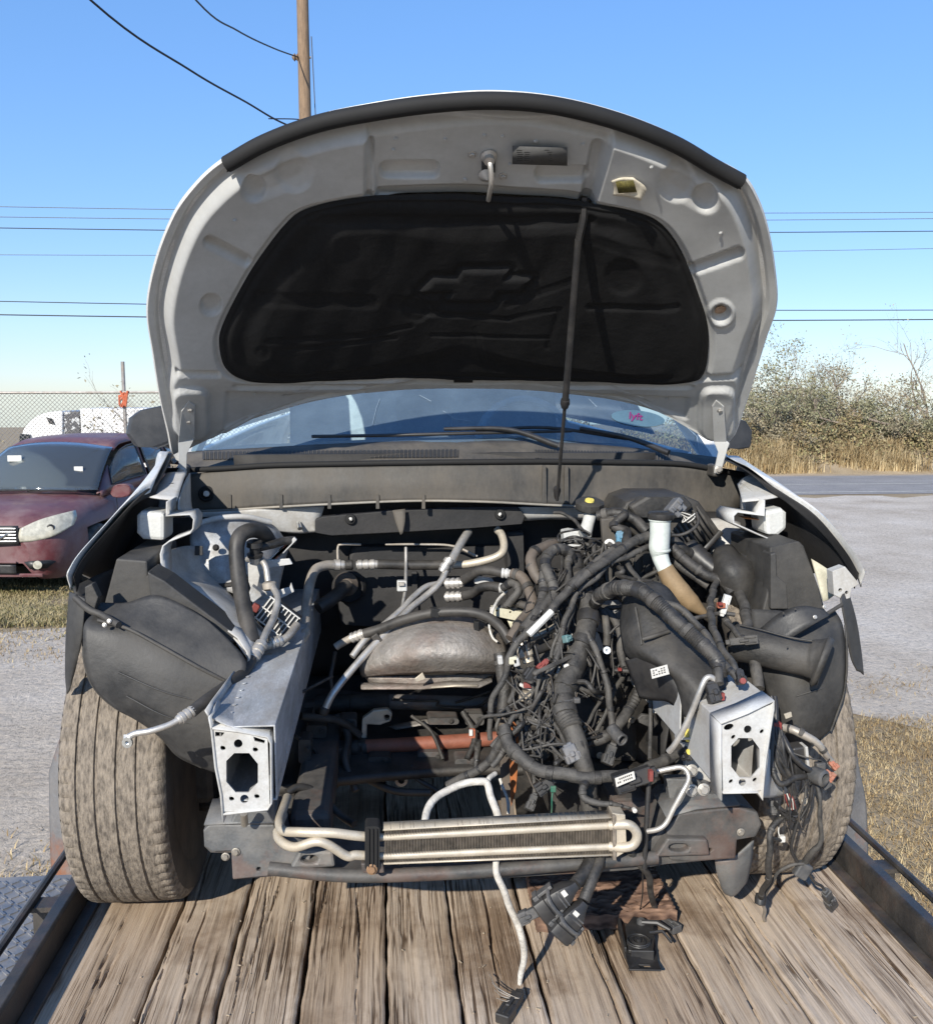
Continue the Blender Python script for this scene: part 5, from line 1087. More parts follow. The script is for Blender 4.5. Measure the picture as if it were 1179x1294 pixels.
def octo(cx, cy, w_, h_, sk=0): return [(cx-w_*.5, cy-h_+sk), (cx+w_*.45, cy-h_), (cx+w_, cy-h_*.45), (cx+w_, cy+h_*.5), (cx+w_*.4, cy+h_), (cx-w_*.4, cy+h_), (cx-w_, cy+h_*.45), (cx-w_, cy-h_*.6)]
face([(268, 922), (300, 925), (338, 934), (341, 1021), (312, 1025), (282, 1026), (274, 980)], [octo(306, 977, 20, 25), circ(301, 940, 5.5), circ(309, 1010, 5.5), circ(282, 945, 3.6), circ(323, 947, 3.6), circ(293, 1009, 3.6), circ(325, 1006, 3.6), [(272, 925), (284, 926), (280, 931), (272, 931)], [(320, 931), (335, 936), (334, 940), (322, 937)]], RY-.006, m_steelw, lrail)
face([(911, 914), (935, 905), (976, 890), (972, 930), (963, 999), (940, 1001), (914, 1001)], [octo(942, 958, 18, 25), circ(945, 922, 5), circ(938, 989, 4.6), circ(926, 931, 3.4), circ(962, 924, 3.4), circ(923, 987, 3.4), circ(953, 985, 3.4), circ(921, 919, 6.5, 12, 4, -.3)], RY+.03, m_steelw, rrail)
for a, Yq, pr in (([(282, 945), (323, 947), (293, 1009), (325, 1006)], RY-.004, lrail), ([(926, 931), (962, 924), (923, 987), (953, 985)], RY+.032, rrail)):
    for x, y in a: MB().lathe(P(x, y, Yq+.004), (0, -1, 0), [(.0048, 0), (.0085, 0), (.0085, .005), (.0052, .005), (.0048, 0)], 12).done('weld_nut', m_steelw, pr)
# flanges round the left rail mouth
ribbon('rail_flange', [(264, 907), (267, 922), (272, 970), (279, 1005), (282, 1040)], RY-.010, .10, m_steelw, lrail, .003)
ribbon('rail_flange', [(267, 921), (300, 925), (338, 932), (342, 940), (343, 1016), (338, 1024), (316, 1026), (282, 1030)], RY-.010, .08, m_steelw, lrail, .0028)
loft('rail_top_plate', [[(265, 906, -.735), (290, 918, -.737), (336, 931, -.74)], [(285, 876, -.56), (312, 884, -.56), (352, 893, -.56)], [(303, 851, -.40), (330, 846, -.38), (368, 858, -.38)], [(318, 838, -.30), (340, 826, -.26), (370, 838, -.28)]], m_railgrey, lrail, 5, 5, .003)
ribbon('rail_flange', [(264, 906, -.74), (272, 893, -.66), (285, 875, -.56), (303, 850, -.40)], 0, .0, m_steelw, lrail, .003, dx=-.006, dz=.012)
ribbon('rail_flange', [(911, 916), (911, 960), (912, 1012)], RY+.025, .06, m_steelw, rrail, .003)
ribbon('rail_flange', [(911, 915), (945, 902), (978, 886), (978, 896), (968, 960), (964, 1012), (958, 1002), (914, 1003)], RY+.022, .06, m_steelw, rrail, .0026)
for k in range(9):
    y_ = RY+.03+.045*k; MB().lathe(V((-.478, y_, 1.4885)), (0, 0, 1), [(.0048, 0), (.0045, .0008), (.002, .0004), (0, .0004)], 10).done('weld_spot', m_railgrey, lrail)
    MB().lathe(V((-.3865, y_, 1.372)), (1, 0, 0), [(.0048, 0), (.0045, .0008), (.002, .0004), (0, .0004)], 10).done('weld_spot', m_railgrey, lrail)
# lower white bracket beside right rail
loft('rail_lower_bracket', [[(965, 940, -.60), (975, 950, -.55), (990, 960, -.5)], [(966, 985, -.60), (978, 990, -.55), (994, 1000, -.5)], [(962, 1008, -.6), (975, 1008, -.55), (985, 1006, -.5)]], m_steelw, rrail, 4, 4, .003)

# ---------------- subframe crossmember
XY = -.52
cm = extrude('crossmember', [(258, 1052), (264, 1046), (345, 1046), (360, 1080), (420, 1098), (470, 1100), (640, 1098), (800, 1082), (840, 1046), (858, 1030), (900, 1026), (935, 1024), (958, 1030), (962, 1045), (956, 1056), (930, 1062), (928, 1085), (845, 1092), (800, 1100), (640, 1110), (470, 1117), (420, 1114), (390, 1105), (295, 1112), (293, 1078), (266, 1078), (258, 1070)], XY, .16, m_frame, suv, .006)
extrude('crossmember_end', [(257, 1050), (264, 1043), (346, 1043), (352, 1060), (396, 1066), (388, 1103), (294, 1112), (292, 1076), (268, 1077), (258, 1070)], XY-.012, .02, m_frameg, cm, .005, [circ(327, 1099, 2.6, 10)])
extrude('crossmember_end', [(858, 1028), (900, 1023), (935, 1021), (958, 1027), (963, 1043), (956, 1058), (932, 1062), (930, 1086), (872, 1090), (846, 1088), (842, 1050)], XY-.012, .02, m_frame, cm, .005, [circ(897, 1075, 2.4, 10)])
for (cx_, cy_, sx, sy, mm_) in ((391, 1087, 30, 12, m_frameg), (858, 1072, 36, 12, m_frame)):
    o = extrude('mount_pad', [(cx_-sx*.85, cy_+sy), (cx_-sx*.4, cy_-sy), (cx_+sx, cy_-sy*.9), (cx_+sx*1.1, cy_+sy*.8)], XY-.03, .05, mm_, cm, .006, [circ(cx_, cy_, sx*.36, 14, sy*.45)])
ribbon('crossmember_lip', [(258, 1043, XY-.012), (300, 1041, XY-.012), (346, 1041, XY-.012)], 0, .10, m_frameg, cm, .004, dz=.01)
ribbon('crossmember_lip', [(842, 1034, XY-.012), (880, 1023, XY-.012), (935, 1018, XY-.012)], 0, .10, m_frameg, cm, .004, dz=.01)
tube('crossmember_front_tube', [(340, 1098, XY-.02), (440, 1107, XY-.03), (560, 1104, XY-.03), (700, 1094, XY-.03), (830, 1084, XY-.02)], 9, m_frame, cm, 12)
for x, y in ((285, 1083), (298, 1075+2), (936, 1052)): bolt(P(x, y, XY-.014), (0, -1, 0), .006, cm)
for x, y in ((309, 1044), (877, 1028), (914, 1024)): bolt(P(x, y, XY+.02), (0, 0, 1), .010, cm)
tube('mount_stud', [(309, 1042, -.56), (308, 1028, -.58)], 5, m_bolt, suv, straight=True)
extrude('mount_bracket', [(288, 1046), (298, 1026), (338, 1026), (348, 1044)], -.53, .10, m_frameg, suv, .004)
extrude('mount_bracket', [(850, 1030), (862, 1002), (905, 1004), (955, 1024)], -.50, .10, m_frameg, suv, .004)
loft('splash_flap', [[(903, 1086, -.47), (925, 1084, -.48), (952, 1062, -.47)], [(906, 1104, -.46), (926, 1104, -.47), (950, 1085, -.46)], [(914, 1126, -.43), (926, 1130, -.44), (944, 1112, -.43)], [(919, 1131, -.42), (930, 1130, -.42), (940, 1118, -.42)]], m_frameg, suv, 5, 5, .004)
for y0, y1, sx in ((-.40, .45, .36),):
    for s in (-1, 1): MB().box((s*sx, (y0+y1)/2, DECK+.30), (.09, y1-y0, .08)).done('subframe_arm', m_frame, suv, smooth=False, bevel=.015)
MB().box((0, .42, DECK+.30), (.9, .14, .09)).done('subframe_rear', m_frame, suv, smooth=False, bevel=.02)

# ---------------- engine bay walls
sk_p = loft('bay_shade_tray', [[V((x, .62, 1.16)) for x in (-.46, -.2, .1, .46)], [V((x, .42, 1.17+.03*math.cos(x*9))) for x in (-.46, -.2, .1, .46)], [V((x, .20, 1.12+.02*math.cos(x*7))) for x in (-.46, -.2, .1, .46)], [V((x, .02+.04*math.cos(x*6), 1.10)) for x in (-.46, -.2, .1, .46)], [V((x, -.06+.04*math.cos(x*6), 1.09)) for x in (-.46, -.2, .1, .46)]], m_engine, suv, 6, 5, .02, px=False)  # added dark sheet: hides the sunlit deck and stands for the shade there
for x, y, w_, h_, Yq in ((400, 925, 26, 16, .05), (428, 955, 30, 18, .02), (545, 958, 34, 14, .04), (590, 968, 30, 16, .0), (480, 962, 30, 10, .02), (408, 968, 22, 26, -.02), (385, 950, 16, 30, -.1), (560, 912, 40, 8, .12), (600, 910, 24, 14, .1), (440, 916, 22, 14, .1)):
    extrude('cradle_bracket', rrect(x-w_/2, y-h_/2, x+w_/2, y+h_/2, 4), Yq, .06, random.choice((m_engine, m_engine, m_frame)), suv, .006); bolt(P(x+w_*.25, y-h_*.1, Yq-.002), (0, -1, 0), .0055, suv, m_engine)
for q in ([(372, 930, -.1), (395, 945, -.06), (410, 975, -.04), (400, 1005, -.1)], [(425, 905, .1), (440, 930, .06), (436, 960, .0), (450, 1000, -.05)], [(520, 905, .1), (545, 925, .06), (560, 960, .0)], [(380, 905, .0), (430, 912, .06), (455, 930, .08)], [(465, 985, .0), (500, 1000, -.04), (545, 1002, -.06)], [(585, 900, .1), (600, 930, .05), (590, 960, .0)]): tube('hose', q, random.choice((2.5, 4, 5)), random.choice((m_engine, m_loomd, m_hose)), suv)
fw = loft('firewall', [[V((x, .40+.02*math.cos(x*5), 1.90)) for x in (-.62, -.3, 0, .3, .62)], [V((x, .44, 1.7)) for x in (-.62, -.3, 0, .3, .62)], [V((x, .47, 1.45)) for x in (-.62, -.3, 0, .3, .62)], [V((x, .62, 1.15)) for x in (-.62, -.3, 0, .3, .62)]], m_firewall, suv, 5, 4, .01, px=False)
extrude('firewall_panel', [(445, 690), (640, 690), (655, 780), (600, 800), (430, 790), (425, 745)], .40, .03, m_firewall, fw, .012)
extrude('firewall_rib', [(640, 672), (662, 672), (664, 770), (642, 770)], .36, .04, m_firewall, fw, .008)
extrude('firewall_rib', [(520, 722), (527, 722), (529, 775), (522, 775)], .385, .02, m_firewall, fw, .004)
for s in (-1, 1):
    loft('inner_wheelhouse', [[V((s*.52, -.25, 1.50)), V((s*.54, .0, 1.60)), V((s*.56, .25, 1.70)), V((s*.60, .46, 1.85))], [V((s*.50, -.25, 1.38)), V((s*.50, .0, 1.40)), V((s*.50, .25, 1.42)), V((s*.52, .46, 1.45))], [V((s*.46, -.3, 1.22)), V((s*.46, .0, 1.20)), V((s*.46, .25, 1.20)), V((s*.48, .46, 1.2))]], m_firewall, suv, 4, 4, .004, px=False)
    # black sheet added behind the fender skin, standing for liner and shadow
    loft('fender_shade_sheet', [[V((s*.60, .30, 1.73)), V((s*.76, .29, 1.73)), V((s*.885, .28, 1.73))], [V((s*.58, .20, 1.66)), V((s*.76, .19, 1.66)), V((s*.895, .18, 1.65))], [V((s*.58, .10, 1.55)), V((s*.76, .08, 1.56)), V((s*.905, .06, 1.56))], [V((s*.58, .05, 1.40)), V((s*.76, .02, 1.40)), V((s*.91, .02, 1.45))]], m_firewall, suv, 4, 4, .004, px=False)
def shade_lining(rows, name):  # black lining under the white skin; its colour also carries the shadow
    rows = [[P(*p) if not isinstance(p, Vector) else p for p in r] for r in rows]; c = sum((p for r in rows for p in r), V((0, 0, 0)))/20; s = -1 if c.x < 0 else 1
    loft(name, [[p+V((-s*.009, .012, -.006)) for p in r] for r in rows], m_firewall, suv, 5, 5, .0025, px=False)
shade_lining(fl, 'fender_shade_lining'); shade_lining(frp, 'fender_shade_lining')

# lower cowl seen under the panel: white metal at both ends, black sound pad between
loft('cowl_lower_panel', [[(232, 648, .30), (290, 646, .30), (345, 642, .30), (410, 640, .31)], [(240, 662, .31), (300, 660, .31), (350, 658, .31), (405, 656, .32)], [(300, 664, .33), (340, 670, .33), (375, 674, .33), (402, 672, .33)]], m_steelw, suv, 5, 5, .003)
loft('cowl_lower_panel', [[(655, 641, .30), (690, 641, .30), (745, 642, .30)], [(660, 652, .31), (695, 652, .31), (745, 652, .31)], [(662, 658, .33), (695, 656, .33), (742, 657, .33)]], m_steelw, suv, 5, 5, .003)
sp_ = extrude('sound_pad', [(398, 657), (408, 653), (500, 645), (600, 642), (655, 642), (664, 652), (660, 662), (600, 667), (520, 672), (420, 677), (398, 673)], .29, .03, m_firewall, suv, .008)
for x, y in ((443, 656), (632, 650)): MB().lathe(P(x, y, .285), (0, -1, 0), [(.016, 0), (.014, .006), (.005, .008), (.005, .014), (0, .016)], 14).done('pad_fastener', m_seal, sp_); bolt(P(x, y, .272), (0, -1, .3), .0035, sp_, m_label, 'pad_screw')
loft('torn_flap', [[(496, 645, .275), (512, 643, .27)], [(500, 660, .265), (512, 658, .262)], [(506, 676, .26), (509, 674, .26)]], m_cowl, sp_, 3, 3, .002)
tube('cowl_stud', [(377, 660, .31), (379, 668, .29)], 3, m_chrome, suv, straight=True)

# left apron: open box mouth, bent flange, bright channel, shock tower
ap = ribbon('apron_flange', [(211, 634), (210, 652), (240, 650), (245, 656), (244, 668), (240, 674), (214, 684), (206, 690), (203, 700), (205, 734), (212, 744), (240, 764), (270, 784), (300, 806), (312, 824), (314, 836)], lambda x, y: -.20-.00135*max(0, y-690), .10, m_steelw, suv, .0035)
loft('apron_top', [[(186, 628, -.10), (200, 630, -.11), (224, 633, -.11)], [(200, 612, .0), (212, 612, .0), (230, 612, .0)], [(211, 598, .12), (220, 597, .12), (236, 596, .12)]], m_steelw, suv, 4, 4, .003)
loft('apron_web', [[(226, 632, -.10), (232, 612, .02), (240, 598, .14)], [(226, 645, -.10), (233, 640, .02), (242, 640, .14)], [(240, 650, -.10), (246, 652, .02), (250, 655, .14)]], m_steelw, suv, 4, 4, .003)
extrude('apron_slot', [(207, 612), (219, 610), (216, 616), (204, 618)], .0, .004, m_ink, suv, 0)
loft('apron_channel', [[(206, 700, -.20), (218, 694, -.10), (235, 690, -.0), (262, 690, .06)], [(207, 734, -.25), (225, 728, -.14), (240, 722, -.03), (270, 722, .05)], [(240, 764, -.29), (252, 745, -.19), (264, 742, -.10), (290, 750, .0)], [(285, 795, -.33), (290, 775, -.24), (298, 768, -.16), (318, 780, -.05)], [(313, 832, -.38), (325, 812, -.3), (335, 806, -.22), (350, 812, -.12)]], m_steelw, suv, 6, 6, .003)
loft('shock_tower', [[(245, 664, .12), (275, 657, .16), (310, 655, .18), (345, 664, .22), (365, 690, .26)], [(240, 680, .05), (270, 675, .06), (305, 675, .08), (338, 685, .12), (360, 710, .18)], [(246, 712, .03), (275, 710, .02), (305, 715, .04), (332, 730, .08), (352, 750, .14)], [(268, 742, .02), (290, 748, .0), (312, 760, .0), (332, 778, .04), (350, 800, .1)]], m_railgrey, suv, 6, 6, .003)
tube('tower_ring', [(250, 662, .10), (275, 655, .12), (310, 653, .14), (342, 660, .18)], 3.5, m_steelw, suv)
extrude('tower_tab', [(246, 690), (256, 690), (256, 702), (246, 702)], -.0, .004, m_ink, suv, .001)
for x, y in ((273, 692), (299, 706), (262, 735)): bolt(P(x, y, .01), (0, -1, .2), .006, suv, m_seal, 'grommet')
# white blocks that carried the lamps
def rounded_block(poly, Y, back, m, name): return extrude(name, poly, Y, back, m, suv, .012)
rounded_block([(172, 652), (178, 646), (208, 648), (208, 684), (180, 682), (172, 674)], -.12, .10, m_whitep, 'lamp_support')
rounded_block([(966, 646), (988, 642), (995, 648), (995, 668), (985, 676), (968, 676)], -.12, .10, m_whitep, 'lamp_support')
# right apron
loft('apron_top', [[(938, 634, -.10), (960, 632, -.11), (985, 628, -.10)], [(935, 622, .0), (950, 616, .0), (968, 612, .0)], [(932, 612, .12), (940, 604, .12), (950, 600, .12)]], m_steelw, suv, 4, 4, .003)
loft('apron_web', [[(936, 610, .08), (944, 616, .0), (964, 632, -.11)], [(936, 630, .08), (946, 635, .0), (965, 642, -.11)], [(936, 648, .08), (946, 650, .0), (966, 654, -.11)]], m_steelw, suv, 4, 4, .003)
ribbon('apron_flange', [(966, 632), (966, 652), (932, 647), (927, 652), (927, 661), (938, 666), (960, 676), (970, 680), (972, 700), (971, 724), (966, 732), (958, 737)], -.14, .12, m_steelw, suv, .0035)
ribbon('apron_rust_patch', [(942, 655), (962, 657), (966, 670)], -.08, .05, mat('rust_stain_panel', (.30, .11, .03), .7, var=.3), suv, .002)
loft('apron_panel', [[(935, 670, .0), (950, 676, -.05), (969, 682, -.12)], [(938, 700, .0), (952, 705, -.05), (970, 708, -.12)], [(945, 735, .0), (955, 735, -.05), (968, 730, -.12)]], m_steelw, suv, 4, 4, .003)
loft('shock_tower', [[(880, 660, .14), (905, 655, .14), (935, 660, .12)], [(895, 685, .10), (915, 680, .08), (940, 685, .05)], [(900, 720, .08), (925, 720, .04), (950, 725, .0)]], m_steelw, suv, 5, 5, .003)
extrude('apron_slot', [(956, 614), (972, 618), (968, 622), (952, 618)], .0, .004, m_ink, suv, 0)
# fender tip brackets on the right
extrude('fender_bracket', [(1052, 722), (1068, 716), (1086, 738), (1076, 744), (1074, 756), (1066, 758), (1054, 752)], -.36, .03, m_steelw, suv, .002, [circ(1062, 746, 2.5, 8), circ(1070, 749, 2.2, 8)])
loft('fender_bracket', [[(1025, 706, -.22), (1035, 712, -.24), (1050, 722, -.28)], [(1040, 760, -.28), (1046, 758, -.29), (1054, 752, -.31)]], m_cream, suv, 4, 4, .003)
extrude('fender_bracket', [(107, 742), (116, 738), (124, 755), (118, 775), (108, 770)], -.39, .03, m_plas, suv, .002)

# ---------------- left bay: air conditioning hoses, slatted control box, brackets
def crimp(a, b, rpx, m=m_alu, parent=suv, rings=3):
    a, b = P(*a), P(*b); r = rpx*pxm(a.y); L_ = (b-a).length; pr = [(r*.8, 0), (r*.8, L_*.05)]
    for i in range(rings): t = .08+.84*i/rings; pr += [(r*1.12, L_*t), (r*1.12, L_*(t+.5/rings)), (r*.92, L_*(t+.52/rings)), (r*.92, L_*(t+.8/rings))]
    pr += [(r*.8, L_)]; return MB().lathe(a, b-a, pr, 14).done('hose_crimp', m, parent)
tube('hose', [(341, 686, -.02), (333, 674, -.06), (318, 670, -.1), (303, 678, -.13), (299, 700, -.15), (304, 745, -.2), (312, 785, -.26), (319, 815, -.3)], 10, m_hose, suv, 12)
tube('pipe', [(313, 707, -.05), (325, 706, -.08), (335, 714, -.1), (339, 735, -.12)], 4, m_alu, suv)
MB().lathe(P(340, 735, -.12), (.1, -.2, -1), [(.012, 0), (.018, .004), (.018, .018), (.012, .022)], 14).done('pipe_flange', m_aludirty, suv)
tube('pipe', [(345, 742, -.13), (351, 756, -.17), (346, 780, -.22), (336, 800, -.28), (329, 818, -.32)], 4.6, m_alu, suv)
crimp((332, 812, -.31), (317, 836, -.36), 7.5)
tube('hose', [(318, 834, -.36), (308, 850, -.42), (285, 868, -.5), (262, 884, -.55), (242, 900, -.58)], 7.5, m_hose, suv, 12)
crimp((246, 897, -.575), (224, 911, -.6), 6.8)
tube('pipe', [(226, 910, -.6), (212, 917, -.61), (190, 924, -.62), (172, 927, -.62), (163, 931, -.62)], 4.2, m_alu, suv)
MB().lathe(P(162, 938, -.625), (-.15, -1, .1), [(.004, 0), (.010, 0), (.010, .006), (.004, .006), (.004, 0)], 14).done('pipe_fitting', m_chrome, suv)
MB().lathe(P(161, 934, -.61), (0, -.4, -1), [(.008, -.008), (.008, .012), (0, .014)], 10).done('pipe_fitting', m_alu, suv)
tube('pipe', [(333, 818, -.28), (350, 812, -.26), (364, 804, -.24), (375, 790, -.2)], [5, 5, 5.5], m_aludirty, suv)
crimp((340, 814, -.27), (357, 809, -.25), 7.0)
tube('pipe', [(386, 800, -.05), (378, 812, -.1), (366, 818, -.14), (358, 828, -.2)], 7, m_aludirty, suv, 12)
MB().lathe(P(359, 830, -.21), (-.1, -1, .1), [(.007, .0), (.014, 0), (.014, .01), (.007, .012), (.007, 0)], 16).done('pipe_fitting', m_cooler, suv)
bolt(P(349, 829, -.2), (0, -1, 0), .006, suv)
# slatted box, turned about 38 degrees
q0 = P(352, 780, -.16); rotb = Matrix.Rotation(R(-10), 4, 'X') @ Matrix.Rotation(R(38), 4, 'Y')
cb = MB().box(q0, (.088, .045, .066), rotb).done('slatted_box', m_black, suv, smooth=False, bevel=.003)
def onbox(a, b, w_, h_, m, name='slat'): MB().box(q0+rotb.to_3x3() @ V((a, -.026, b)), (w_, .008, h_), rotb).done(name, m, cb, smooth=False)
m_slat = mat('pale_slats', (.48, .48, .46), .5, dust=.3)
for b in (-.030, -.0, .030): onbox(0, b, .088, .0028, m_slat)
for i in range(9): onbox(-.040+.010*i, .015 if i not in (4, 5) else .022, .0026, .030 if i not in (4, 5) else .014, m_slat); onbox(-.040+.010*i, -.015, .0026, .030, m_slat)
extrude('bracket_plate', [(313, 712), (330, 708), (366, 706), (370, 713), (350, 716), (330, 720), (325, 745), (345, 748), (366, 742), (368, 736), (372, 748), (352, 758), (322, 758), (314, 735)], -.04, .008, m_steelw, suv, .002)
extrude('bracket_plate', [(318, 740), (333, 752), (320, 762), (312, 756)], -.07, .03, m_railgrey, suv, .003)
tube('hose', [(327, 692, -.08), (345, 688, -.06), (358, 684, -.04), (372, 683, -.02)], 5.5, m_loomd, suv); MB().lathe(P(322, 694, -.1), (0, -.2, 1), [(.018, -.02), (.02, -.012), (.013, -.01), (.013, .006), (.02, .008), (.018, .02)], 14).done('pressure_switch', m_black, suv)
MB().lathe(P(323, 706, -.09), (0, -.2, 1), [(.009, -.014), (.012, -.012), (.012, .01), (.009, .014)], 10).done('pipe_fitting', m_alu, suv)
for i in range(5): MB().box(P(345+i*5, 705-i*4, -.03), (.05, .012, .010), Matrix.Rotation(R(-45), 4, 'Y')).done('bracket_rib', [m_steelw, m_engine, m_rusted, m_engine, m_steelw][i], suv, smooth=False, bevel=.002)
MB().box(P(323, 768, -.1), (.018, .014, .02), Matrix.Rotation(R(30), 4, 'Y')).done('plug', m_red, suv, smooth=False, bevel=.003)
MB().box(P(331, 786, -.14), (.022, .03, .012), Matrix.Rotation(R(38), 4, 'Y')).done('plug', m_seal, suv, smooth=False, bevel=.003)

# ---------------- centre bay: refrigerant and heater pipes
tube('pipe', [(386, 800, .0), (387, 770, .08), (391, 740, .16), (398, 721, .22), (410, 715, .25), (424, 714, .27)], 6.5, m_aludirty, suv, 12)
crimp((421, 714, .27), (436, 714, .275), 6.5, m_alu, suv, 1); MB().lathe(P(441, 714, .275), (1, 0, 0), [(.012, -.012), (.015, -.008), (.015, .008), (.012, .012)], 12).done('pipe_fitting', m_engine, suv)
crimp((450, 714, .275), (478, 713, .28), 6.0)
tube('hose', [(477, 713, .28), (520, 714, .285), (560, 714, .285)], 6.2, m_hose, suv, 12)
tube('pipe', [(560, 715, .28), (590, 713, .27), (618, 707, .26), (633, 700, .26), (637, 690, .28), (634, 676, .31), (628, 669, .33)], 5.2, m_cooler, suv, 12)
tube('pipe', [(592, 672, .32), (584, 684, .28), (574, 702, .24), (565, 720, .2)], 5.6, m_alu, suv, 12)
tube('pipe', [(566, 716, .2), (557, 735, .17), (540, 752, .14), (520, 768, .1), (498, 790, .05), (470, 818, .0), (440, 852, -.05), (420, 878, -.08), (411, 896, -.09)], 4.6, m_alu, suv, 12)
tube('pipe', [(553, 738, .2), (538, 742, .18), (522, 755, .15), (508, 770, .11), (485, 790, .07), (462, 808, .03), (445, 830, .0)], 4.2, m_alu, suv, 12)
crimp((569, 706, .2), (558, 723, .19), 6.2, m_alu, suv, 2)
MB().lathe(P(411, 894, -.09), (-.3, -.2, -1), [(.008, 0), (.013, .004), (.013, .012), (.009, .02)], 12).done('pipe_fitting', m_engine, suv)
tube('pipe', [(513, 692, .3), (513, 718, .26), (512, 745, .2), (508, 770, .13)], 2.2, m_alu, suv)
rl = MB().box(P(508, 740, .19), (.028, .02, .03)).done('relay', m_steelw, suv, smooth=False, bevel=.003); MB().box(P(507, 738, .175), (.016, .01, .008)).done('relay_tab', m_aludirty, rl, smooth=False)
tube('brake_line', [(427, 708, .33), (427, 692, .35), (432, 688, .35), (456, 688, .36)], 1.6, m_aludirty, suv); tube('brake_line', [(487, 688, .36), (530, 688, .36), (572, 690, .36), (603, 703, .35)], 1.6, m_aludirty, suv)
for yc, ys2 in ((737, [(586, 733), (596, 727), (606, 721), (620, 721), (636, 724)]), (754, [(586, 753), (597, 750), (607, 743), (620, 741), (633, 743)])):
    crimp((563, yc+.5, .16), (586, yc-.5, .14), 6.4); tube('heater_hose', [(x, y, .13-.002*i*10) for i, (x, y) in enumerate(ys2)], 6.4, m_hose, suv, 12)
    crimp((ys2[-1][0]-3, ys2[-1][1], .05), (ys2[-1][0]+9, ys2[-1][1]+1, .045), 6.0, m_steelw, suv, 2)
extrude('hose_bracket', [(598, 728), (622, 732), (628, 740), (600, 738)], .12, .02, m_steelw, suv, .002)
tube('pipe', [(424, 818, .05), (430, 814, .05), (445, 806, .04)], 5, m_aludirty, suv); crimp((443, 807, .04), (462, 800, .03), 6.2)
tube('hose', [(460, 801, .03), (480, 795, .02), (508, 784, .0), (545, 775, -.02), (585, 773, -.04), (612, 778, -.05), (632, 792, -.06), (645, 812, -.08)], 6.4, m_hose, suv, 12)
MB().box(P(550, 774, -.025), (.024, .024, .024), Matrix.Rotation(R(10), 4, 'Y')).done('hose_clip', m_seal, suv, smooth=False, bevel=.003)
MB().box(P(602, 792, -.03), (.014, .02, .03)).done('hose_clip', m_seal, suv, smooth=False, bevel=.003)
tube('pipe', [(474, 815, .03), (484, 810, .03), (500, 808, .02), (528, 806, .0), (545, 810, -.01), (560, 820, -.03), (586, 835, -.05)], 4.6, m_cooler, suv, 12)
MB().box(P(476, 806, .02), (.02, .03, .026), Matrix.Rotation(R(-35), 4, 'Y')).done('pipe_clamp', m_engine, suv, smooth=False, bevel=.003)
MB().lathe(P(489, 821, .02), (-.4, -1, 0), [(.009, 0), (.016, 0), (.016, .012), (.009, .012), (.009, 0)], 14).done('clamp_ring', m_alu, suv)
tube('pipe', [(424, 824, .05), (421, 840, .05), (418, 856, .03), (420, 872, .02)], 2.6, m_engine, suv)
# grommet and steering boot on the firewall
MB().lathe(P(441, 741, .37), (0, -1, 0), [(.05, 0), (.05, .01), (.042, .02), (.036, .014), (.03, .01)], 24).done('firewall_grommet', m_firewall, suv)
MB().lathe(P(438, 738, .355), (0, -1, .1), [(.036, 0), (.034, .02), (.024, .03), (.018, .04)], 20).done('steering_boot', m_hoseb, suv)
tube('steering_shaft', [(438, 740, .30), (428, 750, .26), (415, 760, .22), (402, 768, .2)], 9, m_engine, suv, 12)
# heat shield and exhaust flange
hs = loft('heat_shield', [[(462, 812, .10), (490, 792, .07), (525, 780, .05), (560, 776, .04), (600, 782, .03), (632, 800, .02)], [(455, 830, .02), (490, 815, -.03), (530, 804, -.06), (570, 800, -.07), (610, 806, -.06), (640, 820, -.04)], [(455, 848, .0), (490, 838, -.06), (530, 830, -.10), (575, 828, -.11), (612, 832, -.10), (640, 838, -.06)], [(458, 856, .02), (490, 853, -.03), (530, 852, -.06), (575, 850, -.07), (612, 851, -.06), (638, 850, -.03)]], m_heat, suv, 6, 6, .002)
ribbon('shield_lip', [(456, 871, -.02), (480, 871, -.03), (530, 871, -.05), (570, 868, -.06), (606, 869, -.06), (622, 862, -.04)], 0, .03, m_heat, hs, .004, dz=.006)
ribbon('shield_lip', [(545, 870, -.055), (575, 868, -.062), (604, 868, -.062)], 0, .004, m_cooler, hs, .003, dz=.004)
loft('shield_skirt', [[(460, 855, .02), (520, 854, -.02), (580, 853, -.03), (625, 852, -.01)], [(470, 866, .02), (520, 868, -.02), (580, 866, -.03), (620, 862, -.01)]], m_heat, hs, 4, 3, .003)
extrude('shield_shim', [(524, 858), (534, 850), (538, 858), (526, 862)], -.08, .004, m_cooler, hs, .001)
# cream bracket
extrude('cream_bracket', [(622, 768), (640, 770), (672, 776), (668, 788), (640, 782), (622, 778)], .0, .03, m_cream, suv, .002, [circ(628, 772, 1.6, 8), circ(645, 774, 1.4, 8)])
loft('cream_bracket', [[(640, 782, .02), (655, 784, .02), (668, 787, .02)], [(648, 800, .02), (656, 802, .02), (664, 800, .02)]], m_cream, suv, 3, 3, .004)
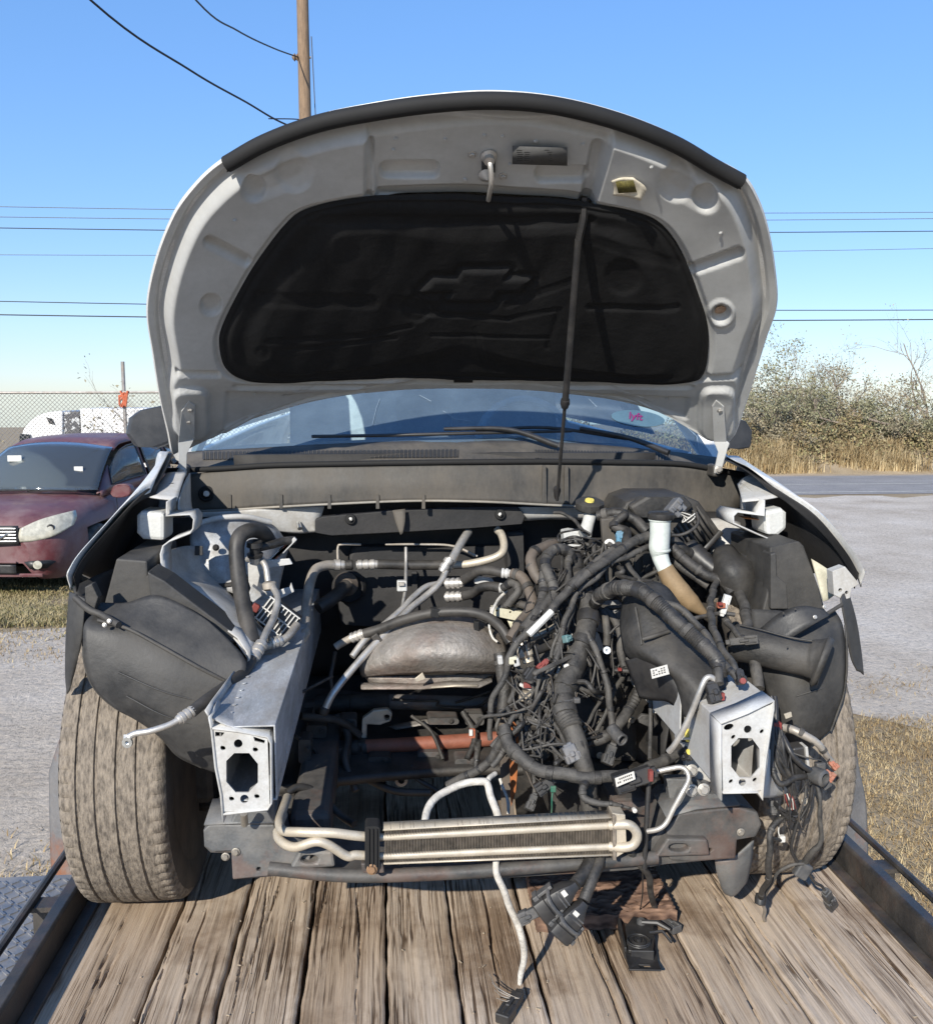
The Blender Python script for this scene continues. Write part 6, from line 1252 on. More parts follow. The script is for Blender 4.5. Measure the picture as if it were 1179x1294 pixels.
# steering rack, bracket, axle shaft
tube('steering_rack', [(400, 890, .26), (440, 889, .25), (470, 888, .24), (492, 887, .24)], [13, 12, 12.5, 12], m_engine, suv, 16, straight=True)
tube('steering_rack', [(490, 887, .24), (540, 888, .23), (600, 890, .22), (650, 892, .2)], 10, m_frameg, suv, 14, straight=True)
for x in (443, 450, 457, 464): MB().lathe(P(x, 889, .25), (1, 0, 0), [(.024, -.004), (.030, 0), (.024, .004)], 16).done('rack_bellows', m_engine, suv)
tube('rack_pipe', [(495, 884, .2), (530, 886, .19), (552, 886, .19), (556, 893, .19), (600, 894, .18), (622, 880, .16)], 1.8, m_engine, suv); tube('rack_pipe', [(575, 888, .19), (590, 884, .19), (620, 874, .17)], 1.8, m_engine, suv)
bp_ = extrude('mount_ear', [(458, 908), (472, 898), (490, 896), (496, 902), (494, 912), (480, 917), (464, 916), (463, 950), (456, 950)], .1, .02, m_cooler, suv, .004, [circ(489, 907, 3.4, 12)])
loft('rack_shield', [[(490, 918, .2), (530, 910, .18), (570, 905, .17)], [(500, 922, .16), (535, 916, .14), (568, 908, .14)]], m_heat, suv, 4, 3, .003)
tube('axle_shaft', [(462, 944, .08), (520, 941, .08), (580, 937, .08), (650, 932, .08)], 9.5, m_rusted, suv, 16, straight=True)
MB().lathe(P(452, 945, .08), (1, 0, .04), [(.018, -.03), (.022, -.02), (.022, .0), (.016, .008), (.02, .012), (.02, .025)], 16).done('shaft_joint', m_engine, suv)
MB().box(P(456, 950, .09), (.045, .05, .07)).done('shaft_bearing', m_engine, suv, smooth=False, bevel=.01)
loft('engine_mount_arm', [[(425, 975, .05), (445, 968, .05), (500, 968, .05), (512, 975, .05)], [(430, 992, .02), (455, 985, .02), (495, 985, .02), (514, 990, .02)]], m_engine, suv, 4, 3, .02)
MB().lathe(P(507, 983, .03), (0, -1, 0), [(.009, 0), (.017, 0), (.017, .02), (.009, .02), (.009, 0)], 16).done('mount_bush', m_aludirty, suv)
loft('engine_mount_arm', [[(408, 930, .1), (425, 940, .1), (440, 975, .08)], [(398, 945, .1), (412, 960, .1), (428, 995, .08)]], m_engine, suv, 4, 3, .02)
tube('hose', [(520, 968, .0), (528, 985, -.02), (545, 995, -.03), (560, 1005, -.05)], 3, m_loomd, suv); tube('hose', [(362, 1002, -.3), (378, 995, -.28), (400, 1002, -.26), (430, 1030, -.3), (448, 1042, -.34)], 5, m_hose, suv)
# bits of trash metal on the rail side
tube('wire', [(372, 880, -.2), (395, 868, -.16), (420, 855, -.1)], 2, m_loomd, suv)

# ---------------- right bay: dark gearbox mass, air cleaner, washer neck, intake
tx = bpy.data.objects.new('gearbox', None); link(tx, suv); tx.matrix_parent_inverse = world_of(suv).inverted()
loft('gearbox_case', [[(640, 800, .1), (690, 792, .06), (745, 800, .04), (800, 815, .02), (850, 840, .05)], [(642, 850, .02), (690, 845, -.06), (745, 850, -.1), (800, 860, -.1), (855, 870, -.02)], [(645, 910, .0), (690, 910, -.08), (745, 912, -.16), (800, 915, -.16), (855, 915, -.04)], [(650, 970, .0), (690, 975, -.08), (745, 978, -.16), (800, 980, -.14), (850, 980, -.04)], [(655, 1030, .06), (690, 1035, .0), (745, 1036, -.06), (800, 1036, -.06), (850, 1030, .0)]], m_engine, tx, 6, 6, .02)
for q in (((700, 880), (735, 872)), ((752, 870), (790, 880)), ((700, 940), (735, 950)), ((752, 955), (800, 950)), ((690, 1000), (725, 1010)), ((752, 1000), (815, 1010))):
    a, b = q; tube('case_rib', [(a[0], a[1], -.13), ((a[0]+b[0])/2, (a[1]+b[1])/2+2, -.17), (b[0], b[1], -.17)], 3, m_engine, tx)
extrude('case_cover', [(750, 905), (790, 900), (806, 915), (806, 965), (752, 962)], -.2, .08, m_engine, tx, .012); extrude('case_cover', [(752, 868), (782, 862), (792, 885), (770, 898), (750, 890)], -.2, .08, m_engine, tx, .012)
extrude('case_cover', [(668, 930), (698, 925), (705, 975), (672, 985)], -.12, .08, m_engine, tx, .012); extrude('case_cover', [(672, 945), (690, 940), (698, 952), (690, 962), (676, 960)], -.16, .03, m_plas, tx, .004)
for x, y in ((679, 945), (692, 943), (760, 912), (798, 910), (758, 955)): bolt(P(x, y, -.21 if x > 740 else -.17), (0, -1, 0), .006, tx)
extrude('black_gap_backing', [(655, 770), (700, 760), (752, 768), (758, 860), (748, 930), (668, 930), (650, 850)], .02, .12, m_firewall, tx, .02)  # black masses added behind the harness so gaps between wires read black
extrude('black_gap_backing', [(690, 985), (760, 978), (838, 985), (842, 1035), (695, 1036)], -.28, .12, m_engine, tx, .015)
extrude('black_gap_backing', [(748, 835), (800, 828), (822, 870), (820, 960), (752, 958)], -.12, .12, m_firewall, tx, .015)
# battery tray board under the harness
extrude('support_plate', [(868, 1000), (862, 900), (885, 860), (905, 870), (905, 1010)], -.42, .02, m_steelw, suv, .004)
loft('support_plate', [[(842, 900, -.3), (858, 880, -.32), (872, 870, -.36)], [(850, 940, -.3), (862, 930, -.33), (872, 925, -.36)], [(856, 985, -.34), (866, 985, -.36), (874, 985, -.38)]], m_cowl, suv, 4, 4, .004)
extrude('support_plate', [(842, 985), (880, 985), (905, 1005), (912, 1030), (850, 1032)], -.47, .03, m_frameg, suv, .003)
# air cleaner
ac = bpy.data.objects.new('air_cleaner', None); link(ac, suv); ac.matrix_parent_inverse = world_of(suv).inverted()
extrude('lid', [(783, 650), (792, 634), (812, 627), (868, 627), (884, 634), (914, 676), (888, 704), (850, 700), (820, 690), (790, 668)], .05, .22, m_plas, ac, .012)
extrude('lid_top', [(795, 640), (815, 628), (866, 628), (878, 640), (860, 655), (805, 655)], .02, .05, m_plas, ac, .01)
for i in range(8):
    x0, y0 = 880-i*4.6, 640+i*4.4; tube('lid_rib', [(x0, y0, .03), (x0+13, y0+20, .02), (x0+25, y0+38, .03)], 2.0, m_plas, ac, 6)
for i in range(4): x0 = 790+i*8; tube('lid_rib', [(x0, 650-i*2, .04), (x0+3, 640-i*2, .045)], 1.6, m_plas, ac, 6)
tube('lid_strap', [(882, 702, .01), (895, 690, .01), (911, 672, .02)], 4, m_black, ac, 6)
extrude('case', [(766, 705), (790, 698), (828, 700), (836, 725), (858, 760), (830, 775), (790, 765), (768, 742)], .0, .25, m_plas, ac, .012)
for i in range(5): x0 = 776+i*12; tube('case_rib', [(x0, 708-i*1.2, -.006), (x0+3, 720, -.01), (x0+7, 738-i*1.5, -.006)], 1.4, m_plas, ac, 6)
tube('case_rim', [(768, 745, -.01), (795, 738, -.015), (830, 722, -.01)], 3, m_plas, ac)
extrude('rear_shell', [(848, 702), (880, 705), (905, 700), (910, 740), (890, 770), (860, 755)], .06, .15, m_black, ac, .01)
# washer reservoir neck
wn_ = tube('washer_filler_neck', [(834, 655, -.12), (834, 675, -.12), (833, 692, -.12), (834, 702, -.12), (838, 714, -.13), (842, 722, -.135)], [13.6, 13.2, 13.6, 11.2, 10.2, 10], m_neck, suv, 18)
MB().lathe(P(834, 695, -.12), (0, 0, 1), [(.0255, -.003), (.0265, 0), (.0255, .003)], 20).done('neck_ring', m_neck, wn_); MB().lathe(P(834, 657, -.12), (0, 0, 1), [(.027, -.003), (.0285, 0), (.027, .003)], 20).done('neck_ring', m_neck, wn_)
MB().lathe(P(835, 652, -.12), (.02, 0, 1), [(.031, -.008), (.033, -.004), (.033, .006), (.028, .010), (.006, .012), (0, .012)], 24).done('filler_cap', m_black, wn_)
tube('washer_lower_neck', [(840, 718, -.132), (848, 732, -.14), (860, 748, -.15), (874, 762, -.155), (892, 777, -.16)], [11.5, 13, 14, 12, 4], m_mud, suv, 16)
# lidded plug with loose wires on top of the air cleaner
connector(P(862, 650, -.08), P(848, 636, -.08), .045, .035, mat('slate_connector', (.08, .095, .12), .45, dust=.3), suv, 'plug', 2)
for k in range(4): tube('loose_wire', [(860, 646+k, -.09), (870, 648+k*2, -.12), (878, 655-k*2, -.13), (872-k*3, 660, -.12), (864, 652+k, -.1)], .8, m_label if k % 2 else m_black, suv, 5)
tube('wire', [(880, 648, -.08), (882, 660, -.1), (874, 670, -.12), (860, 676, -.12), (848, 676, -.12)], 2.2, m_loomd, suv)
# rubber intake duct parts right
loft('intake_resonator', [[(900, 712, -.05), (905, 695, -.06), (922, 690, -.06), (935, 702, -.06), (952, 698, -.05)], [(903, 725, -.10), (912, 715, -.14), (926, 715, -.16), (942, 715, -.15), (956, 710, -.1)], [(905, 742, -.10), (918, 740, -.15), (935, 745, -.17), (950, 740, -.15), (963, 735, -.1)], [(918, 755, -.08), (930, 765, -.12), (942, 768, -.14), (955, 765, -.12), (965, 752, -.08)]], m_plas, suv, 6, 6, .01)
extrude('resonator_side', [(940, 705), (953, 698), (965, 755), (950, 772), (944, 765)], -.10, .1, m_plas, suv, .006)
tube('intake_bellows', [(868, 690, -.02), (880, 702, -.04), (892, 712, -.06), (905, 722, -.08)], [13, 15, 13, 12], m_black, suv, 14, corr=(.016, .07))
tube('intake_snorkel', [(930, 812, -.36), (960, 818, -.40), (990, 826, -.43), (1018, 832, -.45), (1030, 834, -.46), (1036, 836, -.465)], [26, 25, 24, 24, 28, 36], m_plas, suv, 24, hollow=True)
tube('snorkel_seam', [(935, 790, -.385), (965, 797, -.425), (1000, 806, -.46), (1026, 810, -.48)], 1.4, m_plas, suv)
for x, y in ((995, 818), (990, 775), (1005, 770)): bolt(P(x, y, -.475 if y > 800 else -.425), (0, -1, 0), .0016, suv, m_loom, 'mud_spot')
# big rubber splash cover under the conduit
loft('splash_cover', [[(788, 758, -.30), (806, 742, -.32), (822, 735, -.33), (842, 742, -.33), (858, 762, -.31)], [(784, 782, -.33), (804, 768, -.38), (830, 768, -.40), (856, 785, -.40), (880, 800, -.37)], [(786, 808, -.36), (803, 805, -.42), (835, 808, -.46), (868, 825, -.48), (905, 838, -.46)], [(795, 832, -.38), (815, 828, -.46), (845, 840, -.51), (875, 852, -.545), (920, 862, -.54)], [(835, 848, -.42), (850, 856, -.49), (862, 868, -.54), (882, 875, -.575), (908, 874, -.575)], [(858, 878, -.46), (862, 890, -.51), (866, 906, -.55), (876, 902, -.58), (890, 890, -.585)]], m_plas, suv, 6, 6, .004)
loft('splash_cover', [[(790, 835, -.38), (815, 830, -.44), (845, 840, -.48), (862, 868, -.5)], [(800, 860, -.4), (820, 858, -.44), (842, 862, -.48), (858, 880, -.5)], [(808, 882, -.4), (828, 885, -.43), (842, 886, -.46), (856, 894, -.48)]], m_black, suv, 5, 5, .004)
tube('cover_ridge', [(812, 808, -.46), (826, 804, -.465), (845, 798, -.455)], 3, m_plas, suv); tube('cover_ridge', [(803, 768, -.39), (807, 790, -.42), (811, 815, -.45)], 1.6, m_loom, suv)
def label(poly, Y, name, rows_):
    o = extrude(name, poly, Y, .001, m_label, suv, 0); (x0, y0), (x1, y1), (x2, y2), (x3, y3) = poly[:4]; B = MB()
    for i in range(rows_[0]):
        for j in range(rows_[1]):
            if random.random() < .15: continue
            s0, s1 = .1+.8*j/rows_[1], .1+.8*(j+.62)/rows_[1]; t0, t1 = .18+.7*i/rows_[0], .18+.7*(i+.5)/rows_[0]
            def bl(s, t): return P(x0+(x1-x0)*s+(x3-x0)*t, y0+(y1-y0)*s+(y3-y0)*t, Y-.0012)
            B.add([bl(s0, t0), bl(s1, t0), bl(s1, t1), bl(s0, t1)], [(0, 1, 2, 3)])
    B.done('label_print', m_ink, o, smooth=False); return o
label([(822, 846), (843, 840), (846, 852), (824, 858)], -.53, 'paper_label', (3, 5)); label([(825, 883), (851, 884), (848, 903), (824, 901)], -.30, 'barcode_label', (1, 9))
# coolant cap and neck
tube('coolant_neck', [(746, 650, .12), (743, 662, .1), (739, 675, .08)], [8.5, 8, 9], m_whitep, suv, 14)
MB().lathe(P(745, 638, .12), (0, -.25, 1), [(.022, -.014), (.036, -.012)]+[(.040, -.008), (.040, .008), (.03, .014), (.012, .015), (.012, .02), (0, .021)], 10).done('coolant_cap', m_plas, suv)
MB().lathe(P(745, 633, .105), (0, -.35, 1), [(.013, 0), (.012, .004), (0, .005)], 14).done('cap_print', m_yellow, suv)
extrude('reservoir_block', [(712, 672), (722, 670), (736, 672), (738, 695), (714, 695)], .1, .05, m_whitep, suv, .006)
extrude('bracket_plate', [(760, 656), (778, 654), (780, 690), (762, 686)], .02, .02, m_cowl, suv, .003)
connector(P(782, 672, -.02), P(786, 688, -.04), .026, .02, m_blue, suv, 'plug', 2); MB().box(P(785, 675, -.02), (.02, .016, .014)).done('plug_lock', m_label, suv, smooth=False, bevel=.002)
MB().lathe(P(770, 688, -.06), (-.2, -1, .2), [(.013, 0), (.014, .004), (.008, .006), (.004, .012), (0, .012)], 12).done('plug', m_label, suv)

# ---------------- wiring harness
hr = bpy.data.objects.new('wiring_harness', None); link(hr, suv); hr.matrix_parent_inverse = world_of(suv).inverted(); hr['label'] = 'tangled dusty grey wiring harness'
def con(pts, r, m=m_loom, corr=None, name='conduit', n=11, wob=.0016):
    k_ = .98 if name == 'conduit' else 1
    r = [q*k_ for q in r] if isinstance(r, (list, tuple)) else r*k_
    o = tube(name, pts, r, m, hr, n, 8, corr, wob=wob)
    r0 = r[0] if isinstance(r, (list, tuple)) else r
    if name == 'conduit' and r0 > 3.4:                                   # wraps of tape, each a proud band
        w3 = catmull([P(*p) if not isinstance(p, Vector) else p for p in pts], 6)
        for i in range(3, len(w3)-3, random.choice((5, 7, 9))):
            t = i/(len(w3)-1); rr = r[min(len(r)-1, int(t*(len(r)-1)+.5))] if isinstance(r, (list, tuple)) else r
            R_ = rr*pxm(w3[i].y)*1.10; d = w3[i+1]-w3[i-1]; L_ = R_*random.uniform(.4, 1.1)
            MB().lathe(w3[i]-d.normalized()*L_/2, d, [(R_*.8, -.001), (R_, 0), (R_*1.03, L_*.5), (R_, L_), (R_*.8, L_+.001)], 11).done('tape_band', random.choice((m_loom, m_loomd, m_black)), o)
    return o
con([(724, 700, .0), (727, 716, -.04), (733, 735, -.1), (740, 758, -.16), (743, 782, -.2), (737, 808, -.24), (728, 832, -.27), (719, 856, -.3), (712, 876, -.33), (714, 896, -.36), (721, 918, -.4), (731, 945, -.43), (739, 972, -.45), (744, 1000, -.46), (746, 1035, -.46)], [11, 12, 13.5, 14, 14.5, 15, 15.5, 15, 13.5, 12, 11, 11])
con([(712, 892, -.365), (716, 908, -.39), (722, 922, -.41)], 15.5, m_loom, (.007, .05)); MB().lathe(P(713, 886, -.35), (.1, -.15, -1), [(.024, -.006), (.026, -.004), (.026, .004), (.024, .006)], 18).done('cable_tie', m_conn, hr); MB().box(P(729, 885, -.37), (.014, .014, .012)).done('tie_head', m_conn, hr, smooth=False, bevel=.002)
con([(752, 762, -.2), (762, 750, -.28), (785, 743, -.37), (808, 746, -.42), (830, 762, -.46), (855, 786, -.50), (880, 808, -.53), (904, 832, -.56), (910, 855, -.58)], [9, 10.5, 10.5, 10.5, 10, 10, 9.5], m_loomd, (.0055, .055))
con([(700, 688, .0), (690, 691, -.02), (676, 697, -.05), (670, 709, -.07), (675, 722, -.09), (684, 734, -.11)], 7.5, m_hoseb)
con([(724, 710, -.05), (716, 697, -.06), (704, 694, -.07), (692, 702, -.09), (689, 714, -.11), (694, 728, -.13), (699, 742, -.15), (697, 756, -.17), (686, 770, -.19), (674, 788, -.22), (665, 805, -.24)], 7.2)
con([(648, 724, .0), (658, 729, -.02), (667, 742, -.05), (673, 758, -.08), (668, 774, -.11), (655, 790, -.15), (645, 808, -.18)], 7.2, m_hoseb)
con([(690, 714, -.1), (686, 730, -.12), (688, 745, -.14), (684, 762, -.17), (676, 778, -.2), (660, 796, -.23)], 6.8)
con([(784, 688, -.1), (768, 700, -.13), (748, 716, -.17), (730, 732, -.2), (714, 750, -.22), (698, 770, -.25), (684, 784, -.27), (668, 800, -.28), (652, 812, -.29), (644, 830, -.3), (640, 850, -.3), (628, 872, -.3), (621, 890, -.3), (619, 912, -.3), (620, 935, -.3)], [6, 6, 6, 5.5, 5, 4.5, 4, 3.5])
con([(820, 676, -.1), (795, 688, -.12), (770, 706, -.16), (745, 722, -.19), (724, 742, -.21)], 6.5); con([(820, 690, -.1), (796, 702, -.13), (775, 710, -.15), (750, 732, -.18), (728, 752, -.2), (716, 780, -.23), (708, 806, -.26), (702, 830, -.28)], 4)
MB().tube([P(697, 773, -.27), P(684, 786, -.285), P(668, 802, -.295)], .0085, 8).done('white_tape', m_label, hr)
con([(719, 700, -.06), (718, 720, -.1), (717, 745, -.15), (722, 770, -.2), (712, 800, -.24), (706, 826, -.28), (697, 845, -.3), (690, 862, -.31), (678, 888, -.33), (660, 900, -.34), (648, 908, -.35), (636, 925, -.36), (622, 945, -.37)], [5, 5, 4.2, 3.6, 3.2])
con([(630, 826, -.1), (635, 850, -.12), (637, 880, -.14), (636, 905, -.16), (635, 930, -.18)], 8.5, m_loomd)
con([(636, 918, -.38), (642, 938, -.41), (654, 955, -.44), (672, 968, -.46), (695, 977, -.48), (720, 980, -.49), (745, 983, -.5), (775, 982, -.5), (800, 978, -.49), (822, 970, -.47), (845, 958, -.44), (868, 950, -.42)], [8.5, 9, 9, 8.5, 8, 7.5, 7])
con([(640, 918, -.38), (632, 940, -.38), (622, 958, -.37), (606, 972, -.36), (588, 982, -.35), (566, 992, -.33)], 6)
con([(604, 935, -.2), (603, 955, -.2), (602, 975, -.22)], 4, m_loomd)
con([(648, 902, -.34), (630, 903, -.33), (612, 908, -.3), (600, 918, -.26)], 2.4); con([(652, 902, -.34), (662, 915, -.35), (668, 935, -.36), (673, 960, -.36), (675, 985, -.37), (674, 1005, -.38)], 2.8)
con([(643, 940, -.4), (628, 960, -.4), (622, 968, -.4)], 4)
con([(742, 798, -.25), (752, 822, -.28), (762, 845, -.3), (768, 872, -.32), (772, 900, -.33), (773, 918, -.34)], 4.6); con([(754, 768, -.14), (764, 778, -.17), (767, 795, -.19), (766, 815, -.2)], 5.0); con([(764, 772, -.14), (776, 782, -.17), (783, 800, -.2), (785, 825, -.22), (788, 842, -.23)], 5.4)
MB().lathe(P(767, 822, -.21), (-.2, -1, .3), [(.004, 0), (.009, 0), (.009, .004), (.004, .004), (.004, 0)], 12).done('ring_terminal', m_chrome, hr)
con([(792, 832, -.22), (806, 848, -.24), (811, 862, -.26), (805, 880, -.28), (794, 898, -.3), (780, 918, -.33), (770, 928, -.34), (752, 936, -.34), (735, 938, -.33)], [6, 6.5, 7, 7.5, 7.5, 7.5, 7], m_loom)
MB().tube([P(812, 858, -.262), P(806, 878, -.285), P(797, 894, -.3)], .0115, 10, corr=(.008, .08)).done('conduit', m_loom, hr)
tube('conduit_end', [(772, 920, -.36), (780, 930, -.38), (787, 936, -.4)], 8.5, m_conn, hr, 12, hollow=True)
con([(700, 838, -.28), (696, 860, -.3), (690, 880, -.31), (684, 895, -.32)], 3, m_hoseb); con([(706, 842, -.28), (700, 865, -.3), (696, 885, -.31)], 2.2, m_wirew)
con([(688, 896, -.33), (698, 910, -.36), (708, 928, -.39), (716, 944, -.42)], 3)
con([(742, 985, -.5), (736, 998, -.52), (740, 1010, -.53), (756, 1016, -.54), (775, 1016, -.55), (790, 1020, -.55), (800, 1023, -.55)], [6, 5.5, 5, 4, 2.5, 1.5]); MB().lathe(P(801, 1023, -.555), (0, -1, 0), [(.005, 0), (.005, .008), (0, .009)], 8).done('wire_tip', m_label, hr)
con([(628, 790, -.06), (622, 775, -.04), (628, 760, .0), (640, 748, .04)], 2.2, m_wirew); con([(620, 768, .0), (619, 790, -.03), (622, 805, -.05), (628, 812, -.06)], 1.6, m_wirew)
con([(636, 744, .02), (648, 736, .0), (655, 748, -.02), (642, 765, -.02)], 5.5); con([(630, 770, .02), (650, 762, .0), (668, 766, -.03)], 5, m_hose)
con([(650, 815, -.2), (652, 800, -.18), (662, 788, -.16), (672, 784, -.15), (668, 800, -.17), (652, 822, -.2)], 3, m_black)
# stray wires that fill the tangle
anch = [(690, 720, -.05), (720, 705, -.02), (745, 690, .0), (770, 685, -.04), (700, 750, -.15), (660, 800, -.22), (700, 800, -.22), (730, 820, -.26), (650, 850, -.28), (690, 850, -.28), (720, 870, -.3), (640, 900, -.32), (670, 905, -.33), (700, 920, -.36), (660, 950, -.4), (720, 960, -.42), (760, 880, -.28), (780, 850, -.22), (750, 760, -.12), (640, 950, -.36), (690, 985, -.44), (755, 930, -.33), (820, 740, -.2), (860, 790, -.36)]
for k in range(150):
    a = random.choice(anch); b = random.choice(anch)
    if not 25 < math.hypot(a[0]-b[0], a[1]-b[1]) < 120: continue
    m_ = ((a[0]+b[0])/2+random.uniform(-22, 22), (a[1]+b[1])/2+random.uniform(-14, 22), (a[2]+b[2])/2-random.uniform(-.02, .05)); q = lambda p: (p[0]+random.uniform(-8, 8), p[1]+random.uniform(-8, 8), p[2]+random.uniform(-.03, .03))
    con([q(a), q(m_), q(m_), q(b)], random.choice((.9, 1.2, 1.5, 1.8, 2.4, 3.0, 3.6)), random.choice((m_loom, m_loom, m_loomd, m_loomd, m_black)), name='wire', n=6)
for k in range(120):
    a = random.choice(anch); b = random.choice(anch)
    if not 20 < math.hypot(a[0]-b[0], a[1]-b[1]) < 90: continue
    q = lambda p, s_=10: (p[0]+random.uniform(-s_, s_), p[1]+random.uniform(-s_, s_), p[2]-random.uniform(-.01, .05))
    con([q(a), q(((a[0]+b[0])/2, (a[1]+b[1])/2, (a[2]+b[2])/2), 22), q(((a[0]+b[0])/2, (a[1]+b[1])/2+10, (a[2]+b[2])/2), 22), q(b)], random.choice((.7, .8, 1.0, 1.3, 1.6)), random.choice((m_loom, m_loom, m_loomd, m_hoseb)), name='wire', n=5)
# small loops by the coolant neck
for k in range(9):
    cx_, cy_ = 735+random.uniform(-12, 14), 690+random.uniform(-12, 12); rr_ = random.uniform(8, 20)
    con([(cx_+rr_*math.cos(a)*1.3, cy_+rr_*math.sin(a)*.7, -.02+random.uniform(-.02, .02)) for a in np.linspace(random.random()*6, random.random()*6+3.5, 6)], random.choice((1.1, 1.5, 2.2)), random.choice((m_loom, m_loomd, m_black)), name='wire', n=6)
con([(700, 640+8, .1), (712, 648, .08), (725, 658, .05), (735, 668, .02), (745, 675, .0)], 2.4, m_loomd)
con([(764, 655, .05), (790, 650, .02), (776, 664, .0), (792, 672, -.02), (790, 690, -.06)], 6, m_loomd); con([(755, 652, .06), (775, 648, .04), (800, 655, .02), (818, 672, .0)], 7, m_loomd); con([(880, 704, -.04), (862, 694, -.06), (848, 680, -.06)], 7, m_loomd); con([(848, 690, -.08), (868, 710, -.1), (890, 725, -.12), (912, 735, -.13), (925, 750, -.16)], 7, m_loomd); con([(850, 705, -.06), (870, 725, -.08), (895, 740, -.1)], 5, m_loomd)
con([(905, 735, -.14), (898, 760, -.26), (900, 790, -.42), (910, 815, -.5), (925, 840, -.56), (935, 862, -.6)], 5); con([(915, 740, -.12), (935, 752, -.17), (942, 775, -.26), (945, 800, -.35), (955, 840, -.42), (958, 870, -.46)], 7.5); con([(822, 758, -.42), (850, 765, -.44), (872, 780, -.46), (890, 800, -.5), (905, 825, -.54), (920, 845, -.58), (937, 862, -.61)], 5); con([(850, 784, -.36), (880, 782, -.36), (905, 775, -.33), (930, 778, -.34)], 3); con([(912, 775, -.3), (925, 795, -.38), (938, 806, -.42), (955, 808, -.44)], 4)
con([(905, 835, -.57), (908, 850, -.59), (910, 865, -.61)], 6)
connector(P(918, 812, -.44), P(958, 808, -.46), .02, .016, m_loom, hr, 'plug', 2); connector(P(912, 778, -.34), P(920, 752, -.34), .016, .014, m_label, hr, 'plug', 1); MB().box(P(911, 765, -.345), (.018, .014, .012)).done('plug_lock', m_orange, hr, smooth=False, bevel=.002)
for x, y, m_ in ((910, 763, m_red), (864, 790, m_red), (783, 846, m_red), (808, 848, m_red)): MB().box(P(x, y, -.36 if x > 850 else -.26), (.008, .008, .006)).done('plug_lock', m_, hr, smooth=False)
# plugs inside the tangle
connector(P(716, 940, -.44), P(726, 962, -.45), .036, .026, mat('slate_connector', (.08, .095, .12)), hr, 'plug', 3)
connector(P(775, 940, -.34), P(766, 966, -.36), .026, .022, m_conn, hr, 'plug', 3); connector(P(676, 1003, -.4), P(668, 1024, -.42), .02, .018, m_conn, hr, 'plug', 2)
connector(P(700, 985, -.46), P(678, 1000, -.46), .03, .022, m_black, hr, 'plug', 3)
MB().box(P(699, 997, -.47), (.012, .01, .014)).done('plug_lock', m_green, hr, smooth=False, bevel=.002); con([(699, 1002, -.47), (697, 1015, -.47), (696, 1032, -.46)], 1.2, m_green)
connector(P(722, 806, -.27), P(713, 808, -.28), .018, .018, m_teal, hr, 'plug', 2)
connector(P(664, 848, -.3), P(682, 862, -.3), .045, .04, m_black, hr, 'plug', 3); MB().box(P(667, 866, -.31), (.02, .012, .012)).done('plug_lock', m_red, hr, smooth=False, bevel=.002)
connector(P(692, 834, -.3), P(680, 846, -.31), .016, .014, m_red, hr, 'plug', 2)
sol = MB().lathe(P(659, 812, -.22), (.35, -.35, -1), [(.0, -.004), (.018, 0), (.020, .006), (.020, .034), (.014, .040), (.014, .05), (0, .052)], 18).done('solenoid', m_cooler, hr)
tube('solenoid_pipe', [(672, 806, -.22), (690, 799, -.2), (702, 792, -.18)], 5, m_cooler, hr); tube('solenoid_hose', [(676, 822, -.24), (692, 816, -.22), (712, 808, -.2)], 7, m_hose, hr)
for c_, s_, m_ in (((648, 834), (.02, .02, .018), m_cream), ((664, 880), (.028, .02, .022), m_cooler), ((652, 836), (.015, .02, .02), m_steelw), ((664, 868), (.03, .012, .008), m_label), ((690, 870), (.012, .012, .05), m_wirew), ((688, 893), (.03, .014, .008), m_hoseb), ((752, 812), (.03, .02, .045), m_steelw), ((716, 842), (.014, .012, .012), m_label), ((632, 834), (.012, .015, .02), m_steelw)):
    MB().box(P(*c_, -.3 if c_[0] < 740 else -.16), s_, Matrix.Rotation(R(random.uniform(-25, 25)), 4, 'Y')).done('terminal_block', m_, hr, smooth=False, bevel=.003)
# orange rusted strap and white streaked strips behind the harness
extrude('rusty_strap', [(646, 900), (654, 898), (656, 950), (652, 1000), (646, 1020), (644, 960)], -.30, .006, mat('orange_rust_steel', (.30, .10, .03), .7, var=.35, scale=40), suv, .001); extrude('support_strip', [(628, 905), (640, 905), (648, 960), (650, 1035), (634, 1035), (632, 960)], -.27, .006, m_hoseb, suv, .001)
con([(632, 985, -.33), (640, 1005, -.36), (642, 1030, -.38)], 2.2, m_wirew)
MB().box(P(597, 927, -.2), (.014, .012, .022)).done('plug', m_orange, hr, smooth=False, bevel=.002); MB().box(P(595, 926, -.208), (.008, .006, .014)).done('plug_lock', m_label, hr, smooth=False)
# labelled plug in front
pl = connector(P(828, 975, -.56), P(776, 992, -.56), .040, .034, m_black, hr, 'plug', 3, up=(0, -1, .2)); 
label([(777, 984), (801, 975), (803, 985), (779, 995)], -.595, 'paper_label', (2, 8)); MB().box(P(822, 980, -.58), (.008, .012, .022)).done('plug_lock', m_red, hr, smooth=False)
for (a, b), (c_, d) in (((866, 922), (878, 938)), ((868, 948), (880, 954))):
    connector(P(a-8, b+6, -.47), P((a+c_)/2, (b+d)/2, -.5), .030, .022, m_black, hr, 'plug', 2); o = extrude('yellow_insert', rrect(a, b, c_, d, 3), -.512, .006, m_yellow, hr, .001)
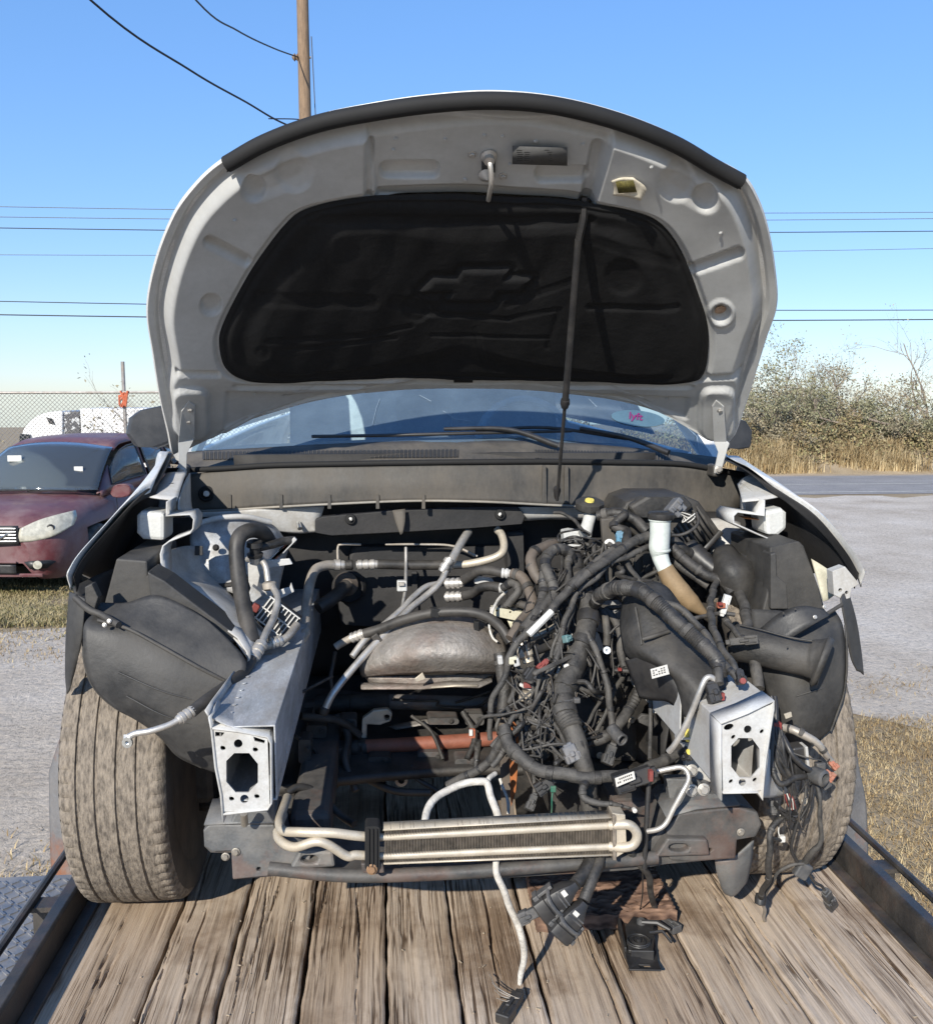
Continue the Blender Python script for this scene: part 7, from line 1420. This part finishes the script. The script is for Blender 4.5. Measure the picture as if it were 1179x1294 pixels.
# silver lines at the right rail
tube('pipe', [(905, 866, -.6), (900, 857, -.6), (892, 858, -.6), (884, 875, -.6), (874, 900, -.59), (862, 925, -.58), (852, 942, -.57), (845, 950, -.56)], 4.2, m_alu, suv, 10)
tube('pipe', [(828, 976, -.52), (845, 972, -.53), (860, 970, -.54), (868, 975, -.55), (870, 986, -.56), (862, 1002, -.57), (852, 1020, -.57), (842, 1040, -.57), (832, 1048, -.57), (818, 1051, -.56)], 3.6, m_alu, suv, 10)
for x, y in ((874, 974), (874, 999), (889, 998)): bolt(P(x, y, -.50), (0, -1, .1), .0095, suv, m_alu)
connector(P(897, 862, -.6), P(906, 888, -.62), .030, .026, m_black, hr, 'plug', 2); MB().box(P(913, 880, -.625), (.006, .01, .014)).done('plug_lock', m_red, hr, smooth=False)
connector(P(933, 846, -.62), P(938, 864, -.64), .018, .018, m_black, hr, 'plug', 2); MB().lathe(P(938, 861, -.655), (0, -1, .5), [(.003, 0), (.006, 0), (.006, .005), (.003, .005)], 12).done('plug_lock', m_red, hr)
tube('rod', [(820, 985, -.54), (817, 1040, -.55), (814, 1098, -.55)], 3.6, m_black, suv, 8); tube('rod', [(822, 860, -.3), (822, 920, -.34), (821, 960, -.4)], 3, m_loom, suv, 8)
extrude('clip_bracket', [(806, 908), (812, 903), (826, 905), (832, 915), (826, 922), (808, 914)], -.32, .012, m_loom, suv, .003)

# ---------------- transmission oil cooler in front of the crossmember
CY = -.585
cl = bpy.data.objects.new('oil_cooler', None); link(cl, suv); cl.matrix_parent_inverse = world_of(suv).inverted(); cl['label'] = 'finned oil cooler across the crossmember'
def cly(x, t): a = 1048+(x-485)*(1032-1048)/290; b = 1094+(x-485)*(1083-1094)/290; return a+(b-a)*t
F_ = MB()
for i in range(150):
    x = 486+288*i/149; a, b = P(x, cly(x, .02)+random.uniform(-.5, .5), CY), P(x, cly(x, .99)+random.uniform(-.5, .5), CY); lean = random.gauss(0, .0006)
    F_.add([a, b, b+V((.0007, 0, 0)), a+V((.0007, 0, 0)), a+V((lean, .034, 0)), b+V((lean, .034, 0)), b+V((lean+.0007, .034, 0)), a+V((lean+.0007, .034, 0))], [(0, 1, 2, 3), (4, 7, 6, 5), (0, 4, 5, 1), (3, 2, 6, 7), (0, 3, 7, 4), (1, 5, 6, 2)])
o = F_.done('cooling_fins', m_fin, cl, smooth=False); o['kind'] = 'stuff'
mk('fin_core', [P(486, cly(486, .06), CY+.006), P(774, cly(774, .06), CY+.006), P(774, cly(774, .95), CY+.006), P(486, cly(486, .95), CY+.006)]+[P(486, cly(486, .06), CY+.006)+V((0, .022, 0)), P(774, cly(774, .06), CY+.006)+V((0, .022, 0)), P(774, cly(774, .95), CY+.006)+V((0, .022, 0)), P(486, cly(486, .95), CY+.006)+V((0, .022, 0))], [(0, 1, 2, 3), (7, 6, 5, 4), (0, 4, 5, 1), (3, 2, 6, 7)], m_fin, cl, smooth=False)
for t in (.22, .74): tube('cooler_tube', [(470, cly(470, t), CY+.008), (600, cly(600, t), CY+.004), (776, cly(776, t), CY+.004)], 5.2, m_cooler, cl, 12, straight=True)
for t in (.04, .97): ribbon('cooler_rail', [(484, cly(484, t), CY-.002), (776, cly(776, t), CY-.002)], 0, .036, m_cooler, cl, .0022)
extrude('end_bracket', [(774, 1028), (790, 1030), (792, 1076), (776, 1086)], CY-.004, .036, m_cooler, cl, .001); extrude('end_bracket', [(774, 1031), (778, 1031), (779, 1088), (775, 1088)], CY-.01, .05, m_fin, cl, .001)
tube('return_bend', [(770, cly(770, .22), CY+.002), (790, 1042, CY-.008), (800, 1046, CY-.01), (805, 1056, CY-.01), (801, 1067, CY-.01), (790, 1071, CY-.008), (770, cly(770, .74), CY+.002)], 6.6, m_cooler, cl, 14)
tube('cooler_line', [(363, 1008, -.40), (358, 1022, -.46), (353, 1038, -.52), (358, 1050, -.56), (380, 1052, -.585), (420, 1053, -.59), (445, 1056, -.585), (474, cly(474, .22), CY+.008)], 6.2, m_cooler, cl, 12)
tube('cooler_line', [(358, 1030, -.45), (351, 1048, -.52), (354, 1062, -.56), (372, 1071, -.585), (398, 1064, -.595), (415, 1068, -.595), (438, 1082, -.59), (450, 1081, -.585), (474, cly(474, .74), CY+.008)], 6.2, m_cooler, cl, 12)
extrude('rubber_strap', rrect(461, 1045, 480, 1100, 4), CY-.014, .04, m_seal, cl, .003)
for x in (466, 471, 476): tube('strap_rib', [(x, 1048, CY-.016), (x, 1096, CY-.016)], 1.3, m_seal, cl, 6)
bolt(P(470, 1099, CY-.016), (0, -1, .1), .0075, cl, mat('rusty_bolt', (.26, .16, .09), .6, metal=.4, rust=.5)); extrude('strap_foot', [(456, 1092), (484, 1092), (486, 1104), (458, 1104)], CY-.008, .03, m_frame, cl, .003)

# ---------------- pale taped lead that arcs over the cooler and hangs to the deck
tube('taped_lead', [(535, 1046, -.54), (540, 1025, -.5), (556, 1004, -.46), (580, 993, -.44), (606, 988, -.44), (615, 990, -.44), (620, 1005, -.46), (628, 1030, -.5), (632, 1052, -.53)], 5.2, m_wirew, hr, 10, wob=.001)
tube('taped_lead', [(616, 992, -.44), (618, 984, -.43), (626, 978, -.41)], 3.6, m_wirew, hr, 8)
tube('taped_lead', [(627, 1060, -.53), (627, 1090, -.555), (629, 1108, -.565), (640, 1135, -.56), (652, 1165, -.555), (661, 1190, -.55), (662, 1210, -.545), (658, 1235, -.535), (656, 1252, -.53)], [4.6, 4.6, 4.8, 5, 5, 4.6, 4.2, 2], m_wirew, hr, 10, wob=.001)
def on_deck(x, y, h=.012): return PZ(x, y, DECK+h)
connector(on_deck(657, 1254, .02), on_deck(634, 1290, .012), .030, .022, m_black, hr, 'plug', 3, up=(0, 0, 1))
for k in range(4): tube('loose_wire', [on_deck(655, 1256, .02), on_deck(648+k*2, 1262, .028), on_deck(640-k*4, 1266-k*6, .03), on_deck(628-k*3, 1262-k*10, .012)], .7, m_aludirty, hr, 5)
# two heavy cables with hooded plugs
tube('cable', [(745, 1060, -.52), (746, 1085, -.555), (738, 1103, -.58), (727, 1118, -.60)], 9, m_loomd, hr, 12, corr=(.006, .04)); tube('cable', [(757, 1060, -.52), (757, 1088, -.56), (748, 1112, -.59), (738, 1138, -.61)], 8, m_loomd, hr, 12, corr=(.006, .04))
def hooded(a, b, w_, d_):
    """a heavy plug: tapering hood over the cable, deeper mouth block, two side latches and a lever bow"""
    a, b = V(a), V(b); F = frame3(b-a, (.25, -1, .35)); L_ = (b-a).length
    secs = [(0, .34, .42), (.12, .46, .62), (.30, .80, .92), (.52, .98, 1.0), (.72, 1.0, 1.0), (.74, 1.12, 1.14), (.97, 1.12, 1.14), (1.0, 1.04, 1.06)]; v_ = []; n_ = 12
    for y, sx, sz in secs:
        for k in range(n_):
            t = 2*math.pi*(k+.5)/n_; cx_, cz = math.cos(t), math.sin(t); e = .42; v_.append(a+F @ V((math.copysign(abs(cx_)**e, cx_)*w_*.5*sx, y*L_, math.copysign(abs(cz)**e, cz)*d_*.5*sz)))
    f_ = [(i*n_+k, i*n_+(k+1) % n_, (i+1)*n_+(k+1) % n_, (i+1)*n_+k) for i in range(len(secs)-1) for k in range(n_)]+[tuple(range(n_-1, -1, -1)), tuple(range((len(secs)-1)*n_, len(secs)*n_))]
    mk('plug_hood', v_, f_, m_black, hr, sharp=30)
    for s_ in (-1, 1):
        MB().box(a+F @ V((s_*w_*.60, L_*.66, 0)), (.007, L_*.42, d_*.5), F.to_4x4()).box(a+F @ V((s_*w_*.60, L_*.86, 0)), (.011, L_*.12, d_*.7), F.to_4x4()).done('plug_latch', m_conn, hr, smooth=False, bevel=.0015)
    MB().tube(catmull([a+F @ V((-w_*.6, L_*.55, d_*.2)), a+F @ V((-w_*.4, L_*.62, d_*.62)), a+F @ V((0, L_*.64, d_*.68)), a+F @ V((w_*.4, L_*.62, d_*.62)), a+F @ V((w_*.6, L_*.55, d_*.2))], 4), .0042, 6).done('plug_lever', m_conn, hr)
    for t in (.36, .44): MB().tube([a+F @ V((-w_*.36, L_*t, d_*.47)), a+F @ V((w_*.36, L_*t, d_*.47))], .0018, 5).done('plug_ridge', m_conn, hr)
    MB().box(a+F @ V((w_*.16, L_*.30, d_*.475)), (w_*.26, L_*.10, .002), F.to_4x4()).done('plug_label', m_label, hr, smooth=False)
hooded(P(729, 1117, -.60), P(681, 1153, -.60), .050, .046); hooded(P(739, 1140, -.61), P(703, 1182, -.62), .048, .046)
connector(P(682, 1150, -.61), P(657, 1162, -.6), .026, .02, m_conn, hr, 'plug', 2)
# thinner cable to the right of them
tube('cable', [(796, 1076, -.55), (808, 1092, -.53), (820, 1108, -.48), (822, 1128, -.40), (828, 1148, -.32), on_deck(838, 1164, .012)], [5.2, 4.6, 4.4, 4.2], m_loom, hr, 9)
connector(on_deck(836, 1162, .012), on_deck(856, 1176, .012), .028, .018, m_conn, hr, 'plug', 2, up=(0, 0, 1)); tube('wire', [(812, 1098, -.52), (812, 1130, -.42), (808, 1155, -.3)], 1, m_loomd, hr, 5)

# ---------------- loose lighting harness on the right, hanging past the tyre
for k in range(16):
    j = lambda s=4: random.uniform(-s, s)
    con([(978+j(6), 884+j(), -.50), (980+j(), 905+j(), -.52), (982+j(6), 930+j(), -.54), (988+j(6), 958+j(), -.55), (996+j(5), 985+j(), -.55), (1002+j(4), 1005+j(), -.55)], random.choice((1.0, 1.4, 2.2, 3.2)), m_black if k % 2 else m_loomd, name='wire', n=7)
con([(976, 900, -.52), (974, 940, -.55), (977, 972, -.57), (985, 990, -.58), (1005, 984, -.57), (1024, 980, -.55)], 4.2, m_loomd); con([(984, 925, -.52), (998, 948, -.55), (1014, 968, -.56), (1024, 976, -.56)], 4.2, m_black)
con([(990, 920, -.5), (1006, 923, -.52), (1024, 934, -.53), (1040, 948, -.53), (1052, 962, -.52)], [5.5, 6, 5, 3.5], m_aludirty); con([(1002, 918, -.5), (1022, 930, -.51), (1044, 950, -.52)], 3, m_black)
MB().box(P(1008, 962, -.52), (.03, .035, .075), Matrix.Rotation(R(-8), 4, 'Y')).done('plug', m_black, hr, smooth=False, bevel=.004); MB().box(P(1017, 958, -.53), (.006, .03, .06), Matrix.Rotation(R(-8), 4, 'Y')).done('plug_face', m_steelw, hr, smooth=False, bevel=.001)
MB().lathe(P(1026, 978, -.55), (.5, -1, 0), [(.016, 0), (.018, .006), (.018, .03), (.012, .034), (.010, .02)], 16).done('plug', m_conn, hr)
connector(P(1040, 975, -.53), P(1053, 985, -.54), .022, .016, m_orange, hr, 'plug', 2); connector(P(1048, 962, -.52), P(1058, 972, -.53), .015, .012, m_orange, hr, 'plug', 1); MB().box(P(1040, 985, -.53), (.02, .015, .014)).done('plug', m_green, hr, smooth=False, bevel=.002)
for x, y in ((1033, 975), (1043, 991), (1036, 968)): MB().box(P(x, y, -.54), (.02, .016, .016), Matrix.Rotation(R(random.uniform(-40, 40)), 4, 'Y')).done('plug', m_conn, hr, smooth=False, bevel=.002)
MB().box(P(981, 921, -.53), (.02, .015, .03)).done('plug', m_red, hr, smooth=False, bevel=.003); extrude('foam_tab', [(991, 903), (1000, 900), (1001, 906), (993, 909)], -.5, .004, m_cooler, hr, .0005); extrude('foam_tab', [(1013, 1012), (1020, 1009), (1021, 1016), (1014, 1018)], -.5, .004, m_cooler, hr, .0005)
for k in range(5): con([(992+k*2, 1003, -.55), (995+k*2, 1012, -.56), (999+k*1.5, 1024, -.55)], .9, [m_red, m_wirew, m_red, m_label, m_red][k], name='wire', n=5)
extrude('plug_tray', [(985, 1018), (1000, 1032), (1010, 1030), (1008, 1036), (996, 1038), (983, 1024)], -.56, .03, m_black, hr, .003); connector(P(978, 1030, -.53), P(977, 1012, -.52), .016, .014, m_conn, hr, 'plug', 2)
con([(994, 1034, -.54), (982, 1040, -.55), (973, 1055, -.56), (972, 1085, -.56), (971, 1110, -.54), (963, 1128, -.50), (960, 1138, -.46)], [4, 4.5, 4.5, 4.5, 4, 5], m_loomd); MB().lathe(P(961, 1136, -.47), (-.2, -.3, -1), [(.011, -.01), (.013, 0), (.012, .012), (0, .016)], 12).done('bulb_socket', m_black, hr)
con([(965, 1138, -.45), (966, 1155, -.38), (965, 1172, -.32), (964, 1182, -.28)], 2.4, m_aludirty); connector(P(965, 1180, -.28), P(963, 1199, -.25), .024, .016, m_label, hr, 'plug', 2)
con([(1030, 985, -.54), (1035, 1010, -.55), (1037, 1040, -.55), (1036, 1064, -.54), (1028, 1076, -.53), (1017, 1090, -.51)], [3, 3, 3, 4.5, 5], m_loom); con([(1027, 988, -.54), (1020, 1020, -.54), (1006, 1045, -.54), (1000, 1070, -.53), (1008, 1092, -.51)], 2.4, m_black); con([(1014, 1092, -.51), (1000, 1094, -.51), (985, 1102, -.5), (975, 1115, -.48), (966, 1134, -.46)], 2.4, m_loom)
MB().box(P(1014, 1100, -.5), (.032, .018, .036), Matrix.Rotation(R(30), 4, 'Y')).done('plug', m_conn, hr, smooth=False, bevel=.004)
con([(1020, 1104, -.5), (1032, 1116, -.46), (1044, 1126, -.42)], 2.2, m_loom); connector(P(1043, 1126, -.42), P(1052, 1146, -.36), .026, .018, m_conn, hr, 'plug', 2)
MB().box(P(988, 1060, -.53), (.012, .012, .014)).done('plug', m_label, hr, smooth=False, bevel=.002); con([(985, 1030, -.53), (984, 1050, -.53), (988, 1060, -.53)], .9, m_label, name='wire', n=5); con([(972, 1060, -.55), (982, 1062, -.54), (988, 1061, -.53)], 3, m_loomd)

for k in range(14):
    q = lambda a, s_=7: (a[0]+random.uniform(-s_, s_), a[1]+random.uniform(-s_, s_), a[2]+random.uniform(-.02, .02))
    a, b = random.choice(((1000, 950, -.54), (985, 920, -.52), (1020, 980, -.55), (1005, 1010, -.55))), random.choice(((1030, 985, -.54), (1045, 965, -.53), (1012, 1040, -.54), (990, 1050, -.54), (1040, 1000, -.54)))
    con([q(a), q(((a[0]+b[0])/2, (a[1]+b[1])/2+8, -.56), 12), q(b)], random.choice((.7, .9, 1.2)), random.choice((m_black, m_loomd, m_loom, m_hoseb)), name='wire', n=5)
# ============================================================ loose things on the deck
la = thing('hood_latch', on_deck(806, 1200, 0), 'black hood latch lying loose on the deck planks', 'latch')
B0 = on_deck(806, 1200, .0); Rz = Matrix.Rotation(R(-7), 3, 'Z')
def lw(x, y, z): return B0+Rz @ V((x*1.22, y*1.25, z*1.35))
plate('base_plate', [(-.030, -.098), (.026, -.098), (.028, -.055), (.034, .02), (.040, .10), (-.012, .104), (-.030, .06)], [[(-.010, -.090), (.010, -.090), (.010, -.074), (-.010, -.074)], [(.010, .072), (.026, .072), (.026, .090), (.010, .090)]], lambda a, b: lw(a, b, .010+max(0, -b-.05)*.25), (0, 0, -.004), m_black, la, .001)
plate('pawl_plate', [(-.024, -.045), (.018, -.05), (.03, .0), (.036, .05), (.0, .066), (-.02, .03)], [circ(-.002, -.02, .006, 10)], lambda a, b: lw(a, b, .024), (0, 0, -.008), m_black, la, .002)
MB().lathe(lw(-.002, -.02, .022), (0, 0, 1), [(.017, 0), (.017, .006), (.012, .008), (.012, .004), (.006, .004), (.006, .012), (0, .012)], 18).done('pivot', m_black, la)
B = MB()
for k in range(5): B.tube([lw(-.002+.021*math.cos(a), -.02+.021*math.sin(a), .012+k*.0035+.0035*a/6.28) for a in np.linspace(0, 6.28, 16)], .0018, 5, cap=False)
B.done('spring', m_black, la)
MB().tube([lw(.012, .035, .03), lw(.04, .03, .032), lw(.062, .018, .026)], [.005, .006, .004], 8).tube([lw(.02, .0, .03), lw(.045, .006, .03), lw(.06, -.012, .02)], .0035, 6).done('release_lever', m_black, la)
MB().lathe(lw(.012, .042, .022), (0, 0, 1), [(.011, 0), (.011, .010), (.006, .014), (0, .014)], 14).done('rivet', m_conn, la)
MB().box(lw(-.028, .01, .014), (.006, .12, .028), Rz.to_4x4()).box(lw(.0, -.052, .018), (.05, .005, .028), Rz.to_4x4()).done('side_flange', m_black, la, smooth=False, bevel=.002)
# reddish wooden slab behind the crossmember
def red_wood():
    m = bpy.data.materials.new('reddish_rotten_wood'); m.use_nodes = True; n = m.node_tree.nodes; L = m.node_tree.links; b = n['Principled BSDF']; b.inputs['Roughness'].default_value = .8
    tc = n.new('ShaderNodeTexCoord'); mp = n.new('ShaderNodeMapping'); mp.inputs['Scale'].default_value = (9, 60, 60); L.new(tc.outputs['Object'], mp.inputs[0])
    t = n.new('ShaderNodeTexNoise'); t.inputs['Scale'].default_value = 1; t.inputs['Detail'].default_value = 7; L.new(mp.outputs[0], t.inputs[0])
    r = n.new('ShaderNodeValToRGB'); e = r.color_ramp.elements; e[0].position = .35; e[0].color = (.055, .028, .018, 1); e[1].position = .65; e[1].color = (.20, .12, .08, 1); L.new(t.outputs[0], r.inputs[0]); L.new(r.outputs[0], b.inputs['Base Color']); return m
m_rw = red_wood()
xl, xr = on_deck(676, 1155, .03).x, on_deck(852, 1150, .03).x; yf = on_deck(770, 1160, .03).y; yb = yf+.30; nxs, nys = 60, 60; v = []
rs = np.random.RandomState(5); ridg = rs.rand(nys+1); lane = np.cumsum(rs.rand(nys+1))
for j in range(nys+1):
    for i in range(nxs+1):
        tx_, ty_ = i/nxs, j/nys; x = xl+(xr-xl)*tx_+.012*ty_; y = yf+(yb-yf)*ty_
        inn = sst(.0, .10, min(tx_*3, (1-tx_)*2.2, ty_*1.4+.02)); zz = DECK+.040-.016*float(inn)*(.35+.65*ridg[j])*(.5+.5*math.sin(tx_*21+lane[j]*9))
        if i in (0, nxs) or j in (0, nys): zz -= .003
        v.append(V((x+.002*math.sin(j*1.7)*(1 if i in (0, nxs) else 0), y+.003*math.sin(i*.9), zz)))
f = [tuple(q) for q in grid_faces(nys+1, nxs+1)]; k0 = len(v); ring = [i for i in range(nxs+1)]+[j*(nxs+1)+nxs for j in range(1, nys+1)]+[nys*(nxs+1)+i for i in range(nxs-1, -1, -1)]+[j*(nxs+1) for j in range(nys-1, 0, -1)]
v += [V((v[i].x, v[i].y, DECK+.001)) for i in ring]; n_ = len(ring); f += [(ring[i], k0+i, k0+(i+1) % n_, ring[(i+1) % n_]) for i in range(n_)]
tag(mk('wood_slab', v, f, m_rw, sharp=40), 'reddish brown ridged wood slab on the deck below the oil cooler', 'wood slab')
# wood chips and grit scattered on the planks
ch = MB()
for k in range(90):
    p_ = V((random.uniform(-.85, .95), random.uniform(-.95, .0), DECK+.003)); s_ = random.uniform(.001, .0034); ch.box(p_, (s_, s_*random.uniform(.8, 4), s_*.5), Matrix.Rotation(random.random()*3, 4, 'Z'))
o = ch.done('wood_chips', mat('pale_wood_chip', (.36, .29, .21), .9, var=.4, scale=80), smooth=False); tag(o, 'tiny wood chips and grit scattered over the deck', 'debris', kind='stuff')
